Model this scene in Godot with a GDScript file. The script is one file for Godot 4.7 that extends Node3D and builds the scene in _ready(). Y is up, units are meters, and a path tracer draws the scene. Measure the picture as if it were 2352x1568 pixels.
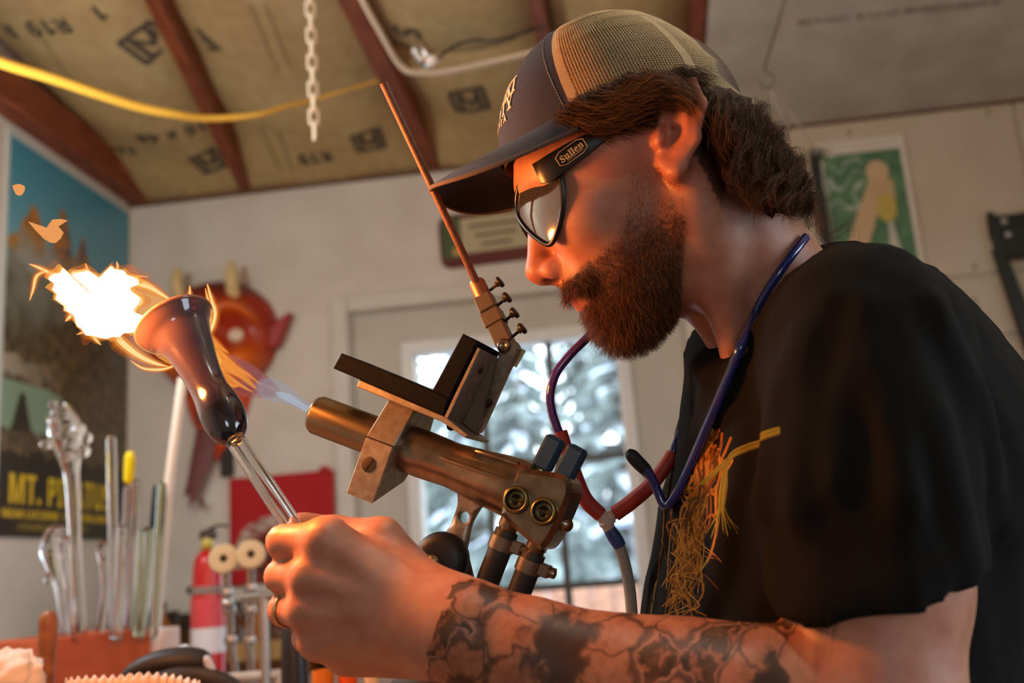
extends Node3D
# A glass worker at a bench burner in a small wooden workshop, seen from just below and beside him.

const FPX := 2300.0
const CAM := Vector3(0, 1.30, 0)
const SLOPE := 0.18
const RAFTER_K := [0.0, 0.12, -0.06, -0.03, 0.0]
const WX := -1.413      # face of the left wall
const WZ := -2.70       # face of the back wall
var CB := Basis.from_euler(Vector3(deg_to_rad(12.6), deg_to_rad(6.1), deg_to_rad(-4.3)))
var mats := {}
var names := {}
var rng := RandomNumberGenerator.new()

func _ready() -> void:
	rng.seed = 77
	set_camera()
	set_light()
	build_room()
	build_outside()
	build_walls_things()
	build_bench_things()
	build_torch()
	build_work()
	build_person()

func set_camera() -> void:
	var cam := Camera3D.new()
	cam.name = "camera"
	cam.transform = Transform3D(CB, CAM)
	cam.fov = rad_to_deg(2.0 * atan(784.0 / FPX))
	cam.near = 0.02
	cam.far = 200.0
	var at_ := CameraAttributesPhysical.new()
	at_.frustum_focal_length = 35.2
	at_.frustum_focus_distance = 0.80
	at_.exposure_aperture = 4.0
	at_.frustum_near = 0.02
	at_.frustum_far = 200.0
	cam.attributes = at_
	add_child(cam)

func set_light() -> void:
	var env := Environment.new()
	env.background_mode = Environment.BG_SKY
	var sky := Sky.new()
	var sm := ProceduralSkyMaterial.new()
	sm.sky_top_color = rgb8(168, 186, 205)
	sm.sky_horizon_color = rgb8(214, 222, 226)
	sm.ground_bottom_color = rgb8(150, 155, 160)
	sm.ground_horizon_color = rgb8(200, 205, 208)
	sm.sky_energy_multiplier = 3.0
	sm.ground_energy_multiplier = 1.6
	sky.sky_material = sm
	env.sky = sky
	env.tonemap_mode = Environment.TONE_MAPPER_LINEAR
	env.tonemap_exposure = 0.74
	env.sdfgi_enabled = true
	env.ssao_enabled = true
	env.ssil_enabled = true
	var we := WorldEnvironment.new()
	we.name = "world_environment"
	we.environment = env
	add_child(we)
	# unseen globe bulbs, out of view under the ceiling, placed to light the room
	unseen_globe_bulb(Vector3(0.15, 2.46, -0.62), 0.34, "unseen globe bulb, out of view, hung nearest above the person's cap", rgb8(255, 244, 226))
	unseen_globe_bulb(Vector3(0.95, 2.50, -0.95), 0.15, "unseen globe bulb, out of view, lighting the right side of the room", rgb8(255, 238, 214))
	unseen_globe_bulb(Vector3(-1.02, 1.98, -1.20), 0.74, "unseen cool white globe bulb that lights the left wall, hung low over the left end of the workbench", rgb8(244, 250, 255))

func unseen_globe_bulb(o: Vector3, energy: float, label: String, tone: Color) -> void:
	var t := thing("unseen_globe_bulb", label, "lamp", o, "unseen globe bulbs under the ceiling")
	var mb := MB.new()
	mb.ball(Vector3.ZERO, Vector3.ONE * 0.055, Basis(), 16, 24)
	local_part(t, "bulb_globe", mb, glow("bulb globe", rgb8(255, 246, 232), 6.0))
	mb = MB.new()
	mb.lathe(PackedVector2Array([Vector2(0.022, 0.048), Vector2(0.024, 0.055), Vector2(0.024, 0.095), Vector2(0.014, 0.105), Vector2(0.004, 0.108)]), Vector3.ZERO, Vector3.UP, 20)
	local_part(t, "socket", mb, mat("bulb socket", rgb8(60, 54, 48), 0.5))
	mb = MB.new()
	mb.tube(PackedVector3Array([Vector3(0, 0.1, 0), Vector3(0, plane_y(o.z) + 0.02 - o.y, 0)]), 0.003, 6)
	local_part(t, "flex", mb, mat("dark wire", rgb8(60, 55, 50), 0.5, 0.6))
	var l := OmniLight3D.new()
	l.name = "bulb_light"
	l.light_color = tone
	l.light_energy = energy
	l.light_size = 0.055
	l.omni_range = 12.0
	l.omni_attenuation = 2.0
	l.shadow_enabled = true
	t.add_child(l, true)
# ---------------------------------------------------------------- helpers
func at(x: float, y: float, d: float) -> Vector3:
	return CAM + CB * Vector3((x - 1176.0) / FPX * d, -(y - 784.0) / FPX * d, -d)

func on_z(x: float, y: float, z: float) -> Vector3:
	var r := CB * Vector3((x - 1176.0) / FPX, -(y - 784.0) / FPX, -1.0)
	return CAM + r * ((z - CAM.z) / r.z)

func on_x(x: float, y: float, wx: float) -> Vector3:
	var r := CB * Vector3((x - 1176.0) / FPX, -(y - 784.0) / FPX, -1.0)
	return CAM + r * ((wx - CAM.x) / r.x)

func on_ceiling(x: float, y: float, below := 0.0) -> Vector3:
	var r := CB * Vector3((x - 1176.0) / FPX, -(y - 784.0) / FPX, -1.0)
	var t := (2.44 - below + SLOPE * 2.7 - CAM.y) / (r.y - SLOPE * r.z)
	return CAM + r * t

func rgb8(r: float, g: float, b: float) -> Color:
	return Color(r / 255.0, g / 255.0, b / 255.0)

func lin(r: float, g: float, b: float) -> Color:
	return rgb8(r, g, b).srgb_to_linear()

func noise_tex(freq: float, seed_: int, low: Color, high: Color, size := 256, octaves := 4, as_normal := false, bump := 4.0) -> NoiseTexture2D:
	var n := FastNoiseLite.new()
	n.seed = seed_
	n.frequency = freq
	n.fractal_octaves = octaves
	var t := NoiseTexture2D.new()
	t.width = size
	t.height = size
	t.seamless = true
	t.as_normal_map = as_normal
	t.bump_strength = bump
	if not as_normal:
		var g := Gradient.new()
		g.set_color(0, low)
		g.set_color(1, high)
		t.color_ramp = g
	t.noise = n
	return t

func mat(called: String, c: Color, rough := 0.6, metal := 0.0) -> StandardMaterial3D:
	if mats.has(called):
		return mats[called]
	var m := StandardMaterial3D.new()
	m.resource_name = called
	m.albedo_color = c
	m.roughness = rough
	m.metallic = metal
	mats[called] = m
	return m

func mat_tex(called: String, c: Color, rough: float, tex: Texture2D, scale: float, world := true) -> StandardMaterial3D:
	if mats.has(called):
		return mats[called]
	var m := mat(called, c, rough)
	m.albedo_texture = tex
	m.uv1_triplanar = true
	m.uv1_world_triplanar = world
	m.uv1_scale = Vector3.ONE * scale
	return m

func vmat(called: String, rough := 0.6, metal := 0.0) -> StandardMaterial3D:
	if mats.has(called):
		return mats[called]
	var m := mat(called, Color.WHITE, rough, metal)
	m.vertex_color_use_as_albedo = true
	return m

func glow(called: String, c: Color, energy: float, alpha := 1.0) -> StandardMaterial3D:
	if mats.has(called):
		return mats[called]
	var m := mat(called, Color.BLACK, 1.0)
	m.metallic_specular = 0.0
	m.emission_enabled = true
	m.emission = c
	m.emission_energy_multiplier = energy
	if alpha < 1.0:
		m.transparency = BaseMaterial3D.TRANSPARENCY_ALPHA
		m.albedo_color.a = alpha
	return m

func glass(called: String, c: Color, a := 0.0, ior := 0.047, rough := 0.0) -> StandardMaterial3D:
	if mats.has(called):
		return mats[called]
	var m := mat(called, c, rough)
	m.refraction_enabled = true
	m.refraction_scale = ior
	m.albedo_color.a = a
	return m

class MB:
	var v := PackedVector3Array()
	var n := PackedVector3Array()
	var c := PackedColorArray()
	var uv := PackedVector2Array()
	var idx := PackedInt32Array()
	var col := Color.WHITE

	func vert(p: Vector3, nn: Vector3, t := Vector2.ZERO) -> int:
		v.append(p)
		n.append(nn)
		c.append(col)
		uv.append(t)
		return v.size() - 1

	func tri(a: Vector3, b: Vector3, d: Vector3) -> void:
		# counter-clockwise seen from outside
		var nn := (b - a).cross(d - a).normalized()
		var i := vert(a, nn)
		vert(b, nn)
		vert(d, nn)
		idx.append_array(PackedInt32Array([i, i + 2, i + 1]))

	func quad(a: Vector3, b: Vector3, d: Vector3, e: Vector3) -> void:
		var nn := (d - a).cross(e - b).normalized()
		var i := vert(a, nn, Vector2(0, 1))
		vert(b, nn, Vector2(1, 1))
		vert(d, nn, Vector2(1, 0))
		vert(e, nn, Vector2(0, 0))
		idx.append_array(PackedInt32Array([i, i + 2, i + 1, i, i + 3, i + 2]))

	func grid(p: PackedVector3Array, nu: int, nv: int, wu := false, wv := false, flip := 0) -> int:
		# p[i * nv + j]; smooth normals; turned outwards by its signed volume unless flip is given
		var base := v.size()
		var tris := PackedInt32Array()
		var iu := nu if wu else nu - 1
		var iv := nv if wv else nv - 1
		for i in iu:
			var i2 := (i + 1) % nu
			for j in iv:
				var j2 := (j + 1) % nv
				var a := i * nv + j
				var b := i2 * nv + j
				var d := i2 * nv + j2
				var e := i * nv + j2
				tris.append_array(PackedInt32Array([a, b, d, a, d, e]))
		var cen := Vector3.ZERO
		for q in p:
			cen += q
		cen /= p.size()
		var nn := PackedVector3Array()
		nn.resize(p.size())
		var vol := 0.0
		for t in range(0, tris.size(), 3):
			var a := p[tris[t]]
			var b := p[tris[t + 1]]
			var d := p[tris[t + 2]]
			var f := (b - a).cross(d - a)
			vol += (a - cen).dot(f)
			nn[tris[t]] += f
			nn[tris[t + 1]] += f
			nn[tris[t + 2]] += f
		var s := 1.0 if vol >= 0.0 else -1.0
		if flip != 0:
			s = float(flip)
		if not wv:
			for i in nu:
				if p[i * nv].distance_squared_to(p[i * nv + nv - 1]) < 1e-12:
					var m := nn[i * nv] + nn[i * nv + nv - 1]
					nn[i * nv] = m
					nn[i * nv + nv - 1] = m
		for i in nu:
			for j in nv:
				v.append(p[i * nv + j])
				n.append((nn[i * nv + j] * s).normalized())
				c.append(col)
				uv.append(Vector2(float(i) / maxf(nu - 1, 1), float(j) / maxf(nv - 1, 1)))
		for t in range(0, tris.size(), 3):
			if s > 0:
				idx.append_array(PackedInt32Array([base + tris[t], base + tris[t + 2], base + tris[t + 1]]))
			else:
				idx.append_array(PackedInt32Array([base + tris[t], base + tris[t + 1], base + tris[t + 2]]))
		return base

	func fan(ring: PackedVector3Array, out_dir: Vector3) -> void:
		var cen := Vector3.ZERO
		for q in ring:
			cen += q
		cen /= ring.size()
		var i0 := vert(cen, out_dir, Vector2(0.5, 0.5))
		for k in ring.size():
			var w := TAU * k / ring.size()
			vert(ring[k], out_dir, Vector2(0.5 + 0.5 * cos(w), 0.5 + 0.5 * sin(w)))
		for k in ring.size():
			var a := i0 + 1 + k
			var b := i0 + 1 + (k + 1) % ring.size()
			var f := (v[a] - cen).cross(v[b] - cen)
			if f.dot(out_dir) > 0:
				idx.append_array(PackedInt32Array([i0, b, a]))
			else:
				idx.append_array(PackedInt32Array([i0, a, b]))

	func tube(path: PackedVector3Array, radii: Variant, sides := 10, caps := true, flat := 1.0) -> void:
		# sweeps a ring along a path; flat squashes it across its second axis
		var pts := PackedVector3Array()
		var t0 := (path[1] - path[0]).normalized()
		var u := t0.cross(Vector3.UP if absf(t0.y) < 0.9 else Vector3.RIGHT).normalized()
		var first := PackedVector3Array()
		var last := PackedVector3Array()
		var tl := t0
		for i in path.size():
			var t := t0
			if i == path.size() - 1:
				t = (path[i] - path[i - 1]).normalized()
			elif i > 0:
				t = (path[i + 1] - path[i - 1]).normalized()
			u = (u - t * u.dot(t)).normalized()
			var w := t.cross(u)
			var r: float = radii[i] if radii is PackedFloat32Array else radii
			for k in sides:
				var a := TAU * k / sides
				var q := path[i] + u * (cos(a) * r) + w * (sin(a) * r * flat)
				pts.append(q)
				if i == 0:
					first.append(q)
				if i == path.size() - 1:
					last.append(q)
			tl = t
		grid(pts, path.size(), sides, false, true)
		if caps:
			fan(first, -t0)
			fan(last, tl)

	func lathe(prof: PackedVector2Array, base: Vector3, axis: Vector3, sides := 24, caps := true, inside := 0) -> void:
		# prof: (radius, height along axis)
		axis = axis.normalized()
		var u := axis.cross(Vector3.RIGHT if absf(axis.x) < 0.8 else Vector3.UP).normalized()
		var w := axis.cross(u)
		var pts := PackedVector3Array()
		for q in prof:
			for k in sides:
				var a := TAU * k / sides
				pts.append(base + axis * q.y + (u * cos(a) + w * sin(a)) * q.x)
		grid(pts, prof.size(), sides, false, true, inside)
		if caps:
			for e in [0, prof.size() - 1]:
				if prof[e].x > 1e-5:
					fan(pts.slice(e * sides, e * sides + sides), axis * (-1.0 if (e == 0) == (prof[0].y < prof[prof.size() - 1].y) else 1.0))

	func hard_lathe(prof: PackedVector2Array, base: Vector3, axis: Vector3, sides := 24) -> void:
		# like lathe with a crease at every ring
		for i in prof.size() - 1:
			var up := 1.0
			axis = axis.normalized()
			var u := axis.cross(Vector3.RIGHT if absf(axis.x) < 0.8 else Vector3.UP).normalized()
			var w := axis.cross(u)
			var d := prof[i + 1] - prof[i]
			var i0 := v.size()
			for k in sides + 1:
				var a := TAU * k / sides
				var rad := u * cos(a) + w * sin(a)
				var nn := (rad * d.y - axis * d.x).normalized() * up
				vert(base + axis * prof[i].y + rad * prof[i].x, nn, Vector2(float(k) / sides, 0))
				vert(base + axis * prof[i + 1].y + rad * prof[i + 1].x, nn, Vector2(float(k) / sides, 1))
			for k in sides:
				var a := i0 + k * 2
				var f := (v[a + 2] - v[a]).cross(v[a + 3] - v[a])
				if f.length_squared() < 1e-20:
					f = (v[a + 3] - v[a]).cross(v[a + 1] - v[a])
				if f.dot(n[a] + n[a + 2]) > 0:
					idx.append_array(PackedInt32Array([a, a + 3, a + 2, a, a + 1, a + 3]))
				else:
					idx.append_array(PackedInt32Array([a, a + 2, a + 3, a, a + 3, a + 1]))

	func ball(o: Vector3, r: Vector3, b := Basis(), nu := 12, nv := 18) -> void:
		var pts := PackedVector3Array()
		for i in nu + 1:
			var a := PI * i / nu
			for j in nv:
				var w := TAU * j / nv
				pts.append(o + b * Vector3(r.x * sin(a) * cos(w), r.y * cos(a), r.z * sin(a) * sin(w)))
		grid(pts, nu + 1, nv, false, true)

	func box(o: Vector3, size: Vector3, bevel := 0.0, b := Basis()) -> void:
		var h := size / 2.0
		var e := minf(bevel, minf(h.x, minf(h.y, h.z)) * 0.9)
		for ax in 3:
			for s in [-1.0, 1.0]:
				var q: Array[Vector3] = []
				for k in [[-1, -1], [1, -1], [1, 1], [-1, 1]]:
					var p := Vector3.ZERO
					p[ax] = h[ax] * s
					p[(ax + 1) % 3] = (h[(ax + 1) % 3] - e) * k[0]
					p[(ax + 2) % 3] = (h[(ax + 2) % 3] - e) * k[1]
					q.append(o + b * p)
				if s > 0:
					quad(q[0], q[1], q[2], q[3])
				else:
					quad(q[3], q[2], q[1], q[0])
		if e <= 0.0:
			return
		for ax in 3:
			var a1 := (ax + 1) % 3
			var a2 := (ax + 2) % 3
			for s1 in [-1.0, 1.0]:
				for s2 in [-1.0, 1.0]:
					var q: Array[Vector3] = []
					for k in [[0, -1], [0, 1], [1, 1], [1, -1]]:
						var p := Vector3.ZERO
						p[ax] = (h[ax] - e) * k[1]
						p[a1] = (h[a1] - (e if k[0] == 1 else 0.0)) * s1
						p[a2] = (h[a2] - (e if k[0] == 0 else 0.0)) * s2
						q.append(o + b * p)
					var f := (q[2] - q[0]).cross(q[3] - q[1])
					if f.dot((q[0] + q[2]) * 0.5 - o) > 0:
						quad(q[0], q[1], q[2], q[3])
					else:
						quad(q[3], q[2], q[1], q[0])
		for sx in [-1.0, 1.0]:
			for sy in [-1.0, 1.0]:
				for sz in [-1.0, 1.0]:
					var g := Vector3(sx, sy, sz)
					var p1 := o + b * (Vector3(h.x, h.y - e, h.z - e) * g)
					var p2 := o + b * (Vector3(h.x - e, h.y, h.z - e) * g)
					var p3 := o + b * (Vector3(h.x - e, h.y - e, h.z) * g)
					if (p2 - p1).cross(p3 - p1).dot(p1 - o) > 0:
						tri(p1, p2, p3)
					else:
						tri(p1, p3, p2)

	func prism(poly: PackedVector2Array, o: Vector3, b: Basis, depth: float, bevel := 0.0) -> void:
		# extrudes a polygon of b.x, b.y along b.z from -depth/2 to depth/2; bevel insets the caps
		var pg := poly
		if Geometry2D.is_polygon_clockwise(pg):
			pg = poly.duplicate()
			pg.reverse()
		var m := pg.size()
		var inner := PackedVector2Array()
		for i in m:
			var a := pg[(i + m - 1) % m]
			var q := pg[i]
			var d := pg[(i + 1) % m]
			var n1 := Vector2((q - a).y, -(q - a).x).normalized()
			var n2 := Vector2((d - q).y, -(d - q).x).normalized()
			var k := (n1 + n2)
			inner.append(q - k / maxf(k.length_squared() * 0.5, 0.35) * bevel)
		var w := func(q: Vector2, z: float) -> Vector3: return o + b * Vector3(q.x, q.y, z)
		var hz := depth / 2.0
		for i in m:
			var j := (i + 1) % m
			quad(w.call(pg[i], -hz + bevel), w.call(pg[j], -hz + bevel), w.call(pg[j], hz - bevel), w.call(pg[i], hz - bevel))
			if bevel > 0.0:
				quad(w.call(pg[i], hz - bevel), w.call(pg[j], hz - bevel), w.call(inner[j], hz), w.call(inner[i], hz))
				quad(w.call(inner[i], -hz), w.call(inner[j], -hz), w.call(pg[j], -hz + bevel), w.call(pg[i], -hz + bevel))
		var t := Geometry2D.triangulate_polygon(inner)
		for i in range(0, t.size(), 3):
			var a := inner[t[i]]
			var q := inner[t[i + 1]]
			var d := inner[t[i + 2]]
			if (q - a).cross(d - a) < 0:
				var x := q
				q = d
				d = x
			tri(w.call(a, hz), w.call(q, hz), w.call(d, hz))
			tri(w.call(a, -hz), w.call(d, -hz), w.call(q, -hz))

	func mesh(origin: Vector3, m: Material) -> ArrayMesh:
		var a := []
		a.resize(Mesh.ARRAY_MAX)
		var w := v.duplicate()
		if origin != Vector3.ZERO:
			for i in w.size():
				w[i] -= origin
		a[Mesh.ARRAY_VERTEX] = w
		a[Mesh.ARRAY_NORMAL] = n
		a[Mesh.ARRAY_COLOR] = c
		a[Mesh.ARRAY_TEX_UV] = uv
		a[Mesh.ARRAY_INDEX] = idx
		var am := ArrayMesh.new()
		am.add_surface_from_arrays(Mesh.PRIMITIVE_TRIANGLES, a)
		am.surface_set_material(0, m)
		return am

func spl(p: PackedVector3Array, per := 8) -> PackedVector3Array:
	var r := PackedVector3Array()
	for i in p.size() - 1:
		var a := p[maxi(i - 1, 0)]
		var d := p[mini(i + 2, p.size() - 1)]
		for k in per:
			r.append(p[i].cubic_interpolate(p[i + 1], a, d, float(k) / per))
	r.append(p[p.size() - 1])
	return r

func spl1(p: PackedFloat32Array, per := 8) -> PackedFloat32Array:
	var r := PackedFloat32Array()
	for i in p.size() - 1:
		var a := p[maxi(i - 1, 0)]
		var d := p[mini(i + 2, p.size() - 1)]
		for k in per:
			r.append(cubic_interpolate(p[i], p[i + 1], a, d, float(k) / per))
	r.append(p[p.size() - 1])
	return r

func spl2(p: PackedVector2Array, per := 6) -> PackedVector2Array:
	var r := PackedVector2Array()
	for i in p.size() - 1:
		var a := p[maxi(i - 1, 0)]
		var d := p[mini(i + 2, p.size() - 1)]
		for k in per:
			r.append(p[i].cubic_interpolate(p[i + 1], a, d, float(k) / per))
	r.append(p[p.size() - 1])
	return r

func px_path(list: Array) -> PackedVector3Array:
	# [pixel x, pixel y, depth] triples to points in the room
	var r := PackedVector3Array()
	for q in list:
		r.append(at(q[0], q[1], q[2]))
	return r

func letters(mb: MB, text: String, bold: bool, height: float, place: Callable, depth := 0.001, serif := false, spread := 1.0) -> void:
	# lettering as shallow geometry; place maps (x, y, z) of the centred text to a point
	var tm := TextMesh.new()
	var f := SystemFont.new()
	f.font_names = PackedStringArray(["Droid Serif" if serif else "Droid Sans"])
	f.font_weight = 700 if bold else 400
	tm.font = f
	tm.text = text
	tm.font_size = 32
	tm.pixel_size = height / 24.0
	tm.depth = depth
	tm.curve_step = 1.5
	var s := tm.get_mesh_arrays()
	var vv: PackedVector3Array = s[Mesh.ARRAY_VERTEX]
	var nn: PackedVector3Array = s[Mesh.ARRAY_NORMAL]
	var ii: PackedInt32Array = s[Mesh.ARRAY_INDEX]
	var b0 := mb.v.size()
	for i in vv.size():
		var q := vv[i]
		q.x *= spread
		var p: Vector3 = place.call(q)
		var e: Vector3 = place.call(q + nn[i] * 0.0005)
		mb.vert(p, (e - p).normalized())
	for i in ii:
		mb.idx.append(b0 + i)

func numbered(called: String) -> String:
	var k: int = names.get(called, 0)
	names[called] = k + 1
	return called if k == 0 else "%s_%03d" % [called, k]

func tag(o: Node, label: String, category: String, group := "") -> void:
	o.set_meta("label", label)
	o.set_meta("category", category)
	if group:
		o.set_meta("group", group)

func thing(called: String, label: String, category: String, where: Vector3, group := "") -> Node3D:
	var o := Node3D.new()
	o.name = numbered(called)
	add_child(o, true)
	o.position = where
	tag(o, label, category, group)
	return o

func origin_of(o: Node) -> Vector3:
	var p := Vector3.ZERO
	while o != self and o is Node3D:
		p += (o as Node3D).position
		o = o.get_parent()
	return p

func part(parent: Node, called: String, mb: MB, m: Material, label := "") -> MeshInstance3D:
	# commits world-space geometry under a thing that is moved but not turned
	var o := MeshInstance3D.new()
	o.name = called
	o.mesh = mb.mesh(origin_of(parent), m)
	parent.add_child(o, true)
	if label:
		o.set_meta("label", label)
	return o

func local_part(parent: Node, called: String, mb: MB, m: Material, label := "") -> MeshInstance3D:
	var o := MeshInstance3D.new()
	o.name = called
	o.mesh = mb.mesh(Vector3.ZERO, m)
	parent.add_child(o, true)
	if label:
		o.set_meta("label", label)
	return o

func single(called: String, mb: MB, m: Material, label: String, category: String, base: Vector3, group := "") -> MeshInstance3D:
	var o := MeshInstance3D.new()
	o.name = numbered(called)
	o.mesh = mb.mesh(base, m)
	o.position = base
	add_child(o, true)
	tag(o, label, category, group)
	return o

func struct(called: String, mb: MB, m: Material) -> MeshInstance3D:
	var o := MeshInstance3D.new()
	o.name = called
	o.mesh = mb.mesh(Vector3.ZERO, m)
	add_child(o, true)
	o.set_meta("kind", "structure")
	return o
# ---------------------------------------------------------------- the room
func plane_y(z: float) -> float:
	return 2.44 + SLOPE * (z - WZ)

func build_room() -> void:
	var wall_tex := noise_tex(0.012, 3, rgb8(236, 234, 230), Color.WHITE, 512)
	var paint := mat_tex("painted wall", rgb8(210, 202, 188), 0.75, wall_tex, 0.7)
	var bare := mat_tex("painted board", rgb8(200, 186, 164), 0.7, wall_tex, 0.5)
	var mb := MB.new()
	mb.box(Vector3(0.3, -0.05, -0.4), Vector3(3.8, 0.1, 5.2), 0)
	struct("floor", mb, mat_tex("floor boards", rgb8(120, 104, 88), 0.6, noise_tex(0.02, 9, rgb8(200, 190, 180), Color.WHITE), 1.3))
	mb = MB.new()
	mb.box(Vector3(WX - 0.06, 1.7, -0.4), Vector3(0.12, 3.4, 5.2), 0)
	struct("wall_left", mb, paint)
	mb = MB.new()
	wall_with_opening(mb, Vector3(2.06, 0, 0), Vector3(0, 0, 1), -3.0, 2.2, 3.4, -1.25, 0.35, 1.0, 2.2)
	struct("wall_right", mb, paint)
	mb = MB.new()
	wall_with_opening(mb, Vector3(0, 0, 2.06), Vector3(1, 0, 0), -1.6, 2.2, 3.4, 0.2, 1.0, 1.3, 2.2)
	struct("wall_front", mb, paint)
	plain_window("unseen_window_1", Vector3(2.06, 0, 0), Vector3(0, 0, 1), -1.25, 0.35, 1.0, 2.2)  # out of view, placed to light his back and the shirt folds
	plain_window("unseen_window_2", Vector3(0, 0, 2.06), Vector3(1, 0, 0), 0.2, 1.0, 1.3, 2.2)  # unseen, behind the camera, placed to light the near side softly
	# the back wall round the door opening
	mb = MB.new()
	mb.box(Vector3((-1.5 - 0.76) / 2, 1.3, WZ - 0.06), Vector3(0.74, 2.6, 0.12), 0)
	mb.box(Vector3((0.20 + 2.1) / 2, 1.3, WZ - 0.06), Vector3(1.9, 2.6, 0.12), 0)
	mb.box(Vector3(-0.28, (2.045 + 2.6) / 2, WZ - 0.06), Vector3(0.96, 0.555, 0.12), 0)
	var wall := struct("wall_back", mb, paint)
	# painted boards on the right half of the back wall, with open joints
	for q in [[0.27, 1.133, 1.962, 2.435], [0.27, 2.0, 1.795, 1.955], [0.27, 2.0, 0.08, 1.788], [1.14, 2.0, 1.962, 2.435]]:
		mb = MB.new()
		mb.box(Vector3((q[0] + q[1]) / 2, (q[2] + q[3]) / 2, WZ + 0.004), Vector3(q[1] - q[0], q[3] - q[2], 0.012), 0.003)
		part(wall, "board", mb, bare)
	mb = MB.new()
	for q in [[1950, 305], [2270, 258], [2010, 270], [2240, 690], [2238, 612]]:
		mb.lathe(PackedVector2Array([Vector2(0, 0.003), Vector2(0.004, 0.002), Vector2(0.005, 0)]), on_z(q[0], q[1], WZ + 0.0105), Vector3(0, 0, 1), 8, false)
	part(wall, "nail_head", mb, mat("rusty nail", rgb8(70, 52, 40), 0.6, 0.5))
	build_ceiling()
	build_door()
	mb = MB.new()
	mb.box(Vector3(WX + 0.008, 0.06, -0.4), Vector3(0.016, 0.12, 5.0), 0.003)
	struct("baseboard_left", mb, paint)

func wall_with_opening(mb: MB, o: Vector3, along: Vector3, a0: float, a1: float, top: float, w0: float, w1: float, y0: float, y1: float) -> void:
	for q in [[a0, w0, 0.0, top], [w1, a1, 0.0, top], [w0, w1, 0.0, y0], [w0, w1, y1, top]]:
		var size: Vector3 = along * (q[1] - q[0]) + Vector3.UP * (q[3] - q[2]) + (Vector3.ONE - along - Vector3.UP) * 0.12
		mb.box(o + along * ((q[0] + q[1]) / 2) + Vector3.UP * ((q[2] + q[3]) / 2), size, 0)

func plain_window(called: String, o: Vector3, along: Vector3, w0: float, w1: float, y0: float, y1: float) -> void:
	var mb := MB.new()
	var thick := (Vector3.ONE - along - Vector3.UP)
	for q in [[w0, w0 + 0.05, y0, y1], [w1 - 0.05, w1, y0, y1], [w0, w1, y0, y0 + 0.05], [w0, w1, y1 - 0.05, y1], [(w0 + w1) / 2 - 0.02, (w0 + w1) / 2 + 0.02, y0, y1]]:
		mb.box(o + along * ((q[0] + q[1]) / 2) + Vector3.UP * ((q[2] + q[3]) / 2), along * (q[1] - q[0]) + Vector3.UP * (q[3] - q[2]) + thick * 0.06, 0.003)
	var f := struct(called, mb, mat("window paint", rgb8(226, 222, 212), 0.5))
	var pane := mat("window glass", Color(0.95, 0.97, 0.97, 0.04), 0.02)
	pane.transparency = BaseMaterial3D.TRANSPARENCY_ALPHA
	for s in 2:
		mb = MB.new()
		var b0 := lerpf(w0, w1, s * 0.5) + 0.03
		var b1 := lerpf(w0, w1, s * 0.5 + 0.5) - 0.03
		mb.quad(o + along * b0 + Vector3.UP * y0, o + along * b1 + Vector3.UP * y0, o + along * b1 + Vector3.UP * y1, o + along * b0 + Vector3.UP * y1)
		part(f, "pane", mb, pane)

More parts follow.
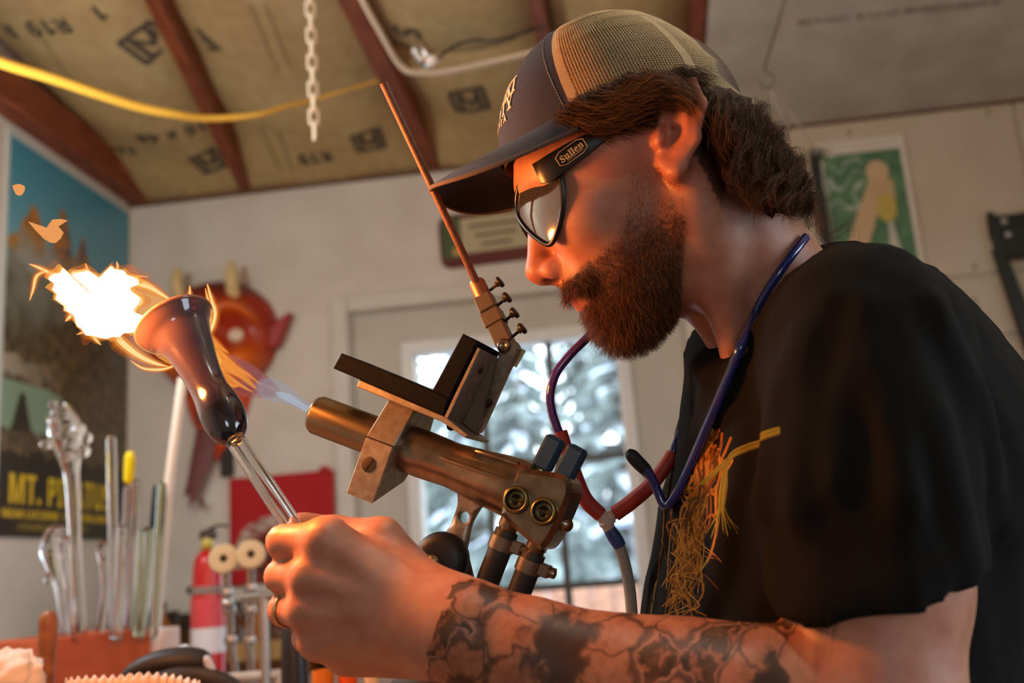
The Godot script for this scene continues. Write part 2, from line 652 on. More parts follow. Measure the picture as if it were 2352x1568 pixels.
func build_ceiling() -> void:
	var bz := Vector3(0, SLOPE, 1).normalized()
	var b := Basis(Vector3.RIGHT, bz.cross(Vector3.RIGHT), bz)
	var mid := Vector3(0.3, plane_y(-0.4), -0.4)
	var mb := MB.new()
	mb.box(mid + b.y * 0.20, Vector3(3.8, 0.06, 5.4), 0, b)
	var deck := struct("ceiling", mb, mat("roof deck", rgb8(110, 85, 60), 0.8))
	var wood := mat_tex("rafter wood", rgb8(146, 78, 40), 0.6, noise_tex(0.02, 5, rgb8(170, 140, 125), Color.WHITE), 2.0)
	wood.uv1_scale = Vector3(14, 14, 1.5)
	var xs := [-1.405, -1.048, -0.482, -0.088, 0.268]
	var ws := [0.030, 0.036, 0.050, 0.036, 0.036]
	for i in range(1, 5):
		mb = MB.new()
		var skew := Basis(b.y, atan(RAFTER_K[i])) * b
		mb.box(Vector3(xs[i], plane_y(WZ), WZ) + skew.z * 2.3 + b.y * 0.085, Vector3(ws[i], 0.17, 5.2), 0.004, skew)
		part(deck, "rafter", mb, wood)
	mb = MB.new()
	mb.box(Vector3(WX + 0.03, 2.492, -0.4), Vector3(0.06, 0.104, 5.2), 0.005)
	part(deck, "wall_plate", mb, wood)
	for x in [0.68, 1.08, 1.48, 1.88]:
		mb = MB.new()
		mb.box(Vector3(x, mid.y, mid.z) + b.y * 0.095, Vector3(0.036, 0.15, 5.2), 0.004, b)
		part(deck, "rafter", mb, wood)
	# paper faced insulation between the rafters
	var paper := mat_tex("insulation paper", rgb8(182, 160, 112), 0.75, noise_tex(0.03, 21, rgb8(225, 215, 200), Color.WHITE), 2.2)
	var ink := mat("printed ink", rgb8(74, 66, 52), 0.8)
	var seams := [-1.72, -1.55, -2.26, -1.9]
	var batts := []
	for i in 4:
		for h in 2:
			var z0: float = -2.72 if h == 0 else seams[i] + 0.003
			var z1: float = seams[i] - 0.003 if h == 0 else 2.02
			mb = MB.new()
			var nu := 40 if h == 0 else 60
			var pts := PackedVector3Array()
			for k in nu:
				var z := lerpf(z0, z1, float(k) / (nu - 1))
				var x0: float = rafter_x(xs, i, z) + ws[i] / 2 - 0.004
				var x1: float = rafter_x(xs, i + 1, z) - ws[i + 1] / 2 + 0.004
				for j in 15:
					var s := float(j) / 14
					var up := batt_rise(i, s, z)
					up += 0.02 * exp(-(z - z0 if z0 > -2.5 else z1 - z) * 40.0)
					pts.append(Vector3(lerpf(x0, x1, s), plane_y(z) + up, z))
			mb.grid(pts, nu, 15, false, false, -1)
			if mb.n[100].y > 0:
				mb = flipped(mb)
			batts.append([i, z0, z1, part(deck, "insulation_batt", mb, paper)])
	# print on the paper: thickness marks, makers' blocks and dotted cutting lines
	ceiling_text(batts, "R19", 725, 362, 0.045, 180.0, ink, xs)
	ceiling_text(batts, "R19", 112, 62, 0.048, 180.0, ink, xs)
	ceiling_text(batts, "FACE", 262, 340, 0.040, 180.0, ink, xs)
	ceiling_text(batts, "16 x 48", 395, 312, 0.045, 172.0, ink, xs)
	ceiling_text(batts, "1", 228, 30, 0.05, 180.0, ink, xs)
	ceiling_text(batts, "S", 935, 75, 0.07, 90.0, ink, xs)
	ceiling_text(batts, "R", 20, 70, 0.048, 180.0, ink, xs)
	for q in [[340, 95, 0.105, 20], [452, 90, 0.085, 20], [480, 370, 0.085, 10], [846, 324, 0.085, 0], [1078, 232, 0.095, 5]]:
		ceiling_block(batts, q[0], q[1], q[2], q[3], ink, xs)
	for q in [[575, 10, 640, 170], [610, 10, 668, 160], [640, 300, 672, 390], [100, 90, 175, 200], [600, 290, 640, 385]]:
		var mbd := MB.new()
		for k in 26:
			var f := (k + 0.2) / 26.0
			var a := on_batt(lerpf(q[0], q[2], f), lerpf(q[1], q[3], f), xs)
			if a.is_finite():
				mbd.box(a - b.y * 0.001, Vector3(0.004, 0.001, 0.006), 0, b)
		part(batts[2][3] as Node, "printed_line", mbd, mat("faint ink", rgb8(128, 112, 84), 0.8))
	# plasterboard nailed under the rafters on the right
	var board := mat_tex("plasterboard", rgb8(206, 200, 186), 0.8, noise_tex(0.02, 31, rgb8(222, 218, 212), Color.WHITE), 1.1)
	for q in [[0.289, 1.30, -2.71, -0.3], [1.303, 2.02, -2.71, -0.3], [0.289, 1.30, -0.297, 2.02], [1.303, 2.02, -0.297, 2.02]]:
		mb = MB.new()
		var zc: float = (q[2] + q[3]) / 2
		mb.box(Vector3((q[0] + q[1]) / 2, plane_y(zc) + 0.006, zc), Vector3(q[1] - q[0], 0.012, (q[3] - q[2]) * sqrt(1 + SLOPE * SLOPE)), 0.002, b)
		var pb := part(deck, "plasterboard", mb, board)
		if q[0] < 0.3 and q[2] < -2:
			var mt := MB.new()
			var a1 := on_ceiling(1840, 50, 0.0)
			var a2 := on_ceiling(2290, 2, 0.0)
			var tx := (a2 - a1).normalized()
			stamp(mt, "D ASTM C1396-06  01 21 N  TYPE X 08", (a1 + a2) / 2, -tx, 0.021, b)
			part(pb, "stamp", mt, mat("stamp ink", rgb8(122, 116, 104), 0.8))

func stamp(mb: MB, text: String, o: Vector3, tx: Vector3, h: float, b: Basis) -> void:
	var ty := -b.y.cross(tx)
	letters(mb, text, false, h, func(q: Vector3) -> Vector3: return o + tx * q.x + ty * q.y - b.y * (0.0015 + q.z * 0.3))

func flipped(mb: MB) -> MB:
	for i in mb.n.size():
		mb.n[i] = -mb.n[i]
	for i in range(0, mb.idx.size(), 3):
		var t := mb.idx[i + 1]
		mb.idx[i + 1] = mb.idx[i + 2]
		mb.idx[i + 2] = t
	return mb

func batt_rise(i: int, s: float, z: float) -> float:
	var e := pow(absf(s * 2.0 - 1.0), 2.6)
	return (0.022 + 0.045 * e) * smoothstep(-2.72, -2.5, z) + 0.006 * sin(z * 9.0 + i * 2.1) * (1.0 - e) + 0.004 * sin(z * 23.0 + s * 7.0 + i)

func rafter_x(xs: Array, i: int, z: float) -> float:
	return xs[i] + RAFTER_K[i] * (z - WZ)

func bay_of(x: float, z: float, xs: Array) -> int:
	for i in 4:
		if x > rafter_x(xs, i, z) and x < rafter_x(xs, i + 1, z):
			return i
	return -1

func on_batt(px: float, py: float, xs: Array) -> Vector3:
	var p := on_ceiling(px, py, -0.03)
	var i := bay_of(p.x, p.z, xs)
	if i < 0:
		return Vector3(NAN, 0, 0)
	for k in 3:
		var s: float = clampf((p.x - rafter_x(xs, i, p.z) - 0.02) / (rafter_x(xs, i + 1, p.z) - rafter_x(xs, i, p.z) - 0.04), 0, 1)
		p = on_ceiling(px, py, -batt_rise(i, s, p.z) + 0.0012)
	return p

func on_bay(x: float, z: float, xs: Array) -> Vector3:
	var i := clampi(bay_of(x, z, xs), 0, 3)
	var s: float = clampf((x - rafter_x(xs, i, z) - 0.02) / (rafter_x(xs, i + 1, z) - rafter_x(xs, i, z) - 0.04), 0.0, 1.0)
	return Vector3(x, plane_y(z) + batt_rise(i, s, z) - 0.002, z)

func batt_at(batts: Array, p: Vector3, xs: Array) -> Node:
	var i := bay_of(p.x, p.z, xs)
	for q in batts:
		if q[0] == i and p.z >= q[1] and p.z <= q[2]:
			return q[3]
	return batts[0][3]

func ceiling_text(batts: Array, text: String, px: float, py: float, h: float, turn: float, ink: Material, xs: Array) -> void:
	var o := on_batt(px, py, xs)
	if not o.is_finite():
		return
	var mb := MB.new()
	var a := deg_to_rad(turn)
	var tx := Vector3(cos(a), 0, sin(a))
	var ty := Vector3(-sin(a), 0, cos(a))
	letters(mb, text, true, h, func(q: Vector3) -> Vector3:
		var w: Vector3 = o + tx * q.x + ty * q.y
		return on_bay(w.x, w.z, xs) - Vector3(0, q.z, 0))
	part(batt_at(batts, o, xs), "printed_mark", mb, ink)

func ceiling_block(batts: Array, px: float, py: float, size: float, turn: float, ink: Material, xs: Array) -> void:
	var o := on_batt(px, py, xs)
	if not o.is_finite():
		return
	var mb := MB.new()
	var a := deg_to_rad(turn)
	var tx := Vector3(cos(a), 0, sin(a))
	var ty := Vector3(-sin(a), 0, cos(a))
	var bar := func(x0: float, y0: float, x1: float, y1: float, w: float) -> void:
		var d := Vector2(x1 - x0, y1 - y0)
		var side := Vector2(-d.y, d.x).normalized() * w / 2
		for k in 5:
			var f0 := Vector2(x0, y0) + d * (k / 5.0)
			var f1 := Vector2(x0, y0) + d * ((k + 1) / 5.0)
			var q: Array[Vector3] = []
			for e in [f0 - side, f1 - side, f1 + side, f0 + side]:
				var w3: Vector3 = o + tx * (e.x * size) + ty * (e.y * size)
				q.append(on_bay(w3.x, w3.z, xs))
			mb.quad(q[0], q[3], q[2], q[1])
	bar.call(-0.5, -0.42, 0.5, -0.42, 0.14)
	bar.call(-0.5, 0.42, 0.5, 0.42, 0.14)
	bar.call(-0.46, -0.42, -0.46, 0.42, 0.14)
	bar.call(0.46, -0.42, 0.46, 0.42, 0.14)
	bar.call(-0.25, -0.4, -0.25, 0.4, 0.15)
	bar.call(-0.25, 0.35, 0.05, -0.2, 0.13)
	bar.call(0.05, -0.2, 0.28, 0.3, 0.13)
	bar.call(0.27, -0.4, 0.27, 0.4, 0.15)
	part(batt_at(batts, o, xs), "printed_block", mb, ink)

func build_door() -> void:
	var paint := mat_tex("door paint", rgb8(188, 180, 164), 0.55, noise_tex(0.012, 3, rgb8(236, 234, 230), Color.WHITE, 512), 0.7)
	var white := mat("lite frame paint", rgb8(214, 212, 204), 0.45)
	var dark := mat("backlit muntin", rgb8(70, 72, 68), 0.5)  # dark tone stands for muntins seen against the daylight
	var zf := WZ - 0.012
	var mb := MB.new()
	mb.box(Vector3(-0.28, 1.02, WZ - 0.06), Vector3(0.001, 0.001, 0.001), 0)
	# leaf: stiles and rails round the glazed opening
	mb = MB.new()
	var xl := -0.742
	var xr := 0.182
	var gx0 := -0.575
	var gx1 := 0.0
	var gy0 := 0.905
	var gy1 := 1.905
	for q in [[xl, gx0, 0.012, 2.032], [gx1, xr, 0.01, 2.032], [gx0, gx1, gy1, 2.032], [gx0, gx1, 0.01, gy0]]:
		mb.box(Vector3((q[0] + q[1]) / 2, (q[2] + q[3]) / 2, zf - 0.022), Vector3(q[1] - q[0], q[3] - q[2], 0.044), 0.0)
	var leaf := struct("door_1", mb, paint)
	mb = MB.new()
	for s in [[-0.55, 0.2], [-0.255, 0.2]]:
		for e in [[0, 0.0, 0.26, 0.018], [0, 0.56, 0.26, 0.018]]:
			mb.box(Vector3(s[0] + 0.12, s[1] + e[1], zf + 0.004), Vector3(0.26, 0.018, 0.01), 0.004)
		mb.box(Vector3(s[0] - 0.01, s[1] + 0.28, zf + 0.004), Vector3(0.018, 0.56, 0.01), 0.004)
		mb.box(Vector3(s[0] + 0.25, s[1] + 0.28, zf + 0.004), Vector3(0.018, 0.56, 0.01), 0.004)
	part(leaf, "panel_moulding", mb, paint)
	mb = MB.new()
	var w := 0.032
	for q in [[gx0 - w, gx1 + w, gy1 - 0.006, gy1 + w], [gx0 - w, gx1 + w, gy0 - w, gy0 + 0.006], [gx0 - w, gx0 + 0.006, gy0, gy1], [gx1 - 0.006, gx1 + w, gy0, gy1]]:
		mb.box(Vector3((q[0] + q[1]) / 2, (q[2] + q[3]) / 2, zf + 0.004), Vector3(q[1] - q[0], q[3] - q[2], 0.016), 0.005)
		mb.box(Vector3((q[0] + q[1]) / 2, (q[2] + q[3]) / 2, zf - 0.048), Vector3(q[1] - q[0], q[3] - q[2], 0.016), 0.005)
	part(leaf, "glazing_frame", mb, white)
	for k in 2:
		mb = MB.new()
		var x := lerpf(gx0, gx1, (k + 1) / 3.0)
		mb.box(Vector3(x, (gy0 + gy1) / 2, zf - 0.02), Vector3(0.021, gy1 - gy0, 0.014), 0.003)
		part(leaf, "muntin", mb, dark)
		mb = MB.new()
		var y := lerpf(gy0, gy1, (k + 1) / 3.0)
		mb.box(Vector3((gx0 + gx1) / 2, y, zf - 0.02), Vector3(gx1 - gx0, 0.019, 0.0136), 0.003)
		part(leaf, "muntin", mb, dark)
	var pane := mat("door glass", Color(0.9, 0.95, 0.95, 0.06), 0.02)
	pane.transparency = BaseMaterial3D.TRANSPARENCY_ALPHA
	for i in 3:
		for j in 3:
			mb = MB.new()
			var x := lerpf(gx0, gx1, (i + 0.5) / 3.0)
			var y := lerpf(gy0, gy1, (j + 0.5) / 3.0)
			var hw := (gx1 - gx0) / 6.0 - 0.006
			var hh := (gy1 - gy0) / 6.0 - 0.006
			var z := zf - 0.02
			mb.quad(Vector3(x - hw, y - hh, z), Vector3(x + hw, y - hh, z), Vector3(x + hw, y + hh, z), Vector3(x - hw, y + hh, z))
			part(leaf, "pane", mb, pane)
	mb = MB.new()
	mb.lathe(PackedVector2Array([Vector2(0.032, 0), Vector2(0.032, 0.006), Vector2(0.012, 0.012), Vector2(0.011, 0.03), Vector2(0.026, 0.04), Vector2(0.029, 0.055), Vector2(0.02, 0.066), Vector2(0, 0.068)]), Vector3(0.12, 0.95, zf), Vector3(0, 0, 1), 20)
	part(leaf, "door_knob", mb, mat("satin brass", rgb8(190, 160, 100), 0.35, 0.9))
	# jambs, stops and casing
	mb = MB.new()
	for q in [[-0.800, -0.750, 0.0, 2.085], [0.190, 0.240, 0.0, 2.085], [-0.750, 0.190, 2.036, 2.085]]:
		mb.box(Vector3((q[0] + q[1]) / 2, (q[2] + q[3]) / 2, WZ + 0.008), Vector3(q[1] - q[0], q[3] - q[2], 0.017), 0.004)
	for q in [[-0.76, -0.744, 0.0, 2.045], [0.184, 0.20, 0.0, 2.045]]:
		mb.box(Vector3((q[0] + q[1]) / 2, (q[2] + q[3]) / 2, WZ - 0.056), Vector3(q[1] - q[0], q[3] - q[2], 0.112), 0.0)
	mb.box(Vector3(-0.28, 2.039, WZ - 0.056), Vector3(0.93, 0.011, 0.112), 0)
	struct("trim_1", mb, mat_tex("casing paint", rgb8(206, 198, 184), 0.5, noise_tex(0.012, 3, rgb8(236, 234, 230), Color.WHITE, 512), 0.7))
	# narrow moulding where the walls meet the ceiling
	mb = MB.new()
	mb.box(Vector3(0.3, 2.437, WZ + 0.006), Vector3(3.44, 0.014, 0.012), 0.003)
	struct("trim_2", mb, mat("dark joint wood", rgb8(96, 66, 42), 0.7))
# ---------------------------------------------------------------- seen through the door
func build_outside() -> void:
	var snow := mat("snow", rgb8(214, 220, 230), 0.9)
	var mb := MB.new()
	var pts := PackedVector3Array()
	for i in 24:
		for j in 24:
			var x := lerpf(-14.0, 12.0, j / 23.0)
			var z := lerpf(-2.84, -34.0, i / 23.0)
			pts.append(Vector3(x, -0.05 + 0.05 * sin(x * 1.7 + z) + 0.0 * z, z))
	mb.grid(pts, 24, 24, false, false)
	if mb.n[50].y < 0:
		mb = flipped(mb)
	struct("ground", mb, snow)
	# a low snow bank and a timber fence
	var t := thing("board_fence", "tan board fence in the snow outside the glazed door", "fence", Vector3(-0.3, 0, -7.5))
	var fm := mat_tex("fence wood", rgb8(190, 140, 110), 0.8, noise_tex(0.03, 41, rgb8(190, 170, 160), Color.WHITE), 1.5)
	for k in 26:
		mb = MB.new()
		mb.box(Vector3(-2.2 + k * 0.16, 0.56, -7.5), Vector3(0.15, 1.18 + 0.02 * sin(k * 2.3), 0.025), 0.004)
		part(t, "board", mb, fm)
	mb = MB.new()
	for y in [0.2, 0.95]:
		mb.box(Vector3(-0.2, y, -7.53), Vector3(4.2, 0.09, 0.04), 0.004)
	part(t, "rail", mb, fm)
	mb = MB.new()
	pts = PackedVector3Array()
	for i in 12:
		for j in 30:
			var a := PI * i / 11.0
			var s := j / 29.0
			var r := 0.55 + 0.15 * sin(s * 11.0) + 0.1 * sin(s * 29.0)
			pts.append(Vector3(lerpf(-6, 4.5, s), maxf(r * sin(a) * 1.5 - 0.05, -0.1), -9.5 - cos(a) * r * 2.2))
	mb.grid(pts, 12, 30)
	single("snow_bank", mb, snow, "long ploughed bank of white snow behind the board fence outside", "snow bank", Vector3(0, 0, -9.5))
	# something blue and dark in front of the fence
	mb = MB.new()
	var blue := mat("blue tarpaulin", rgb8(60, 84, 128), 0.6)
	pts = PackedVector3Array()
	for i in 12:
		for j in 20:
			var u := i / 11.0
			var w := TAU * j / 20.0
			var r := (1.0 - u) * (1.0 + 0.16 * sin(w * 3.0) + 0.1 * sin(w * 7.0 + 2.0)) + 0.03
			pts.append(Vector3(0.33 + cos(w) * r * 0.42, 0.02 + 0.86 * pow(u, 0.7), -6.2 + sin(w) * r * 0.3))
	mb.grid(pts, 12, 20, false, true)
	single("blue_mound", mb, blue, "blue tarpaulin in front of the fence outside the door", "mound", Vector3(0.33, 0, -6.2))
	# a small shed in the yard with an orange patch on its front
	t = thing("yard_shed", "small shed with an orange front and snowy roof seen through the door", "shed", Vector3(0.9, 0, -12.6))
	mb = MB.new()
	mb.box(Vector3(0.9, 0.85, -12.6), Vector3(1.9, 1.7, 1.6), 0.02)
	part(t, "shed_wall", mb, mat("grey shed wall", rgb8(120, 122, 124), 0.8))
	mb = MB.new()
	mb.prism(PackedVector2Array([Vector2(-1.15, 0), Vector2(1.15, 0), Vector2(0, 0.55)]), Vector3(0.9, 1.7, -12.6), Basis(), 1.9, 0.02)
	part(t, "roof", mb, mat("snow on roof", rgb8(216, 222, 230), 0.9))
	mb = MB.new()
	mb.box(Vector3(0.5, 1.42, -11.77), Vector3(0.62, 0.34, 0.06), 0.02)
	part(t, "orange_front", mb, mat("orange patch", rgb8(232, 156, 70), 0.6))
	# conifers
	var spots := [[-4.2, -16.0, 7.5, 1.0], [-1.6, -15.0, 6.5, 0.9], [-0.1, -18.6, 8.5, 1.0], [2.9, -17.5, 7.5, 1.0], [-6.4, -20.5, 9.0, 1.2], [-3.4, -21.5, 9.5, 1.2], [1.9, -22.6, 10.0, 1.1], [5.4, -22.0, 9.0, 1.2], [-1.0, -25.6, 11.0, 1.4], [-5.6, -26.5, 10.0, 1.4], [4.6, -27.0, 10.5, 1.4]]
	var kinds := ["tall snowy conifer left of the others outside the door", "nearest snowy conifer outside, behind the left panes", "tall snowy conifer in the middle of the yard outside", "snowy conifer behind the right panes of the door", "far snowy conifer at the left edge of the wood outside", "far snowy conifer behind the left panes, between two nearer trees", "far snowy conifer behind the right panes, between two nearer trees", "far snowy conifer right of the shed outside", "tallest snowy conifer at the back of the wood outside", "backmost snowy conifer at the far left of the wood outside", "backmost snowy conifer at the far right of the wood outside"]
	var leaf := mat("conifer needles", rgb8(142, 152, 144), 0.9)
	var bark := mat("conifer bark", rgb8(96, 80, 66), 0.9)
	rng.seed = 5
	for k in spots.size():
		var q: Array = spots[k]
		var o := Vector3(q[0], -0.05, q[1])
		t = thing("conifer", kinds[k], "tree", o, "conifers outside the door")
		mb = MB.new()
		mb.tube(PackedVector3Array([o, o + Vector3(0.05, q[2] * 0.5, 0), o + Vector3(0, q[2], 0)]), PackedFloat32Array([0.16 * q[3], 0.1 * q[3], 0.01]), 8)
		part(t, "trunk", mb, bark)
		var green := MB.new()
		var white := MB.new()
		var n := 150
		for i in n:
			var f := pow(float(i) / n, 0.8)
			var y: float = lerpf(0.9, q[2] * 0.98, f)
			var len_: float = (1.0 - f) * 1.5 * q[3] * rng.randf_range(0.6, 1.1) + 0.12
			var w := rng.randf() * TAU
			var d := Vector3(cos(w), rng.randf_range(-0.45, -0.15), sin(w))
			var p := o + Vector3(0, y, 0)
			var side := Vector3(-sin(w), 0, cos(w)) * len_ * 0.28
			for s in 4:
				var a := p + d * (len_ * s / 4.0)
				var e := p + d * (len_ * (s + 1.25) / 4.0) + Vector3(0, -0.06 * len_, 0)
				var wd := side * (1.0 - s * 0.2) * rng.randf_range(0.7, 1.2)
				green.quad(a - wd, e - wd * 0.6, e + wd * 0.6, a + wd)
				green.quad(a + Vector3(0, -0.05, 0), e + wd * 0.3 + Vector3(0, -0.28 * len_, 0), e, a + wd * 0.4)
				if rng.randf() < 0.6:
					white.quad(a - wd * 0.7 + Vector3(0, 0.04, 0), e - wd * 0.5 + Vector3(0, 0.03, 0), e + wd * 0.5 + Vector3(0, 0.03, 0), a + wd * 0.7 + Vector3(0, 0.04, 0))
		var g := part(t, "branches", green, leaf)
		g.set_meta("kind", "stuff")
		part(g, "snow", white, snow)
# ---------------------------------------------------------------- things hung on the walls
func img_tex(w: int, h: int, paint: Callable) -> ImageTexture:
	var im := Image.create(w, h, false, Image.FORMAT_RGB8)
	for y in h:
		for x in w:
			im.set_pixel(x, y, paint.call((x + 0.5) / w, (y + 0.5) / h))
	return ImageTexture.create_from_image(im)

func print_mat(called: String, t: Texture2D, rough := 0.5) -> StandardMaterial3D:
	var m := mat(called, Color.WHITE, rough)
	m.albedo_texture = t
	m.texture_repeat = false
	return m

func build_walls_things() -> void:
	mountain_poster()
	devil_mask()
	red_banner()
	tin_sign()
	green_poster()
	var mb := MB.new()
	# black steel bracket at the right edge
	var t := thing("shelf_bracket", "black steel shelf bracket bolted to the boards at the far right", "bracket", on_z(2300, 640, WZ))
	var steel := mat("black steel", rgb8(38, 40, 36), 0.45, 0.4)
	var zo := WZ + 0.03
	var poly := func(list: Array, z: float, thick: float, m: Material, called: String) -> void:
		var c := on_z(list[0][0], list[0][1], z)
		var pp := PackedVector2Array()
		for q in list:
			var w := on_z(q[0], q[1], z)
			pp.append(Vector2(w.x - c.x, w.y - c.y))
		var b := MB.new()
		b.prism(pp, c, Basis(), thick, 0.003)
		part(t, called, b, m)
	poly.call([[2268, 488], [2290, 500], [2420, 478], [2430, 590], [2300, 592], [2276, 540]], zo, 0.034, steel, "arm")
	poly.call([[2280, 572], [2308, 586], [2420, 860], [2420, 960], [2372, 850]], zo - 0.004, 0.036, steel, "strut")
	for q in [[2307, 508], [2316, 539]]:
		mb = MB.new()
		mb.lathe(PackedVector2Array([Vector2(0.009, 0), Vector2(0.009, 0.003), Vector2(0.006, 0.006), Vector2(0, 0.007)]), on_z(q[0], q[1], zo + 0.017), Vector3(0, 0, 1), 14, false)
		part(t, "bolt", mb, mat("zinc bolt", rgb8(190, 190, 185), 0.3, 0.9))
	# dark upright with a clip, half hidden by the hair
	t = thing("rail_upright", "black slotted rail upright beside the framed green print", "rail", on_z(1862, 560, WZ))
	mb = MB.new()
	var a := on_z(1868, 345, WZ + 0.015)
	var b2 := on_z(1868, 640, WZ + 0.015)
	mb.box(Vector3(a.x, (a.y + b2.y) / 2, WZ + 0.015), Vector3(0.026, a.y - b2.y, 0.026), 0.003)
	part(t, "rail", mb, steel)
	mb = MB.new()
	mb.box(on_z(1876, 352, WZ + 0.03), Vector3(0.034, 0.02, 0.03), 0.004)
	part(t, "clip", mb, mat("grey clip", rgb8(120, 118, 112), 0.4, 0.5))
	mb = MB.new()
	mb.tube(PackedVector3Array([on_z(1889, 372, WZ + 0.022), on_z(1893, 450, WZ + 0.024), on_z(1891, 640, WZ + 0.022)]), 0.0035, 8)
	single("white_cable", mb, mat("white plastic", rgb8(222, 218, 208), 0.4), "thin white cable running down beside the black rail upright", "cable", on_z(1887, 640, WZ + 0.022))
	hanging_things()

func mountain_poster() -> void:
	var n := FastNoiseLite.new()
	n.seed = 8
	n.frequency = 1.0
	n.fractal_octaves = 4
	var tex := img_tex(300, 480, func(u: float, v: float) -> Color:
		if u < 0.025 or v < 0.014:
			return rgb8(196, 204, 192)
		var f := n.get_noise_2d(u * 6, v * 9)
		var f2 := n.get_noise_2d(u * 20 + 9, v * 24)
		var c := rgb8(62, 138, 160).lerp(rgb8(120, 176, 186), clampf(v * 2.6, 0, 1))
		var ridge := 0.275 - 0.145 * maxf(exp(-pow((u - 0.2) / 0.085, 2)) * 0.82, maxf(exp(-pow((u - 0.42) / 0.075, 2)) * 1.12, exp(-pow((u - 0.58) / 0.06, 2)) * 0.8)) + f2 * 0.02 + 0.03 * u
		if v > ridge:
			c = rgb8(176, 118, 44).lerp(rgb8(92, 74, 72), clampf((u - 0.3) * 3.0 + f2 * 2.0, 0, 1))
			c = c.lerp(rgb8(150, 150, 138), smoothstep(0.24, 0.31, v + f * 0.06))
		if v > 0.33 + f * 0.05:
			c = rgb8(122, 124, 108).lerp(rgb8(86, 86, 62), clampf((v - 0.33) * 5.0 + f, 0, 1))
		if v > 0.47 + f2 * 0.05 + 0.05 * sin(u * 9):
			c = rgb8(74, 68, 48).lerp(rgb8(116, 98, 66), clampf(f2 * 1.6 + 0.3, 0, 1))  # forest tones lightened for the haze of the flame glow
		if u < 0.46 and v > 0.57 + f * 0.02 and v < 0.62 + f2 * 0.02:
			c = rgb8(168, 160, 140).lerp(c, clampf(u * 2, 0, 1))
		if u < 0.42 - f * 0.15 and v > 0.63 and v < 0.745 + f2 * 0.02:
			c = rgb8(128, 156, 128)
			if absf(u - 0.16) < 0.05 * (v - 0.63) * 12.0 and v > 0.655:
				c = rgb8(42, 46, 34)
		if v > 0.80 + f2 * 0.02:
			c = rgb8(38, 36, 28)
		return c)
	var z0 := -2.095
	var z1 := -2.69
	var mb := MB.new()
	mb.box(Vector3(WX + 0.002, (1.445 + 2.425) / 2, (z0 + z1) / 2), Vector3(0.004, 0.98, 0.595), 0)
	var o := thing("mountain_poster", "tall travel poster of orange mountain peaks under a teal sky with yellow lettering", "poster", Vector3(WX, 1.445, (z0 + z1) / 2))
	part(o, "backing", mb, mat("poster backing", rgb8(200, 200, 190), 0.7))
	mb = MB.new()
	var x := WX + 0.0045
	mb.quad(Vector3(x, 1.447, z0), Vector3(x, 1.447, z1), Vector3(x, 2.423, z1), Vector3(x, 2.423, z0))
	# UVs of quad(): the first corner is (0, 1)
	part(o, "print", mb, print_mat("mountain print", tex, 0.35))
	var yellow := mat("yellow print", rgb8(226, 190, 30), 0.5)
	var line := func(text: String, a: Array, b: Array, h: float, bold: bool, m: Material) -> void:
		var p := on_x(a[0], a[1], x)
		var q := on_x(b[0], b[1], x)
		var mid := (p + q) / 2
		var len_ := absf(p.z - q.z)
		var tm := TextMesh.new()
		var f := SystemFont.new()
		f.font_names = PackedStringArray(["Droid Sans"])
		f.font_weight = 700 if bold else 400
		tm.font = f
		tm.text = text
		tm.font_size = 32
		tm.pixel_size = h / 24.0
		var k: float = len_ / tm.get_aabb().size.x
		var lm := MB.new()
		letters(lm, text, bold, h, func(w: Vector3) -> Vector3: return Vector3(x + 0.0006 + w.z, mid.y + w.y, mid.z - w.x * k), 0.0006)
		part(o, "lettering", lm, m)
	line.call("MT. PILATUS", [20, 1128], [252, 1140], 0.072, true, yellow)
	line.call("NEAR LUCERNE  SWITZERLAND", [4, 1182], [246, 1190], 0.020, true, yellow)
	line.call("COGWHEEL RAILWAY", [40, 1212], [200, 1214], 0.016, true, mat("dull yellow print", rgb8(150, 130, 40), 0.5))

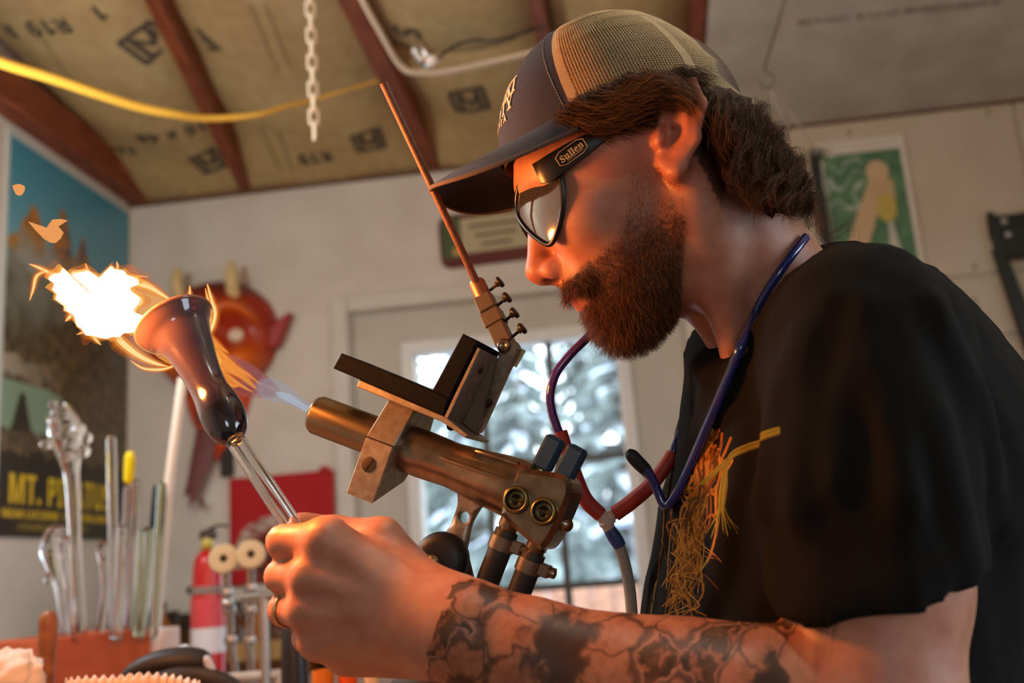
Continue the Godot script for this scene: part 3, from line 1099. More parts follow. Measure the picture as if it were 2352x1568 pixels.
func devil_mask() -> void:
	var c := on_z(503, 800, WZ)
	var s := 0.00119
	var o := thing("devil_mask", "carved red devil mask with cream horns and a forked tongue on the white wall", "mask", Vector3(c.x, c.y - 0.32, WZ))
	var red := vmat("carved red lacquer", 0.38)
	var n := FastNoiseLite.new()
	n.seed = 4
	n.frequency = 12.0
	# half widths (metres) of the face from brow to the tip of the beard
	var hv := PackedVector2Array([Vector2(0.196, 0.0), Vector2(0.188, 0.06), Vector2(0.16, 0.115), Vector2(0.11, 0.160), Vector2(0.05, 0.178), Vector2(-0.01, 0.176), Vector2(-0.06, 0.158), Vector2(-0.105, 0.122), Vector2(-0.15, 0.098), Vector2(-0.2, 0.082), Vector2(-0.26, 0.055), Vector2(-0.31, 0.022), Vector2(-0.325, 0.0)])
	var sp := spl2(hv, 6)
	var nj := 41
	var mb := MB.new()
	var pts := PackedVector3Array()
	var cols := PackedColorArray()
	for q in sp:
		for j in nj:
			var e := (float(j) / (nj - 1)) * 2.0 - 1.0
			var u := e * q.y
			var v := q.x
			var a := absf(u)
			var z := 0.105 * pow(maxf(0.0, 1.0 - e * e), 0.55) * clampf(q.y / 0.15, 0.15, 1.0)
			var brow := exp(-pow((v - 0.045 - 0.05 * sin(clampf(a / 0.15, 0, 1) * PI)) / 0.017, 2)) * smoothstep(0.012, 0.04, a) * smoothstep(0.165, 0.12, a)
			var sock := exp(-(pow((a - 0.075) / 0.038, 2) + pow((v - 0.018) / 0.034, 2)))
			var cheek := exp(-(pow((a - 0.105) / 0.042, 2) + pow((v + 0.062) / 0.036, 2)))
			var nose := exp(-pow(u / 0.026, 2)) * smoothstep(0.07, -0.06, v) * smoothstep(-0.10, -0.07, v)
			var mouth := exp(-(pow(u / 0.075, 2) + pow((v + 0.13 + a * 0.2) / 0.014, 2)))
			z += 0.030 * brow - 0.042 * sock + 0.032 * cheek + 0.06 * nose - 0.03 * mouth
			z += 0.004 * sin(v * 160.0) * exp(-pow((v - 0.13) / 0.03, 2))
			pts.append(Vector3(c.x + u, c.y + v, WZ + maxf(z, 0.0) + 0.004))
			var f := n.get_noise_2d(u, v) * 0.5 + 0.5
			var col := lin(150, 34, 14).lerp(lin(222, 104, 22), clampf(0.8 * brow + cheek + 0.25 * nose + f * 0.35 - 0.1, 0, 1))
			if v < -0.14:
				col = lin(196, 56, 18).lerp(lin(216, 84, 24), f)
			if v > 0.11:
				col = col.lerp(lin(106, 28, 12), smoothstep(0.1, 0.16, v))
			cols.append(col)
	mb.grid(pts, sp.size(), nj)
	if mb.n[nj * 20 + 20].z < 0:
		mb = flipped(mb)
	mb.c = cols
	part(o, "face", mb, red)
	for sgn in [-1.0, 1.0]:
		mb = MB.new()
		var h0 := Vector3(c.x + sgn * 0.077, c.y + 0.125, WZ + 0.075)
		mb.tube(spl(PackedVector3Array([h0, h0 + Vector3(sgn * 0.004, 0.05, 0.025), h0 + Vector3(sgn * 0.002, 0.096, 0.022)]), 5), spl1(PackedFloat32Array([0.021, 0.018, 0.009]), 5), 14)
		part(o, "horn", mb, mat("cream horn", rgb8(206, 178, 122), 0.5))
		mb = MB.new()
		mb.ball(Vector3(c.x + sgn * 0.077, c.y + 0.016, WZ + 0.062), Vector3(0.024, 0.022, 0.018))
		part(o, "eye", mb, mat("painted eye", rgb8(214, 196, 168), 0.4))
		mb = MB.new()
		var ear := PackedVector2Array([Vector2(0, -0.03), Vector2(0.028, -0.02), Vector2(0.045, 0.012), Vector2(0.07, 0.075), Vector2(0.03, 0.058), Vector2(0, 0.036)])
		var b := Basis(Vector3(sgn, 0, 0), Vector3.UP, Vector3(0, 0, sgn))
		mb.prism(spl2(ear, 3), Vector3(c.x + sgn * 0.160, c.y + 0.0, WZ + 0.03), b, 0.024, 0.006)
		part(o, "ear", mb, mat("red ear lacquer", rgb8(150, 26, 14), 0.4))
	# the forked tongue and the dark strap behind it
	mb = MB.new()
	var tp := PackedVector3Array()
	var rows := [[500, 930, 26], [492, 985, 27], [478, 1050, 25], [462, 1110, 19], [452, 1140, 17]]
	for q in rows:
		for k in [-1.0, 0.0, 1.0]:
			var w := on_z(q[0] + k * q[2], q[1], WZ)
			tp.append(Vector3(w.x, w.y, WZ + 0.05 - absf(k) * 0.012 + (0.04 if q[1] < 950 else 0.0)))
	mb.grid(tp, rows.size(), 3)
	for q in [[[435, 1136], [452, 1140], [432, 1172]], [[452, 1140], [470, 1146], [466, 1176]]]:
		var w: Array[Vector3] = []
		for k in q:
			w.append(on_z(k[0], k[1], WZ + 0.045))
		mb.tri(w[0], w[2], w[1])
	part(o, "tongue", mb, mat("mauve tongue", rgb8(112, 58, 54), 0.6))
	mb = MB.new()
	var s0 := on_z(522, 1000, WZ + 0.012)
	var s1 := on_z(520, 1094, WZ + 0.012)
	mb.box((s0 + s1) / 2, Vector3(0.036, s0.y - s1.y, 0.02), 0.003)
	part(o, "strap", mb, mat("dark strap", rgb8(40, 34, 30), 0.7))

func red_banner() -> void:
	var a := on_z(527, 1100, WZ + 0.01)
	var b := on_z(766, 1078, WZ + 0.01)
	var low := on_z(535, 1345, WZ + 0.01).y
	var n := FastNoiseLite.new()
	n.seed = 12
	n.frequency = 1.0
	var tex := img_tex(240, 240, func(u: float, v: float) -> Color:
		var c := rgb8(168, 10, 16)
		var f := n.get_noise_2d(u * 9, v * 9)
		var d := Vector2(u - 0.42, v - 0.78).length() + f * 0.03
		if d < 0.40 and d > 0.27 and v < 0.85:
			c = rgb8(188, 170, 152).lerp(rgb8(120, 60, 50), clampf(f * 1.6 + 0.3, 0, 1))
		elif d <= 0.27:
			c = rgb8(128, 40, 30).lerp(rgb8(70, 36, 26), clampf(f * 2.0 + 0.5, 0, 1))
		return c)
	var mb := MB.new()
	var pts := PackedVector3Array()
	for i in 14:
		for j in 22:
			var u := j / 21.0
			var v := i / 13.0
			pts.append(Vector3(lerpf(a.x, b.x, u), lerpf(lerpf(a.y, b.y, u), low, v), WZ + 0.012 + 0.006 * sin(u * 15.0) * (0.3 + v)))
	mb.grid(pts, 14, 22)
	if mb.n[30].z < 0:
		mb = flipped(mb)
	for k in mb.uv.size():
		mb.uv[k] = Vector2(mb.uv[k].y, mb.uv[k].x)
	var o := thing("red_banner", "bright red cloth banner with a pale printed figure hung under the mask", "banner", Vector3((a.x + b.x) / 2, low, WZ))
	part(o, "cloth", mb, print_mat("banner cloth", tex, 0.8))
	mb = MB.new()
	mb.box(on_z(745, 1078, WZ + 0.014), Vector3(0.028, 0.02, 0.012), 0.005)
	part(o, "hanging_tab", mb, mat("red tab", rgb8(160, 12, 16), 0.7))

func tin_sign() -> void:
	var c := on_z(1125, 545, WZ)
	var o := thing("tin_sign", "small dark red bordered tin sign with a cream middle behind the cap brim", "sign", Vector3(c.x, c.y - 0.08, WZ))
	var b := Basis(Vector3(1, 0.02, 0).normalized(), Vector3(-0.02, 1, 0).normalized(), Vector3(0, 0, 1))
	var rr := func(w: float, h: float, r: float) -> PackedVector2Array:
		var p := PackedVector2Array()
		for k in [[1, 1, 0], [-1, 1, 1], [-1, -1, 2], [1, -1, 3]]:
			for i in 5:
				var a: float = (k[2] + i / 4.0) * PI / 2
				p.append(Vector2(k[0] * (w / 2 - r) + cos(a) * r, k[1] * (h / 2 - r) + sin(a) * r))
		return p
	var mb := MB.new()
	mb.prism(rr.call(0.29, 0.16, 0.03), c + Vector3(0, 0, 0.005), b, 0.010, 0.003)
	part(o, "plate", mb, mat("oxblood enamel", rgb8(92, 30, 26), 0.35))
	mb = MB.new()
	mb.prism(rr.call(0.245, 0.105, 0.012), c + b.x * 0.005 + Vector3(0, 0.01, 0.011), b, 0.002, 0.0005)
	part(o, "cream_panel", mb, mat("cream enamel", rgb8(176, 164, 128), 0.4))
	mb = MB.new()
	mb.prism(rr.call(0.055, 0.125, 0.014), c - b.x * 0.108 + Vector3(0, 0.008, 0.0125), b, 0.002, 0.0005)
	part(o, "green_field", mb, mat("green enamel", rgb8(66, 84, 44), 0.4))
	mb = MB.new()
	mb.ball(c - b.x * 0.094 + Vector3(0, -0.034, 0.0135), Vector3(0.014, 0.014, 0.002))
	part(o, "yellow_dot", mb, mat("ochre enamel", rgb8(176, 138, 60), 0.4))
	mb = MB.new()
	for k in 3:
		mb.box(c + b.x * 0.02 + b.y * (0.035 - 0.028 * k) + Vector3(0, 0, 0.0125), Vector3(0.15 - 0.03 * k, 0.009, 0.001), 0, b)
	part(o, "print_bars", mb, mat("brown enamel", rgb8(96, 84, 58), 0.4))

func green_poster() -> void:
	var tr := on_z(2067, 317, WZ)
	var xl := 0.596
	var top := 2.372
	var low := 1.97
	var n := FastNoiseLite.new()
	n.seed = 15
	n.frequency = 1.0
	n.fractal_octaves = 3
	var tex := img_tex(200, 340, func(u: float, v: float) -> Color:
		if u < 0.055 or u > 0.955 or v < 0.085 or v > 0.97:
			return rgb8(208, 198, 184)
		var f := n.get_noise_2d(u * 5, v * 6)
		var c := rgb8(88, 128, 84).lerp(rgb8(62, 104, 72), clampf(f + 0.5, 0, 1))
		if u < 0.5 and absf(sin((v + 0.16 * n.get_noise_2d(u * 2, v * 2 + 7)) * 25.0 + u * 3.0)) > 0.95 and v < 0.5:
			c = rgb8(150, 168, 148)
		# a raised bare arm holding a yellow fruit
		var ax := 0.20 + 0.46 * (1.0 - (v - 0.28) / 0.62)
		if v > 0.26 and absf(u - ax) < 0.085 + 0.06 * v:
			c = rgb8(196, 164, 126)
		if Vector2((u - 0.66) / 0.13, (v - 0.24) / 0.085).length() < 1.0:
			c = rgb8(200, 170, 132)
		if u > 0.56 and u < 0.82 and v > 0.3 and v < 0.42 + 0.1 * (u - 0.5):
			c = rgb8(192, 160, 120)
		if Vector2((u - 0.70) / 0.115, (v - 0.50) / 0.10).length() < 1.0:
			c = rgb8(186, 164, 72)
		if v > 0.6 and absf(u - 0.72) < 0.02 + 0.22 * (v - 0.6):
			c = rgb8(190, 186, 168)
		return c)
	var mb := MB.new()
	var o := thing("green_print", "green print of a raised arm and yellow fruit in a white border", "print", Vector3((xl + tr.x) / 2, low, WZ + 0.01))
	mb.box(Vector3((xl + tr.x) / 2, (top + low) / 2, WZ + 0.013), Vector3(tr.x - xl, top - low, 0.006), 0.001)
	part(o, "backing", mb, mat("white card", rgb8(214, 206, 194), 0.7))
	mb = MB.new()
	var z := WZ + 0.0165
	mb.quad(Vector3(xl, low, z), Vector3(tr.x, low, z), Vector3(tr.x, top, z), Vector3(xl, top, z))
	part(o, "print_face", mb, print_mat("green print", tex, 0.5))
	mb = MB.new()
	for q in [[xl, (top + low) / 2, 0.006, top - low], [tr.x, (top + low) / 2, 0.006, top - low]]:
		mb.box(Vector3(q[0], q[1], WZ + 0.014), Vector3(q[2], q[3], 0.012), 0.001)
	mb.box(Vector3((xl + tr.x) / 2, top, WZ + 0.014), Vector3(tr.x - xl + 0.006, 0.006, 0.012), 0.001)
	part(o, "edge_strip", mb, mat("white edging", rgb8(220, 212, 200), 0.5))

func hanging_things() -> void:
	# yellow flex slung under the rafters
	var mb := MB.new()
	var path := spl(px_path([[-60, 108, 1.66], [0, 142, 1.70], [120, 180, 1.76], [300, 240, 1.84], [400, 262, 1.88], [480, 272, 1.92], [590, 264, 1.96], [660, 244, 2.0], [720, 230, 2.04], [800, 206, 2.08], [868, 186, 2.12]]), 6)
	var r := PackedFloat32Array()
	for i in path.size():
		r.append(lerpf(0.0098, 0.0036, smoothstep(0.1, 0.95, float(i) / path.size())))
	mb.tube(path, r, 10)
	single("yellow_flex", mb, mat("yellow flex", rgb8(206, 160, 52), 0.5), "yellow air hose slung in a curve under the rafters", "hose", path[path.size() / 2])
	# white conduit bent round a rafter
	mb = MB.new()
	mb.tube(spl(px_path([[815, -40, 1.80], [838, 10, 1.84], [876, 78, 1.90], [905, 130, 1.95], [922, 152, 1.97], [945, 165, 1.98], [1010, 166, 2.0], [1110, 146, 2.02], [1240, 116, 2.04], [1330, 96, 2.06]]), 5), 0.0062, 10)
	single("white_conduit", mb, mat("white conduit", rgb8(198, 184, 160), 0.45), "white bent cable conduit running along the middle rafter", "conduit", at(945, 165, 1.98))
	mb = MB.new()
	mb.tube(spl(px_path([[985, 150, 2.0], [1040, 108, 2.02], [1090, 92, 2.03], [1130, 94, 2.03], [1190, 80, 2.04], [1250, 60, 2.06]]), 5), 0.003, 6)
	single("black_wire", mb, mat("black flex", rgb8(40, 36, 32), 0.5), "thin black wire looped above the white conduit", "wire", at(1090, 92, 2.03))
	# a bare lamp holder clipped by the rafter
	var t := thing("lamp_holder", "shiny lamp holder clipped beside the middle rafter near the conduit", "lamp holder", at(975, 128, 2.0))
	mb = MB.new()
	mb.lathe(PackedVector2Array([Vector2(0.016, 0), Vector2(0.02, 0.01), Vector2(0.02, 0.035), Vector2(0.014, 0.045), Vector2(0.005, 0.048)]), at(955, 105, 2.0), at(990, 150, 2.0) - at(955, 105, 2.0), 16)
	part(t, "socket", mb, mat("polished steel", rgb8(205, 205, 205), 0.2, 1.0))
	mb = MB.new()
	mb.ball(at(992, 140, 1.985), Vector3(0.013, 0.011, 0.013))
	part(t, "cap", mb, mat("white porcelain", rgb8(226, 222, 214), 0.2))
	# plastic chain
	var o := at(722, 160, 1.7)
	t = thing("plastic_chain", "white plastic chain hanging down from the ceiling", "chain", o)
	var white := mat("white chain plastic", rgb8(226, 216, 188), 0.45)
	var p0 := at(722, 300, 1.7)
	for k in 17:
		mb = MB.new()
		var cc := p0 + Vector3(0, k * 0.0255, 0)
		var ring := PackedVector3Array()
		var b := Basis(Vector3.UP, 0.5 + (PI / 2 if k % 2 == 0 else 0.0))
		for i in 20:
			var a := TAU * i / 20.0
			ring.append(cc + b * Vector3(cos(a) * 0.0072, sin(a) * 0.0072 + signf(sin(a)) * 0.009, 0))
		ring.append(ring[0])
		mb.tube(ring, 0.0026, 6, false)
		part(t, "link", mb, white)
	# wire hook and lines under the plasterboard
	t = thing("wire_hook", "bent wire hook hanging under the white ceiling board", "hook", at(1758, 185, 1.95))
	mb = MB.new()
	var hk := [[1812, -30, 2.0], [1800, 10, 2.0], [1776, 90, 1.98], [1758, 150, 1.96], [1762, 166, 1.95], [1774, 172, 1.95], [1779, 184, 1.95], [1773, 198, 1.95], [1758, 202, 1.95], [1746, 194, 1.95], [1744, 182, 1.95]]
	mb.tube(spl(px_path(hk), 5), 0.0024, 8)
	part(t, "hook_wire", mb, mat("dull steel wire", rgb8(120, 108, 92), 0.4, 0.7))
	mb = MB.new()
	mb.tube(px_path([[1766, 200, 1.95], [1806, 290, 2.0], [1846, 390, 2.06]]), 0.0022, 6)
	part(t, "line", mb, mat("pale cord", rgb8(176, 164, 146), 0.6))
	mb = MB.new()
	mb.tube(px_path([[1768, 200, 1.95], [1832, 284, 2.0], [1880, 350, 2.06]]), 0.0022, 6)
	part(t, "line", mb, mat("pale cord", rgb8(176, 164, 146), 0.6))
# ---------------------------------------------------------------- the bench and what stands on it
const BENCH := 1.12

func rod_between(mb: MB, a: Vector3, b: Vector3, r: float, sides := 10) -> void:
	# a fire-polished rod with rounded ends
	var d := (b - a).normalized()
	var path := PackedVector3Array([a, a + d * r * 0.35, a + d * r, b - d * r, b - d * r * 0.35, b])
	mb.tube(path, PackedFloat32Array([r * 0.3, r * 0.75, r, r, r * 0.75, r * 0.3]), sides)

func build_bench_things() -> void:
	var mb := MB.new()
	var wood := mat_tex("bench wood", rgb8(150, 116, 82), 0.6, noise_tex(0.02, 51, rgb8(190, 175, 160), Color.WHITE), 2.0)
	wood.uv1_scale = Vector3(2, 14, 14)
	var t := thing("workbench", "long wooden workbench along the left wall under the burner", "workbench", Vector3(-0.72, 0, -1.35))
	for k in 5:
		mb = MB.new()
		mb.box(Vector3(-0.72, BENCH - 0.02, -0.81 - k * 0.272), Vector3(1.36, 0.04, 0.27), 0.004)
		part(t, "plank", mb, wood)
	for x in [-1.34, -0.10]:
		for z in [-1.95, -0.74]:
			mb = MB.new()
			mb.box(Vector3(x, (BENCH - 0.04) / 2, z), Vector3(0.08, BENCH - 0.04, 0.08), 0.004)
			part(t, "leg", mb, wood)
	mb = MB.new()
	mb.box(Vector3(-0.72, BENCH - 0.09, -1.95), Vector3(1.16, 0.10, 0.03), 0.003)
	part(t, "apron", mb, wood)
	rod_box()
	glass_rods()
	hand_tools()
	extinguisher()
	gauges()
	bottle_shelf()

func rod_box() -> void:
	var clay := mat_tex("terracotta card", rgb8(196, 98, 58), 0.7, noise_tex(0.03, 61, rgb8(225, 215, 208), Color.WHITE), 3.0)
	var a := at(122, 1466, 1.55)
	var b := at(346, 1446, 1.72)
	var x := Vector3(b.x - a.x, 0, b.z - a.z)
	var w := x.length()
	x = x.normalized()
	var z := Vector3(-x.z, 0, x.x)
	var bs := Basis(x, Vector3.UP, z)
	var top := a.y
	var h := top - BENCH
	var dep := 0.16
	var o := (a + b) / 2 - z * dep / 2
	o.y = BENCH
	var t := thing("rod_box", "open terracotta coloured box that holds upright glass rods", "box", o)
	for s in [-1.0, 1.0]:
		var mb := MB.new()
		mb.box(o + Vector3(0, h / 2, 0) + z * s * (dep / 2 - 0.004), Vector3(w, h, 0.008), 0.002, bs)
		part(t, "long_side", mb, clay)
		mb = MB.new()
		mb.box(o + Vector3(0, h / 2, 0) + x * s * (w / 2 - 0.004), Vector3(0.0078, h - 0.001, dep - 0.017), 0.002, bs)
		part(t, "end_side", mb, clay)
	var mb2 := MB.new()
	mb2.box(o + Vector3(0, 0.005, 0), Vector3(w - 0.017, 0.0078, dep - 0.017), 0.001, bs)
	part(t, "base", mb2, clay)
	mb2 = MB.new()
	var l0 := at(371, 1478, 1.73)
	mb2.box(l0 + Vector3(0, -0.004, 0), Vector3(0.040, 0.062, 0.05), 0.003, bs)
	var lb := single("white_box", mb2, mat("white card box", rgb8(214, 206, 204), 0.6), "small white card box standing at the right end of the terracotta box", "box", l0)
	lb.set_meta("label", "small white card box standing at the right end of the terracotta box")
	mb2 = MB.new()
	mb2.box(Vector3(l0.x, (l0.y - 0.035 + BENCH) / 2, l0.z), Vector3(0.06, l0.y - 0.035 - BENCH, 0.06), 0.003, bs)
	single("brown_block", mb2, mat("dark brown block", rgb8(92, 64, 44), 0.7), "dark wooden block under the small white card box", "block", Vector3(l0.x, BENCH, l0.z))

func glass_rods() -> void:
	var clear := glass("clear glass", rgb8(250, 252, 252), 0.0, 0.047, 0.02)
	var tint := glass("pale green glass", rgb8(226, 240, 216), 0.0, 0.047, 0.02)
	var mb := MB.new()
	# two blown pieces full of bubbles, on long stems
	var blown := func(path: Array, rad: Array, wall_bumps: Array, label: String) -> void:
		var p := spl(px_path(path), 6)
		var r := spl1(PackedFloat32Array(rad), 6)
		var o := thing("blown_glass", label, "glass piece", p[0], "")
		var b := MB.new()
		b.tube(p, r, 16)
		part(o, "stem", b, clear)
		for q in wall_bumps:
			b = MB.new()
			b.ball(at(q[0], q[1], q[2]), Vector3.ONE * q[3], Basis(), 10, 14)
			part(o, "bubble", b, clear)
	blown.call([[186, 1470, 1.68], [180, 1340, 1.675], [172, 1230, 1.67], [168, 1130, 1.665], [164, 1085, 1.66], [158, 1040, 1.655], [150, 990, 1.65], [140, 940, 1.65], [136, 925, 1.65]], [0.0095, 0.0095, 0.010, 0.0115, 0.013, 0.020, 0.028, 0.017, 0.006],
		[[122, 930, 1.64, 0.008], [143, 950, 1.62, 0.009], [118, 965, 1.64, 0.008], [105, 1020, 1.64, 0.0095], [150, 985, 1.615, 0.010], [182, 985, 1.63, 0.011], [198, 1005, 1.64, 0.010], [192, 1035, 1.63, 0.011], [170, 1045, 1.61, 0.010], [148, 1050, 1.62, 0.009], [160, 1015, 1.61, 0.009], [128, 1000, 1.62, 0.009]], "tall blown glass stem ending in a head covered with clear bubbles")
	blown.call([[152, 1475, 1.60], [146, 1400, 1.60], [132, 1330, 1.60], [120, 1300, 1.60], [116, 1262, 1.60], [124, 1225, 1.60], [134, 1205, 1.60]], [0.0075, 0.008, 0.009, 0.012, 0.017, 0.013, 0.005],
		[[112, 1330, 1.59, 0.008], [142, 1218, 1.58, 0.008], [152, 1240, 1.59, 0.008], [130, 1235, 1.58, 0.006]], "shorter blown glass piece with a bulb, leftmost in the box")
	blown.call([[168, 1475, 1.585], [160, 1400, 1.585], [158, 1340, 1.585], [152, 1290, 1.585], [149, 1255, 1.585], [152, 1232, 1.585]], [0.006, 0.006, 0.0065, 0.008, 0.010, 0.004],
		[[150, 1240, 1.572, 0.007]], "short blown glass stem with a rounded tip in front of the tall bubbled one")
	blown.call([[226, 1470, 1.66], [240, 1380, 1.66], [244, 1330, 1.66], [240, 1290, 1.66], [236, 1262, 1.66], [240, 1240, 1.66]], [0.007, 0.0075, 0.008, 0.0095, 0.010, 0.004], [[240, 1292, 1.65, 0.007]], "slender glass stem with a thickened head in the middle of the box")
	# straight rods: bottom and top in pixels, depth, radius, glass, label
	var rods := [
		[[264, 1470], [256, 998], 1.64, 0.0082, clear, "thick clear glass rod with a pointed top in the box"],
		[[268, 1470], [282, 1205], 1.62, 0.0085, clear, "clear glass rod in front of the yellow tipped one"],
		[[294, 1470], [312, 1100], 1.70, 0.0085, clear, "clear glass rod just right of the yellow tipped rod"],
		[[318, 1465], [338, 1210], 1.66, 0.012, tint, "thick pale green glass rod under the navy one"],
		[[352, 1465], [372, 1105], 1.69, 0.0075, tint, "thin greenish glass rod left of the leaning white rod"]]
	for q in rods:
		mb = MB.new()
		var p0 := at(q[0][0], q[0][1], q[2])
		rod_between(mb, p0, at(q[1][0], q[1][1], q[2]), q[3], 12)
		single("glass_rod", mb, q[4], q[5], "glass rod", p0, "glass rods standing in the terracotta box")
	var yb := at(278, 1470, 1.70)
	var t := thing("yellow_tipped_rod", "clear glass rod with a bright yellow tip in the terracotta box", "glass rod", yb)
	mb = MB.new()
	rod_between(mb, yb, at(296, 1112, 1.70), 0.0078, 12)
	part(t, "rod", mb, clear)
	mb = MB.new()
	rod_between(mb, at(295.8, 1113, 1.70), at(299, 1036, 1.70), 0.0092, 12)
	part(t, "tip", mb, mat("yellow glass", rgb8(226, 206, 20), 0.15), "bright yellow tip")
	yb = at(340, 1240, 1.68)
	t = thing("navy_rod", "glass rod with a navy blue length, leaning in the box", "glass rod", at(334, 1300, 1.68))
	mb = MB.new()
	rod_between(mb, at(334, 1330, 1.70), at(352, 1212, 1.70), 0.0062, 12)
	part(t, "rod", mb, clear)
	mb = MB.new()
	rod_between(mb, at(351, 1213, 1.70), at(360, 1112, 1.70), 0.0062, 12)
	part(t, "navy_length", mb, mat("navy glass", rgb8(24, 30, 52), 0.15), "navy blue length")
	mb = MB.new()
	yb = at(356, 1470, 1.76)
	mb.tube(PackedVector3Array([yb, at(388, 1108, 1.76), at(420, 868, 1.76)]), 0.0085, 12)
	single("white_rod", mb, mat("opal white glass", rgb8(232, 224, 208), 0.2), "long opaque white glass rod leaning behind the purple piece", "glass rod", yb)

func hand_tools() -> void:
	var mb := MB.new()
	# turned wooden handle standing in a block
	var a := at(103, 1600, 1.30)
	var ax := Vector3(0.02, 1, 0).normalized()
	var t := thing("wooden_paddle", "upright wooden tool handle at the lower left in front of the terracotta box", "tool", Vector3(a.x, BENCH, a.z))
	mb.lathe(spl2(PackedVector2Array([Vector2(0.0135, -0.04), Vector2(0.0115, 0.0), Vector2(0.0108, 0.05), Vector2(0.0122, 0.08), Vector2(0.0118, 0.098), Vector2(0.007, 0.107), Vector2(0.0, 0.109)]), 6), a, ax, 20)
	part(t, "handle", mb, mat_tex("turned handle wood", rgb8(166, 106, 50), 0.45, noise_tex(0.03, 71, rgb8(170, 140, 110), Color.WHITE), 6.0))
	mb = MB.new()
	mb.box(Vector3(a.x, (BENCH + a.y - 0.035) / 2, a.z), Vector3(0.06, a.y - 0.035 - BENCH, 0.05), 0.004)
	part(t, "stand", mb, mat("paddle stand", rgb8(120, 84, 52), 0.6))
	# black hand tool with pale tips lying in front of the box
	var o := at(395, 1530, 1.25)
	t = thing("black_torch_handle", "black curved hand tool with pale blue tips lying before the terracotta box", "tool", o)
	mb = MB.new()
	mb.tube(spl(px_path([[272, 1566, 1.22], [300, 1542, 1.23], [350, 1522, 1.24], [410, 1514, 1.25], [462, 1516, 1.26], [480, 1530, 1.265]]), 6), spl1(PackedFloat32Array([0.003, 0.010, 0.016, 0.019, 0.017, 0.006]), 6), 16, true, 0.8)
	part(t, "grip", mb, mat("black rubber", rgb8(34, 31, 29), 0.55))
	mb = MB.new()
	rod_between(mb, at(385, 1505, 1.27), at(436, 1486, 1.27), 0.0062, 12)
	part(t, "upper_tip", mb, mat("pale blue plastic", rgb8(186, 202, 220), 0.35))
	mb = MB.new()
	rod_between(mb, at(470, 1506, 1.25), at(490, 1546, 1.25), 0.0058, 12)
	part(t, "lower_tip", mb, mat("pale blue plastic", rgb8(186, 202, 220), 0.35))
	mb = MB.new()
	mb.tube(spl(px_path([[330, 1590, 1.20], [380, 1560, 1.22], [440, 1548, 1.24], [500, 1560, 1.25], [540, 1580, 1.26]]), 5), 0.011, 12)
	part(t, "lower_grip", mb, mat("dark grey rubber", rgb8(52, 49, 46), 0.5))
	# crumpled wool and ribbed hose along the front edge
	var n := FastNoiseLite.new()
	n.seed = 9
	n.frequency = 45.0
	mb = MB.new()
	var pts := PackedVector3Array()
	var c := at(14, 1560, 1.15)
	for i in 22:
		for j in 32:
			var th := PI * i / 21.0
			var ph := TAU * j / 32.0
			var d := Vector3(sin(th) * cos(ph), cos(th), sin(th) * sin(ph))
			var r := 1.0 + 0.28 * n.get_noise_3d(d.x * 0.05, d.y * 0.05, d.z * 0.05)
			pts.append(c + d * r * Vector3(0.042, 0.033, 0.035))
	mb.grid(pts, 22, 32, false, true)
	single("wool_wad", mb, mat("white wool", rgb8(205, 198, 190), 0.95), "crumpled wad of white wool in the lower left corner", "wool", Vector3(c.x, BENCH, c.z))
	mb = MB.new()
	c = at(14, 1560, 1.15)
	mb.box(Vector3(c.x, (BENCH + c.y - 0.03) / 2, c.z), Vector3(0.13, c.y - 0.03 - BENCH, 0.09), 0.006)
	single("white_tin", mb, mat("white tin", rgb8(206, 200, 190), 0.5), "low white tin under the wad of wool at the lower left", "tin", Vector3(c.x, BENCH, c.z))
	mb = MB.new()
	var hp := spl(px_path([[150, 1580, 1.05], [200, 1574, 1.06], [270, 1572, 1.07], [340, 1566, 1.07], [400, 1572, 1.08], [450, 1584, 1.09]]), 24)
	var rr := PackedFloat32Array()
	for i in hp.size():
		rr.append(0.0088 + 0.0022 * sin(i * 0.9))
	mb.tube(hp, rr, 12)
	single("ribbed_hose", mb, mat("milky ribbed plastic", rgb8(206, 184, 166), 0.3), "ribbed milky plastic hose along the lower left edge", "hose", hp[60])

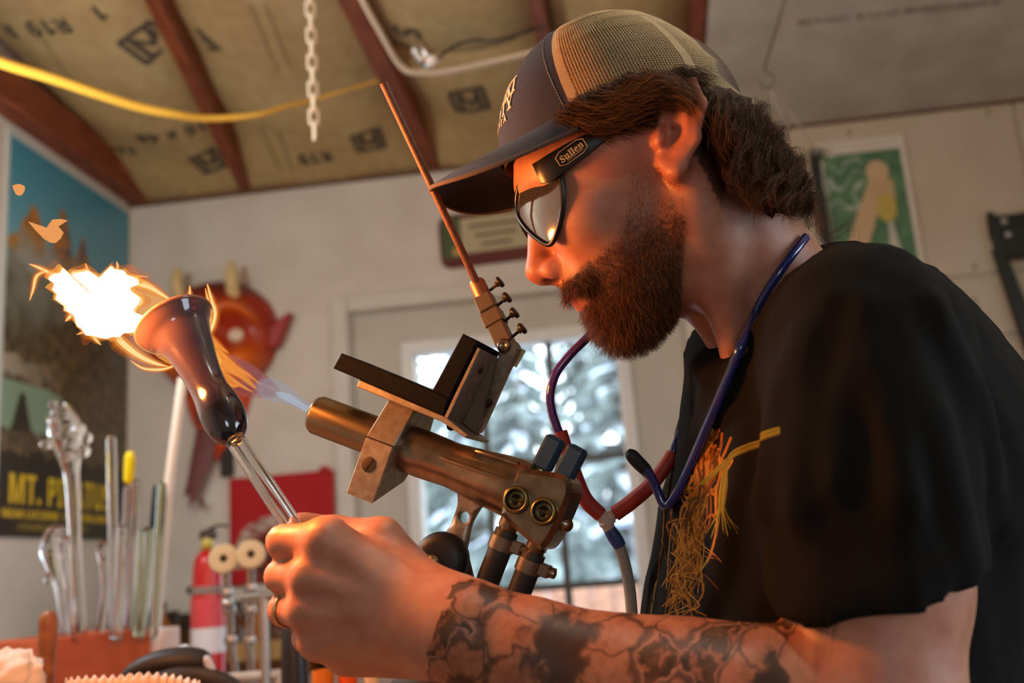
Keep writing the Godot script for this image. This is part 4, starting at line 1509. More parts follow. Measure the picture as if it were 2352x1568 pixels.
func extinguisher() -> void:
	var o := at(478, 1540, 2.05)
	o.y = BENCH
	var z := -o.z
	var x0 := at(478, 1400, 2.05)
	var t := thing("fire_extinguisher", "small red fire extinguisher with a white label and dark valve", "extinguisher", Vector3(x0.x, BENCH, x0.z))
	var y := func(py: float) -> float: return at(478, py, 2.05).y
	var red := mat("extinguisher red", rgb8(180, 16, 22), 0.3)
	var c := Vector3(x0.x, 0, x0.z)
	var mb := MB.new()
	var rr := 0.0335
	mb.lathe(spl2(PackedVector2Array([Vector2(0.028, BENCH), Vector2(rr, BENCH + 0.012), Vector2(rr, y.call(1440)), Vector2(rr, y.call(1370)), Vector2(0.0315, y.call(1350)), Vector2(0.029, y.call(1300)), Vector2(0.024, y.call(1278)), Vector2(0.012, y.call(1262))]), 4), c, Vector3.UP, 28)
	part(t, "cylinder", mb, red)
	mb = MB.new()
	mb.hard_lathe(PackedVector2Array([Vector2(rr + 0.0008, y.call(1497)), Vector2(rr + 0.0008, y.call(1440))]), c, Vector3.UP, 28)
	part(t, "white_label", mb, mat("white label", rgb8(208, 206, 208), 0.5), "white label band")
	mb = MB.new()
	mb.hard_lathe(PackedVector2Array([Vector2(rr + 0.0008, y.call(1438)), Vector2(rr + 0.0008, y.call(1372))]), c, Vector3.UP, 28)
	part(t, "pink_label", mb, mat("pinkish red label", rgb8(200, 66, 70), 0.5), "pinkish red label band")
	mb = MB.new()
	mb.lathe(PackedVector2Array([Vector2(0.0335, y.call(1364)), Vector2(0.0348, y.call(1362)), Vector2(0.0348, y.call(1348)), Vector2(0.0332, y.call(1346))]), c, Vector3.UP, 28)
	part(t, "strap", mb, mat("grey strap", rgb8(128, 112, 104), 0.5))
	mb = MB.new()
	mb.box(Vector3(c.x - 0.034, y.call(1352), c.z + 0.006), Vector3(0.016, 0.016, 0.014), 0.003)
	part(t, "buckle", mb, mat("dark buckle", rgb8(40, 36, 34), 0.5))
	mb = MB.new()
	mb.lathe(PackedVector2Array([Vector2(0.010, y.call(1268)), Vector2(0.013, y.call(1258)), Vector2(0.012, y.call(1236)), Vector2(0.008, y.call(1230))]), c, Vector3.UP, 18)
	part(t, "valve_neck", mb, mat("valve brass", rgb8(176, 140, 70), 0.35, 0.8))
	mb = MB.new()
	mb.box(Vector3(c.x + 0.002, y.call(1226), c.z), Vector3(0.036, 0.020, 0.022), 0.005)
	part(t, "valve_body", mb, mat("dark valve", rgb8(58, 44, 38), 0.45))
	mb = MB.new()
	mb.tube(spl(PackedVector3Array([Vector3(c.x - 0.012, y.call(1222), c.z), Vector3(c.x + 0.02, y.call(1206), c.z), Vector3(c.x + 0.05, y.call(1210), c.z + 0.005)]), 5), 0.006, 10, true, 0.5)
	part(t, "lever", mb, mat("dark valve", rgb8(58, 44, 38), 0.45))
	mb = MB.new()
	mb.lathe(PackedVector2Array([Vector2(0.011, 0), Vector2(0.011, 0.006), Vector2(0.009, 0.008), Vector2(0, 0.008)]), Vector3(c.x + 0.004, y.call(1246), c.z + 0.010), Vector3(0, 0.1, 1), 16)
	part(t, "pressure_gauge", mb, mat("gauge face", rgb8(178, 160, 60), 0.4))

func gauges() -> void:
	# two cream wheels on chrome stems clamped to a steel rail
	var cream := mat("cream plastic", rgb8(188, 172, 134), 0.45)
	var chrome := mat("chrome", rgb8(200, 200, 198), 0.22, 1.0)
	var steel := mat("brushed steel", rgb8(176, 172, 166), 0.35, 0.9)
	var spec := [[514, 1283, 34.0, [[519, 1312], [521, 1360], [527, 1400], [530, 1470], [540, 1560]], "left one of two cream wheels on chrome stems beside the extinguisher"], [577, 1273, 33.0, [[578, 1300], [576, 1350], [574, 1400], [572, 1470], [578, 1570]], "right one of two cream wheels on chrome stems, next to the fist"]]
	for q in spec:
		var d := 1.62
		var c := at(q[0], q[1], d)
		var foot := at(q[3][4][0], q[3][4][1], d)
		var t := thing("cream_wheel", q[4], "wheel", Vector3(foot.x, BENCH, foot.z), "cream wheels on chrome stems")
		var r: float = q[2] / FPX * d
		var ax := (CAM - c).normalized().lerp(Vector3(0.25, 0.2, 1).normalized(), 0.7).normalized()
		var mb := MB.new()
		mb.lathe(PackedVector2Array([Vector2(0.0065, -0.004), Vector2(r * 0.9, -0.005), Vector2(r, -0.002), Vector2(r, 0.003), Vector2(r * 0.92, 0.006), Vector2(0.0065, 0.005)]), c, ax, 28, false)
		part(t, "disc", mb, cream)
		mb = MB.new()
		mb.lathe(PackedVector2Array([Vector2(0.0062, -0.008), Vector2(0.0062, 0.003), Vector2(0.0, 0.002)]), c, ax, 14)
		part(t, "hub", mb, mat("dark hub", rgb8(66, 54, 36), 0.5))
		mb = MB.new()
		var path := PackedVector3Array([c - ax * 0.009])
		for k in q[3]:
			path.append(at(k[0], k[1], d + 0.01))
		path.append(Vector3(foot.x, BENCH + 0.001, foot.z))
		mb.tube(spl(path, 4), 0.0062, 12)
		part(t, "stem", mb, chrome)
		for k in [1, 2, 3]:
			mb = MB.new()
			var e := at(q[3][k][0], q[3][k][1], d + 0.01)
			mb.lathe(PackedVector2Array([Vector2(0.0065, -0.007), Vector2(0.0105, -0.006), Vector2(0.0105, 0.006), Vector2(0.0065, 0.007)]), e, Vector3.UP, 6)
			part(t, "collar", mb, steel)
		mb = MB.new()
		mb.lathe(PackedVector2Array([Vector2(0.024, 0.0005), Vector2(0.024, 0.004), Vector2(0.01, 0.008), Vector2(0.0063, 0.012)]), Vector3(foot.x, BENCH, foot.z), Vector3.UP, 18)
		part(t, "foot", mb, steel)
	var p := at(606, 1372, 1.60)
	var t2 := thing("valve_manifold", "chrome tee valve with a cross handle between the cream wheels and fist", "valve", Vector3(p.x, BENCH, p.z))
	var m2 := MB.new()
	m2.tube(PackedVector3Array([at(556, 1374, 1.60), at(606, 1370, 1.60), at(650, 1366, 1.60)]), 0.0075, 12)
	part(t2, "cross_handle", m2, chrome)
	m2 = MB.new()
	m2.tube(PackedVector3Array([p, Vector3(p.x, BENCH + 0.001, p.z)]), 0.008, 12)
	part(t2, "pipe", m2, steel)
	m2 = MB.new()
	m2.ball(at(522, 1386, 1.61), Vector3.ONE * 0.009)
	single("steel_ball", m2, chrome, "small bright steel ball knob left of the chrome stems", "knob", at(522, 1386, 1.61))
	# steel rail in front of the shelf
	m2 = MB.new()
	var ra := at(448, 1562, 1.50)
	var rb := at(646, 1546, 1.60)
	t2 = thing("steel_rack", "low white steel wire rack at the bottom left of the fist", "rack", (ra + rb) / 2)
	m2.tube(PackedVector3Array([ra, rb]), 0.0068, 10)
	part(t2, "front_rail", m2, mat("white enamel rail", rgb8(200, 194, 184), 0.35))
	for s in [0.04, 0.96]:
		m2 = MB.new()
		var q := ra.lerp(rb, s)
		m2.tube(PackedVector3Array([q, Vector3(q.x, BENCH + 0.001, q.z)]), 0.005, 8)
		part(t2, "leg", m2, mat("white enamel rail", rgb8(200, 194, 184), 0.35))
	m2 = MB.new()
	var pc := at(676, 1500, 1.45)
	m2.lathe(spl2(PackedVector2Array([Vector2(0.020, BENCH + 0.001), Vector2(0.020, pc.y - 0.03), Vector2(0.018, pc.y + 0.02), Vector2(0.014, pc.y + 0.045), Vector2(0.012, pc.y + 0.08)]), 3), Vector3(pc.x, 0, pc.z), Vector3.UP, 18)
	single("black_post", m2, mat("black post", rgb8(30, 28, 27), 0.4), "black tapered post standing below the ring finger", "post", Vector3(pc.x, BENCH, pc.z))
	# glass odds and ends seen under the hand
	var odds := [[742, 1575, 26.0, "amber glass tumbler seen under the knuckles", rgb8(196, 120, 40)], [800, 1580, 22.0, "orange glass tumbler under the middle of the hand", rgb8(206, 84, 26)], [855, 1582, 18.0, "pale glass tumbler under the heel of the hand", rgb8(214, 196, 170)]]
	for q in odds:
		m2 = MB.new()
		var c := at(q[0], q[1], 1.15)
		var r: float = q[2] / FPX * 1.15
		m2.lathe(PackedVector2Array([Vector2(r * 0.8, BENCH + 0.001), Vector2(r * 0.85, BENCH + 0.004), Vector2(r, c.y + 0.018), Vector2(r * 0.9, c.y + 0.018), Vector2(r * 0.75, BENCH + 0.008)]), Vector3(c.x, 0, c.z), Vector3.UP, 20)
		single("glass_tumbler", m2, mat("tumbler " + q[3], q[4], 0.15), q[3], "tumbler", Vector3(c.x, BENCH, c.z), "tumblers below the hand")

func bottle_shelf() -> void:
	var x0 := on_z(318, 1400, -2.45).x
	var x1 := on_z(770, 1400, -2.45).x
	var top := on_z(420, 1392, -2.45).y
	var wood := mat_tex("dark shelf wood", rgb8(70, 48, 34), 0.6, noise_tex(0.02, 81, rgb8(180, 165, 150), Color.WHITE), 2.5)
	var xc := (x0 + x1) / 2
	var t := thing("bottle_rack", "dark open wooden rack behind the bench, against the back wall", "rack", Vector3(xc, 0, -2.54))
	var mb := MB.new()
	for q in [[x0, 0.02], [x1, 0.02]]:
		mb = MB.new()
		mb.box(Vector3(q[0], 0.5 * 1.25, -2.54), Vector3(0.02, 1.25, 0.24), 0.002)
		part(t, "side", mb, wood)
	for y in [0.3, 0.7, 1.08]:
		mb = MB.new()
		mb.box(Vector3(xc, y, -2.54), Vector3(x1 - x0 - 0.022, 0.02, 0.24), 0.002)
		part(t, "shelf", mb, wood)
	mb = MB.new()
	mb.box(Vector3(xc, 0.62, -2.665), Vector3(x1 - x0 + 0.02, 1.24, 0.008), 0.0)
	part(t, "back_panel", mb, wood)
	var amber := mat("amber bottle", rgb8(150, 88, 30), 0.15)
	var brown := mat("brown bottle", rgb8(84, 50, 28), 0.15)
	var kinds := [[332, 1.262, 0.030, brown], [372, 1.275, 0.028, amber], [408, 1.24, 0.026, brown], [452, 1.26, 0.030, brown], [505, 1.25, 0.026, brown], [548, 1.265, 0.028, brown], [596, 1.275, 0.030, amber], [640, 1.25, 0.028, brown], [700, 1.27, 0.030, amber]]
	var wheres := ["amber-brown bottle at the left end of the dark rack", "amber bottle behind the white card box", "squat brown bottle third from the left end of the dark rack", "brown bottle behind the fire extinguisher", "narrow brown bottle behind the left chrome stem", "brown bottle behind the right chrome stem", "amber bottle left of the fist on the dark rack", "brown bottle behind the ring finger", "amber bottle hidden behind the black post"]
	for k in kinds.size():
		var q: Array = kinds[k]
		mb = MB.new()
		var c := Vector3(on_z(q[0], 1400, -2.5).x, 0, -2.5)
		var r: float = q[2]
		var y0 := 1.0905
		mb.lathe(spl2(PackedVector2Array([Vector2(r * 0.9, y0), Vector2(r, y0 + 0.008), Vector2(r, q[1] - 0.075), Vector2(r * 0.8, q[1] - 0.055), Vector2(r * 0.4, q[1] - 0.04), Vector2(r * 0.36, q[1] - 0.012)]), 3), c, Vector3.UP, 18)
		var o := thing("bottle", wheres[k], "bottle", Vector3(c.x, y0, c.z), "bottles on the dark rack")
		part(o, "body", mb, q[3])
		mb = MB.new()
		mb.lathe(PackedVector2Array([Vector2(r * 0.42, q[1] - 0.014), Vector2(r * 0.44, q[1] - 0.002), Vector2(r * 0.3, q[1])]), c, Vector3.UP, 14)
		part(o, "cap", mb, mat("black cap", rgb8(32, 28, 26), 0.4))
		mb = MB.new()
		mb.hard_lathe(PackedVector2Array([Vector2(r + 0.0006, y0 + 0.03), Vector2(r + 0.0006, y0 + 0.075)]), c, Vector3.UP, 18)
		part(o, "paper_label", mb, mat("old paper label", rgb8(172, 130, 74), 0.7))
# ---------------------------------------------------------------- bench burner, graphite marver and its rod
var TB := Basis()
var TO := Vector3.ZERO

func torch_node(called: String, label: String, category: String) -> Node3D:
	var o := thing(called, label, category, TO)
	o.basis = TB
	return o

func build_torch() -> void:
	var a := at(728, 952, 0.84)
	var e := at(1300, 1165, 0.76)
	var x := (e - a).normalized()
	var cy := CB.y
	var y := (cy - x * x.dot(cy)).normalized()
	TB = Basis(x, y, x.cross(y)) * Basis(Vector3.RIGHT, deg_to_rad(-11.0))
	TO = a
	var steel := mat_tex("worn burner steel", rgb8(172, 160, 142), 0.29, noise_tex(0.02, 91, rgb8(190, 178, 165), Color.WHITE, 256, 3), 9.0, false)
	steel.metallic = 0.95
	var dark := mat("heat darkened steel", rgb8(146, 128, 102), 0.3, 0.95)
	var alu := mat_tex("milled aluminium", rgb8(186, 176, 158), 0.42, noise_tex(0.03, 92, rgb8(205, 198, 190), Color.WHITE, 256, 3), 14.0, false)
	alu.metallic = 0.75
	var graph := mat_tex("graphite", rgb8(28, 28, 28), 0.75, noise_tex(0.05, 93, rgb8(190, 190, 190), Color.WHITE, 256, 3), 20.0, false)
	graph.metallic_specular = 0.2
	var black := mat("black knob", rgb8(26, 25, 26), 0.5)
	var blue := mat("blue valve cap", rgb8(18, 66, 100), 0.6)
	var brass := mat("greenish brass", rgb8(140, 134, 92), 0.3, 0.9)
	var o := torch_node("bench_burner", "steel bench burner with blue valve caps pointing up at the purple glass", "burner")
	var X := Vector3.RIGHT
	var mb := MB.new()
	mb.lathe(PackedVector2Array([Vector2(0.0105, 0.006), Vector2(0.0115, 0.0), Vector2(0.0152, -0.001), Vector2(0.0164, 0.002), Vector2(0.0164, 0.03), Vector2(0.0164, 0.07)]), Vector3.ZERO, X, 40, false)
	local_part(o, "barrel", mb, dark)
	mb = MB.new()
	mb.lathe(PackedVector2Array([Vector2(0.0, 0.007), Vector2(0.0108, 0.0065)]), Vector3.ZERO, X, 40, false)
	local_part(o, "nozzle_face", mb, mat("sooty nozzle", rgb8(52, 44, 40), 0.6, 0.5))
	mb = MB.new()
	mb.lathe(spl2(PackedVector2Array([Vector2(0.0190, 0.088), Vector2(0.0192, 0.104), Vector2(0.0184, 0.122), Vector2(0.0182, 0.132), Vector2(0.0200, 0.15), Vector2(0.0225, 0.172), Vector2(0.0235, 0.186), Vector2(0.0225, 0.196)]), 5), Vector3.ZERO, X, 44)
	local_part(o, "body", mb, steel)
	for k in 3:
		mb = MB.new()
		var p := Vector3(0.17, 0.004 + 0.007 * k, 0.0205 - 0.004 * k)
		mb.tube(spl(PackedVector3Array([p + Vector3(-0.045 + 0.012 * k, -0.001, -0.0045 + 0.0005 * k), p + Vector3(-0.01, 0, -0.0005), p + Vector3(0.016, 0.001, 0.0005)]), 5), 0.0022, 8)
		local_part(o, "mixer_tube", mb, steel)
	# manifold block: a stout cylinder across the axis with flat ends
	mb = MB.new()
	mb.prism(spl2(PackedVector2Array([Vector2(0.188, -0.020), Vector2(0.196, -0.0248), Vector2(0.220, -0.0332), Vector2(0.228, -0.0330), Vector2(0.2320, -0.022), Vector2(0.2350, 0.004), Vector2(0.2335, 0.0165), Vector2(0.225, 0.0232), Vector2(0.205, 0.0200), Vector2(0.191, 0.0165), Vector2(0.1865, 0.006), Vector2(0.1865, -0.010)]), 3), Vector3(0, 0, 0.0035), Basis(), 0.038, 0.004)
	local_part(o, "manifold_block", mb, steel)
	mb = MB.new()
	mb.ball(Vector3(0.233, -0.012, 0.004), Vector3(0.007, 0.006, 0.006))
	local_part(o, "rear_plug", mb, steel)
	for q in [[0.1972, -0.0060], [0.2202, -0.0070]]:
		mb = MB.new()
		mb.lathe(PackedVector2Array([Vector2(0.0105, 0.0), Vector2(0.0105, 0.0035), Vector2(0.0088, 0.0046), Vector2(0.0078, 0.0046), Vector2(0.0074, 0.0022)]), Vector3(q[0], q[1], 0.0225), Vector3(0, 0, 1), 24, false)
		var ring := local_part(o, "brass_gland", mb, brass)
		mb = MB.new()
		mb.lathe(PackedVector2Array([Vector2(0.0076, 0.0), Vector2(0.0076, 0.0028), Vector2(0.0045, 0.0036), Vector2(0.0038, 0.0016), Vector2(0.0, 0.0014)]), Vector3(q[0], q[1], 0.0225), Vector3(0, 0, 1), 18, false)
		mb.box(Vector3(q[0], q[1], 0.0262), Vector3(0.011, 0.0016, 0.0022), 0.0004)
		local_part(ring, "screw", mb, mat("dark brass screw", rgb8(86, 84, 60), 0.35, 0.9))
	# valve stems with square blue caps
	for q in [[0.1995, 0.017, -0.002, 0.0075], [0.2200, 0.0155, 0.004, 0.0078]]:
		var d := Vector3(0.16, 1, 0.06).normalized()
		var p := Vector3(q[0], q[1], q[2])
		mb = MB.new()
		mb.lathe(PackedVector2Array([Vector2(0.0062, -0.003), Vector2(0.0062, 0.004), Vector2(0.0042, 0.005), Vector2(0.0042, 0.01)]), p, d, 16)
		var st := local_part(o, "valve_stem", mb, brass)
		mb = MB.new()
		var bx := X - d * d.x
		bx = bx.normalized()
		mb.box(p + d * 0.0175, Vector3(0.0150, 0.0275, 0.0135), 0.0022, Basis(bx, d, bx.cross(d)))
		local_part(st, "blue_cap", mb, blue, "square blue cap")
	# clamp block round the barrel (a square block set on edge)
	mb = MB.new()
	var bb := Basis(Vector3(0, 0, 1), Vector3(0, 1, 0), Vector3(-1, 0, 0))
	mb.prism(PackedVector2Array([Vector2(0.028, -0.0475), Vector2(0.028, -0.0005), Vector2(0.012, 0.0325), Vector2(-0.030, 0.0325), Vector2(-0.034, 0.0), Vector2(-0.014, -0.028)]), Vector3(0.0765, 0, 0), bb, 0.0255, 0.0010)
	var clamp_ := local_part(o, "clamp_block", mb, alu)
	mb = MB.new()
	mb.box(Vector3(0.0765, -0.0008, 0.0281), Vector3(0.0256, 0.0012, 0.0012), 0.0)  # thin dark strip painted for the shadow in the split
	local_part(clamp_, "clamp_split", mb, mat("shadow gap", rgb8(40, 34, 30), 0.8))
	mb = MB.new()
	mb.lathe(PackedVector2Array([Vector2(0.0062, 0.0003), Vector2(0.0060, 0.0008), Vector2(0.0, 0.0009)]), Vector3(0.0745, -0.0206, 0.028), Vector3(0, 0, 1), 20, false)
	mb.box(Vector3(0.0745, -0.0206, 0.0290), Vector3(0.0016, 0.0112, 0.0008), 0.0, Basis(Vector3(0, 0, 1), -0.35))
	local_part(clamp_, "slotted_screw", mb, mat("worn screw", rgb8(104, 88, 70), 0.4, 0.9))
	# lug, tilt knob, hose tails and hoses
	mb = MB.new()
	var lug := spl2(PackedVector2Array([Vector2(0.1398, -0.016), Vector2(0.1445, -0.0265), Vector2(0.1452, -0.0360), Vector2(0.1448, -0.0440), Vector2(0.1435, -0.0533), Vector2(0.1500, -0.0700), Vector2(0.1630, -0.0690), Vector2(0.1626, -0.0540), Vector2(0.1610, -0.0440), Vector2(0.1606, -0.0360), Vector2(0.1630, -0.0240), Vector2(0.1680, -0.0150), Vector2(0.1540, -0.0120), Vector2(0.1398, -0.016)]), 4)
	var lp := PackedVector3Array()
	var hc := Vector2(0.1533, -0.0350)
	for q in lug:
		var dir := (q - hc).normalized()
		for k in 4:
			var w: Vector2 = hc + dir * 0.0047 if k == 0 or k == 3 else q
			lp.append(Vector3(w.x, w.y, -0.001 if k < 2 else -0.007))
	mb.grid(lp, lug.size(), 4, false, true)
	local_part(o, "tilt_lug", mb, alu)
	mb = MB.new()
	mb.lathe(spl2(PackedVector2Array([Vector2(0.0, 0.012), Vector2(0.014, 0.011), Vector2(0.0205, 0.006), Vector2(0.0215, 0.0), Vector2(0.0205, -0.006), Vector2(0.012, -0.009)]), 4), Vector3(0.1505, -0.0705, 0.007), Vector3(0.1, 0.05, 1), 30)
	local_part(o, "tilt_knob", mb, black)
	mb = MB.new()
	mb.lathe(PackedVector2Array([Vector2(0.0055, 0.009), Vector2(0.0055, 0.014), Vector2(0.0035, 0.0165), Vector2(0, 0.017)]), Vector3(0.1480, -0.0725, 0.007), Vector3(0.1, 0.05, 1), 14)
	local_part(o, "knob_screw", mb, mat("bright screw", rgb8(200, 180, 140), 0.25, 1.0))
	for q in [[0.1925, -0.021, 0.004], [0.2190, -0.029, 0.006]]:
		var p := Vector3(q[0], q[1], q[2])
		var d := Vector3(-0.05, -1, -0.03).normalized()
		mb = MB.new()
		mb.lathe(PackedVector2Array([Vector2(0.0085, -0.004), Vector2(0.0085, 0.008), Vector2(0.0075, 0.009), Vector2(0.0075, 0.014)]), p, d, 6)
		local_part(o, "hose_tail", mb, dark)
		mb = MB.new()
		var hp := spl(PackedVector3Array([p + d * 0.011, p + d * 0.05, p + d * 0.10 + Vector3(-0.004, 0, -0.01), p + d * 0.16 + Vector3(-0.03, 0.01, -0.06), p + d * 0.2 + Vector3(-0.09, 0.0, -0.15)]), 6)
		mb.tube(hp, 0.0092, 16)
		var hose := local_part(o, "gas_hose", mb, mat("black hose rubber", rgb8(44, 44, 42), 0.5))
		mb = MB.new()
		mb.hard_lathe(PackedVector2Array([Vector2(0.0094, 0.016), Vector2(0.0104, 0.016), Vector2(0.0104, 0.026), Vector2(0.0094, 0.026)]), p, d, 24)
		mb.box(p + d * 0.021 + Vector3(0.0125, 0.001, 0.001), Vector3(0.009, 0.010, 0.009), 0.001)
		mb.lathe(PackedVector2Array([Vector2(0.0035, 0.0), Vector2(0.0045, 0.001), Vector2(0.0045, 0.005), Vector2(0.002, 0.006)]), p + d * 0.021 + Vector3(0.016, 0.001, 0.001), Vector3(1, 0.1, 0), 6)
		local_part(hose, "hose_clip", mb, mat("steel hose clip", rgb8(150, 138, 122), 0.35, 0.9))
	# pillar down to the bench
	mb = MB.new()
	var foot := o.transform.affine_inverse() * Vector3(TO.x + 0.150, BENCH + 0.001, TO.z + 0.03)
	var up := TB.inverse() * Vector3.UP
	var topp := Vector3(0.156, -0.066, -0.010)
	mb.tube(PackedVector3Array([topp, foot + up * 0.01]), 0.009, 14)
	local_part(o, "pillar", mb, dark)
	mb = MB.new()
	mb.lathe(PackedVector2Array([Vector2(0.045, 0.0), Vector2(0.045, 0.008), Vector2(0.040, 0.011), Vector2(0.012, 0.012), Vector2(0.010, 0.02)]), foot, up, 28)
	local_part(o, "base_plate", mb, dark)
	graphite_rest(graph, alu, black, steel)

func graphite_rest(graph: Material, alu: Material, black: Material, steel: Material) -> void:
	var o := torch_node("graphite_rest", "L shaped black graphite rest on an aluminium bracket above the burner", "graphite rest")
	var mb := MB.new()
	# long pad and upright pad
	mb.prism(PackedVector2Array([Vector2(0.016, 0.0413), Vector2(0.0184, 0.0551), Vector2(0.1053, 0.0506), Vector2(0.121, 0.0490), Vector2(0.1212, 0.0352)]), Vector3(0, 0, 0.003), Basis(), 0.054, 0.0012)
	local_part(o, "long_pad", mb, graph)
	mb = MB.new()
	mb.prism(PackedVector2Array([Vector2(0.1050, 0.0500), Vector2(0.1135, 0.1001), Vector2(0.1280, 0.0983), Vector2(0.1214, 0.0490)]), Vector3(0, 0, 0.003), Basis(), 0.0538, 0.0012)
	local_part(o, "upright_pad", mb, graph)
	# bracket: plate under the long pad, cheeks beside the upright, arm behind
	mb = MB.new()
	mb.prism(PackedVector2Array([Vector2(0.040, 0.0335), Vector2(0.0402, 0.0396), Vector2(0.1214, 0.0346), Vector2(0.1445, 0.0272), Vector2(0.1430, 0.0245), Vector2(0.1200, 0.0300)]), Vector3(0, 0, 0.001), Basis(), 0.050, 0.0006)
	local_part(o, "base_plate", mb, alu)
	mb = MB.new()
	mb.prism(PackedVector2Array([Vector2(0.1218, 0.0345), Vector2(0.1290, 0.0935), Vector2(0.1318, 0.0930), Vector2(0.1250, 0.0335)]), Vector3(0, 0, 0.003), Basis(), 0.052, 0.0005)
	var back := local_part(o, "back_plate", mb, alu)
	mb = MB.new()
	mb.prism(PackedVector2Array([Vector2(0.1252, 0.0340), Vector2(0.1316, 0.0925), Vector2(0.1345, 0.0915), Vector2(0.1400, 0.0290)]), Vector3(0, 0, -0.005), Basis(), 0.006, 0.0005)
	local_part(back, "gusset", mb, mat("dull bracket steel", rgb8(112, 102, 90), 0.45, 0.7))
	mb = MB.new()
	mb.lathe(PackedVector2Array([Vector2(0.0026, 0.0), Vector2(0.0026, 0.0012), Vector2(0.0, 0.0014)]), Vector3(0.1310, 0.078, 0.012), Vector3(1, -0.16, 0), 10, false)
	local_part(back, "screw", mb, mat("dark screw", rgb8(52, 46, 40), 0.5, 0.6))
	mb = MB.new()
	var arm := PackedVector2Array([Vector2(0.1241, 0.0305), Vector2(0.1220, 0.0350), Vector2(0.1275, 0.0860), Vector2(0.1255, 0.0980), Vector2(0.1270, 0.1078), Vector2(0.1330, 0.1115), Vector2(0.1395, 0.1085), Vector2(0.1410, 0.1010), Vector2(0.1385, 0.0860), Vector2(0.1340, 0.0374), Vector2(0.1310, 0.0305)])
	mb.prism(spl2(arm, 2), Vector3(0.003, 0, -0.022), Basis(), 0.010, 0.0012)
	local_part(o, "swing_arm", mb, alu)
	for q in [[0.1365, 0.0560], [0.1290, 0.0345], [0.1130, 0.0285]]:
		mb = MB.new()
		mb.lathe(PackedVector2Array([Vector2(0.003, -0.006), Vector2(0.0036, -0.005), Vector2(0.0036, 0.004), Vector2(0.002, 0.005)]), Vector3(q[0], q[1], -0.014), Vector3(0.2, -0.1, 1), 10)
		local_part(o, "bolt", mb, mat("dark screw", rgb8(52, 46, 40), 0.5, 0.6))
	mb = MB.new()
	mb.lathe(PackedVector2Array([Vector2(0.0058, 0.0), Vector2(0.0058, 0.003), Vector2(0.004, 0.0042), Vector2(0.0025, 0.0030), Vector2(0.0, 0.0029)]), Vector3(0.1325, 0.1040, -0.0165), Vector3(0, 0, 1), 20, false)
	local_part(o, "pivot_screw", mb, steel)
	# rod holder: jointed blocks with four thumbscrews, along the line of the rod
	var q0 := Vector3(0.1318, 0.1055, -0.022)
	var d := (Vector3(0.0892, 0.1458, -0.026) - q0).normalized()
	var n := Vector3(-d.y, d.x, 0).normalized()
	var b := Basis(-n, d, (-n).cross(d))
	var holder := mat("worn holder steel", rgb8(134, 122, 104), 0.38, 0.85)
	for q in [[0.010, 0.0145, 0.020, 0.0150], [0.026, 0.0170, 0.014, 0.0160], [0.0415, 0.0150, 0.0155, 0.0140]]:
		mb = MB.new()
		mb.box(q0 + d * q[0], Vector3(q[1], q[2], q[3]), 0.0012, b)
		local_part(o, "holder_block", mb, holder)
	mb = MB.new()
	mb.lathe(PackedVector2Array([Vector2(0.0068, -0.009), Vector2(0.0072, -0.008), Vector2(0.0072, 0.007), Vector2(0.006, 0.009)]), q0 + d * 0.0555, d, 18)
	local_part(o, "collet", mb, mat("coppery collet", rgb8(176, 130, 98), 0.4, 0.8))
	for k in 4:
		var p := q0 + d * (0.004 + 0.0155 * k) - n * 0.0075
		mb = MB.new()
		mb.lathe(PackedVector2Array([Vector2(0.0013, 0.0), Vector2(0.0013, 0.0065), Vector2(0.0024, 0.0068), Vector2(0.0024, 0.0090), Vector2(0.0050, 0.0095), Vector2(0.0052, 0.0118), Vector2(0.0044, 0.0126), Vector2(0.0, 0.0127)]), p, -n + Vector3(0, 0.25, 0.1), 14)
		local_part(o, "thumbscrew", mb, mat("blackened screw", rgb8(62, 54, 46), 0.4, 0.7))
	# slips of yellow-green card jammed under the joints
	var card := mat("yellow green slip", rgb8(190, 190, 130), 0.6)
	mb = MB.new()
	mb.tri(Vector3(0.1214, 0.0318, 0.0262), Vector3(0.1449, 0.0262, 0.018), Vector3(0.1225, 0.0350, 0.0262))
	mb.tri(Vector3(0.1214, 0.0318, 0.0262), Vector3(0.1225, 0.0350, 0.0262), Vector3(0.1449, 0.0262, 0.018))
	local_part(o, "wedge", mb, card)
	mb = MB.new()
	mb.box(Vector3(0.1420, 0.0995, -0.029), Vector3(0.007, 0.016, 0.001), 0.0003, Basis(Vector3(0, 0, 1), -0.2))
	local_part(o, "slip", mb, card)
	# the copper coloured rod
	var c := torch_node("copper_rod", "long thin copper coloured rod rising from the clamp past the cap", "rod")
	mb = MB.new()
	var tip := TB.inverse() * (at(880, 190, 0.80) - TO)
	var path := PackedVector3Array()
	var start := q0 + d * 0.055
	for k in 13:
		path.append(start.lerp(tip, k / 12.0))
	mb.tube(path, 0.0033, 12)
	local_part(c, "rod", mb, mat_tex("scaled copper", rgb8(140, 98, 74), 0.45, noise_tex(0.06, 95, rgb8(165, 150, 140), Color.WHITE, 128, 3), 25.0, false))
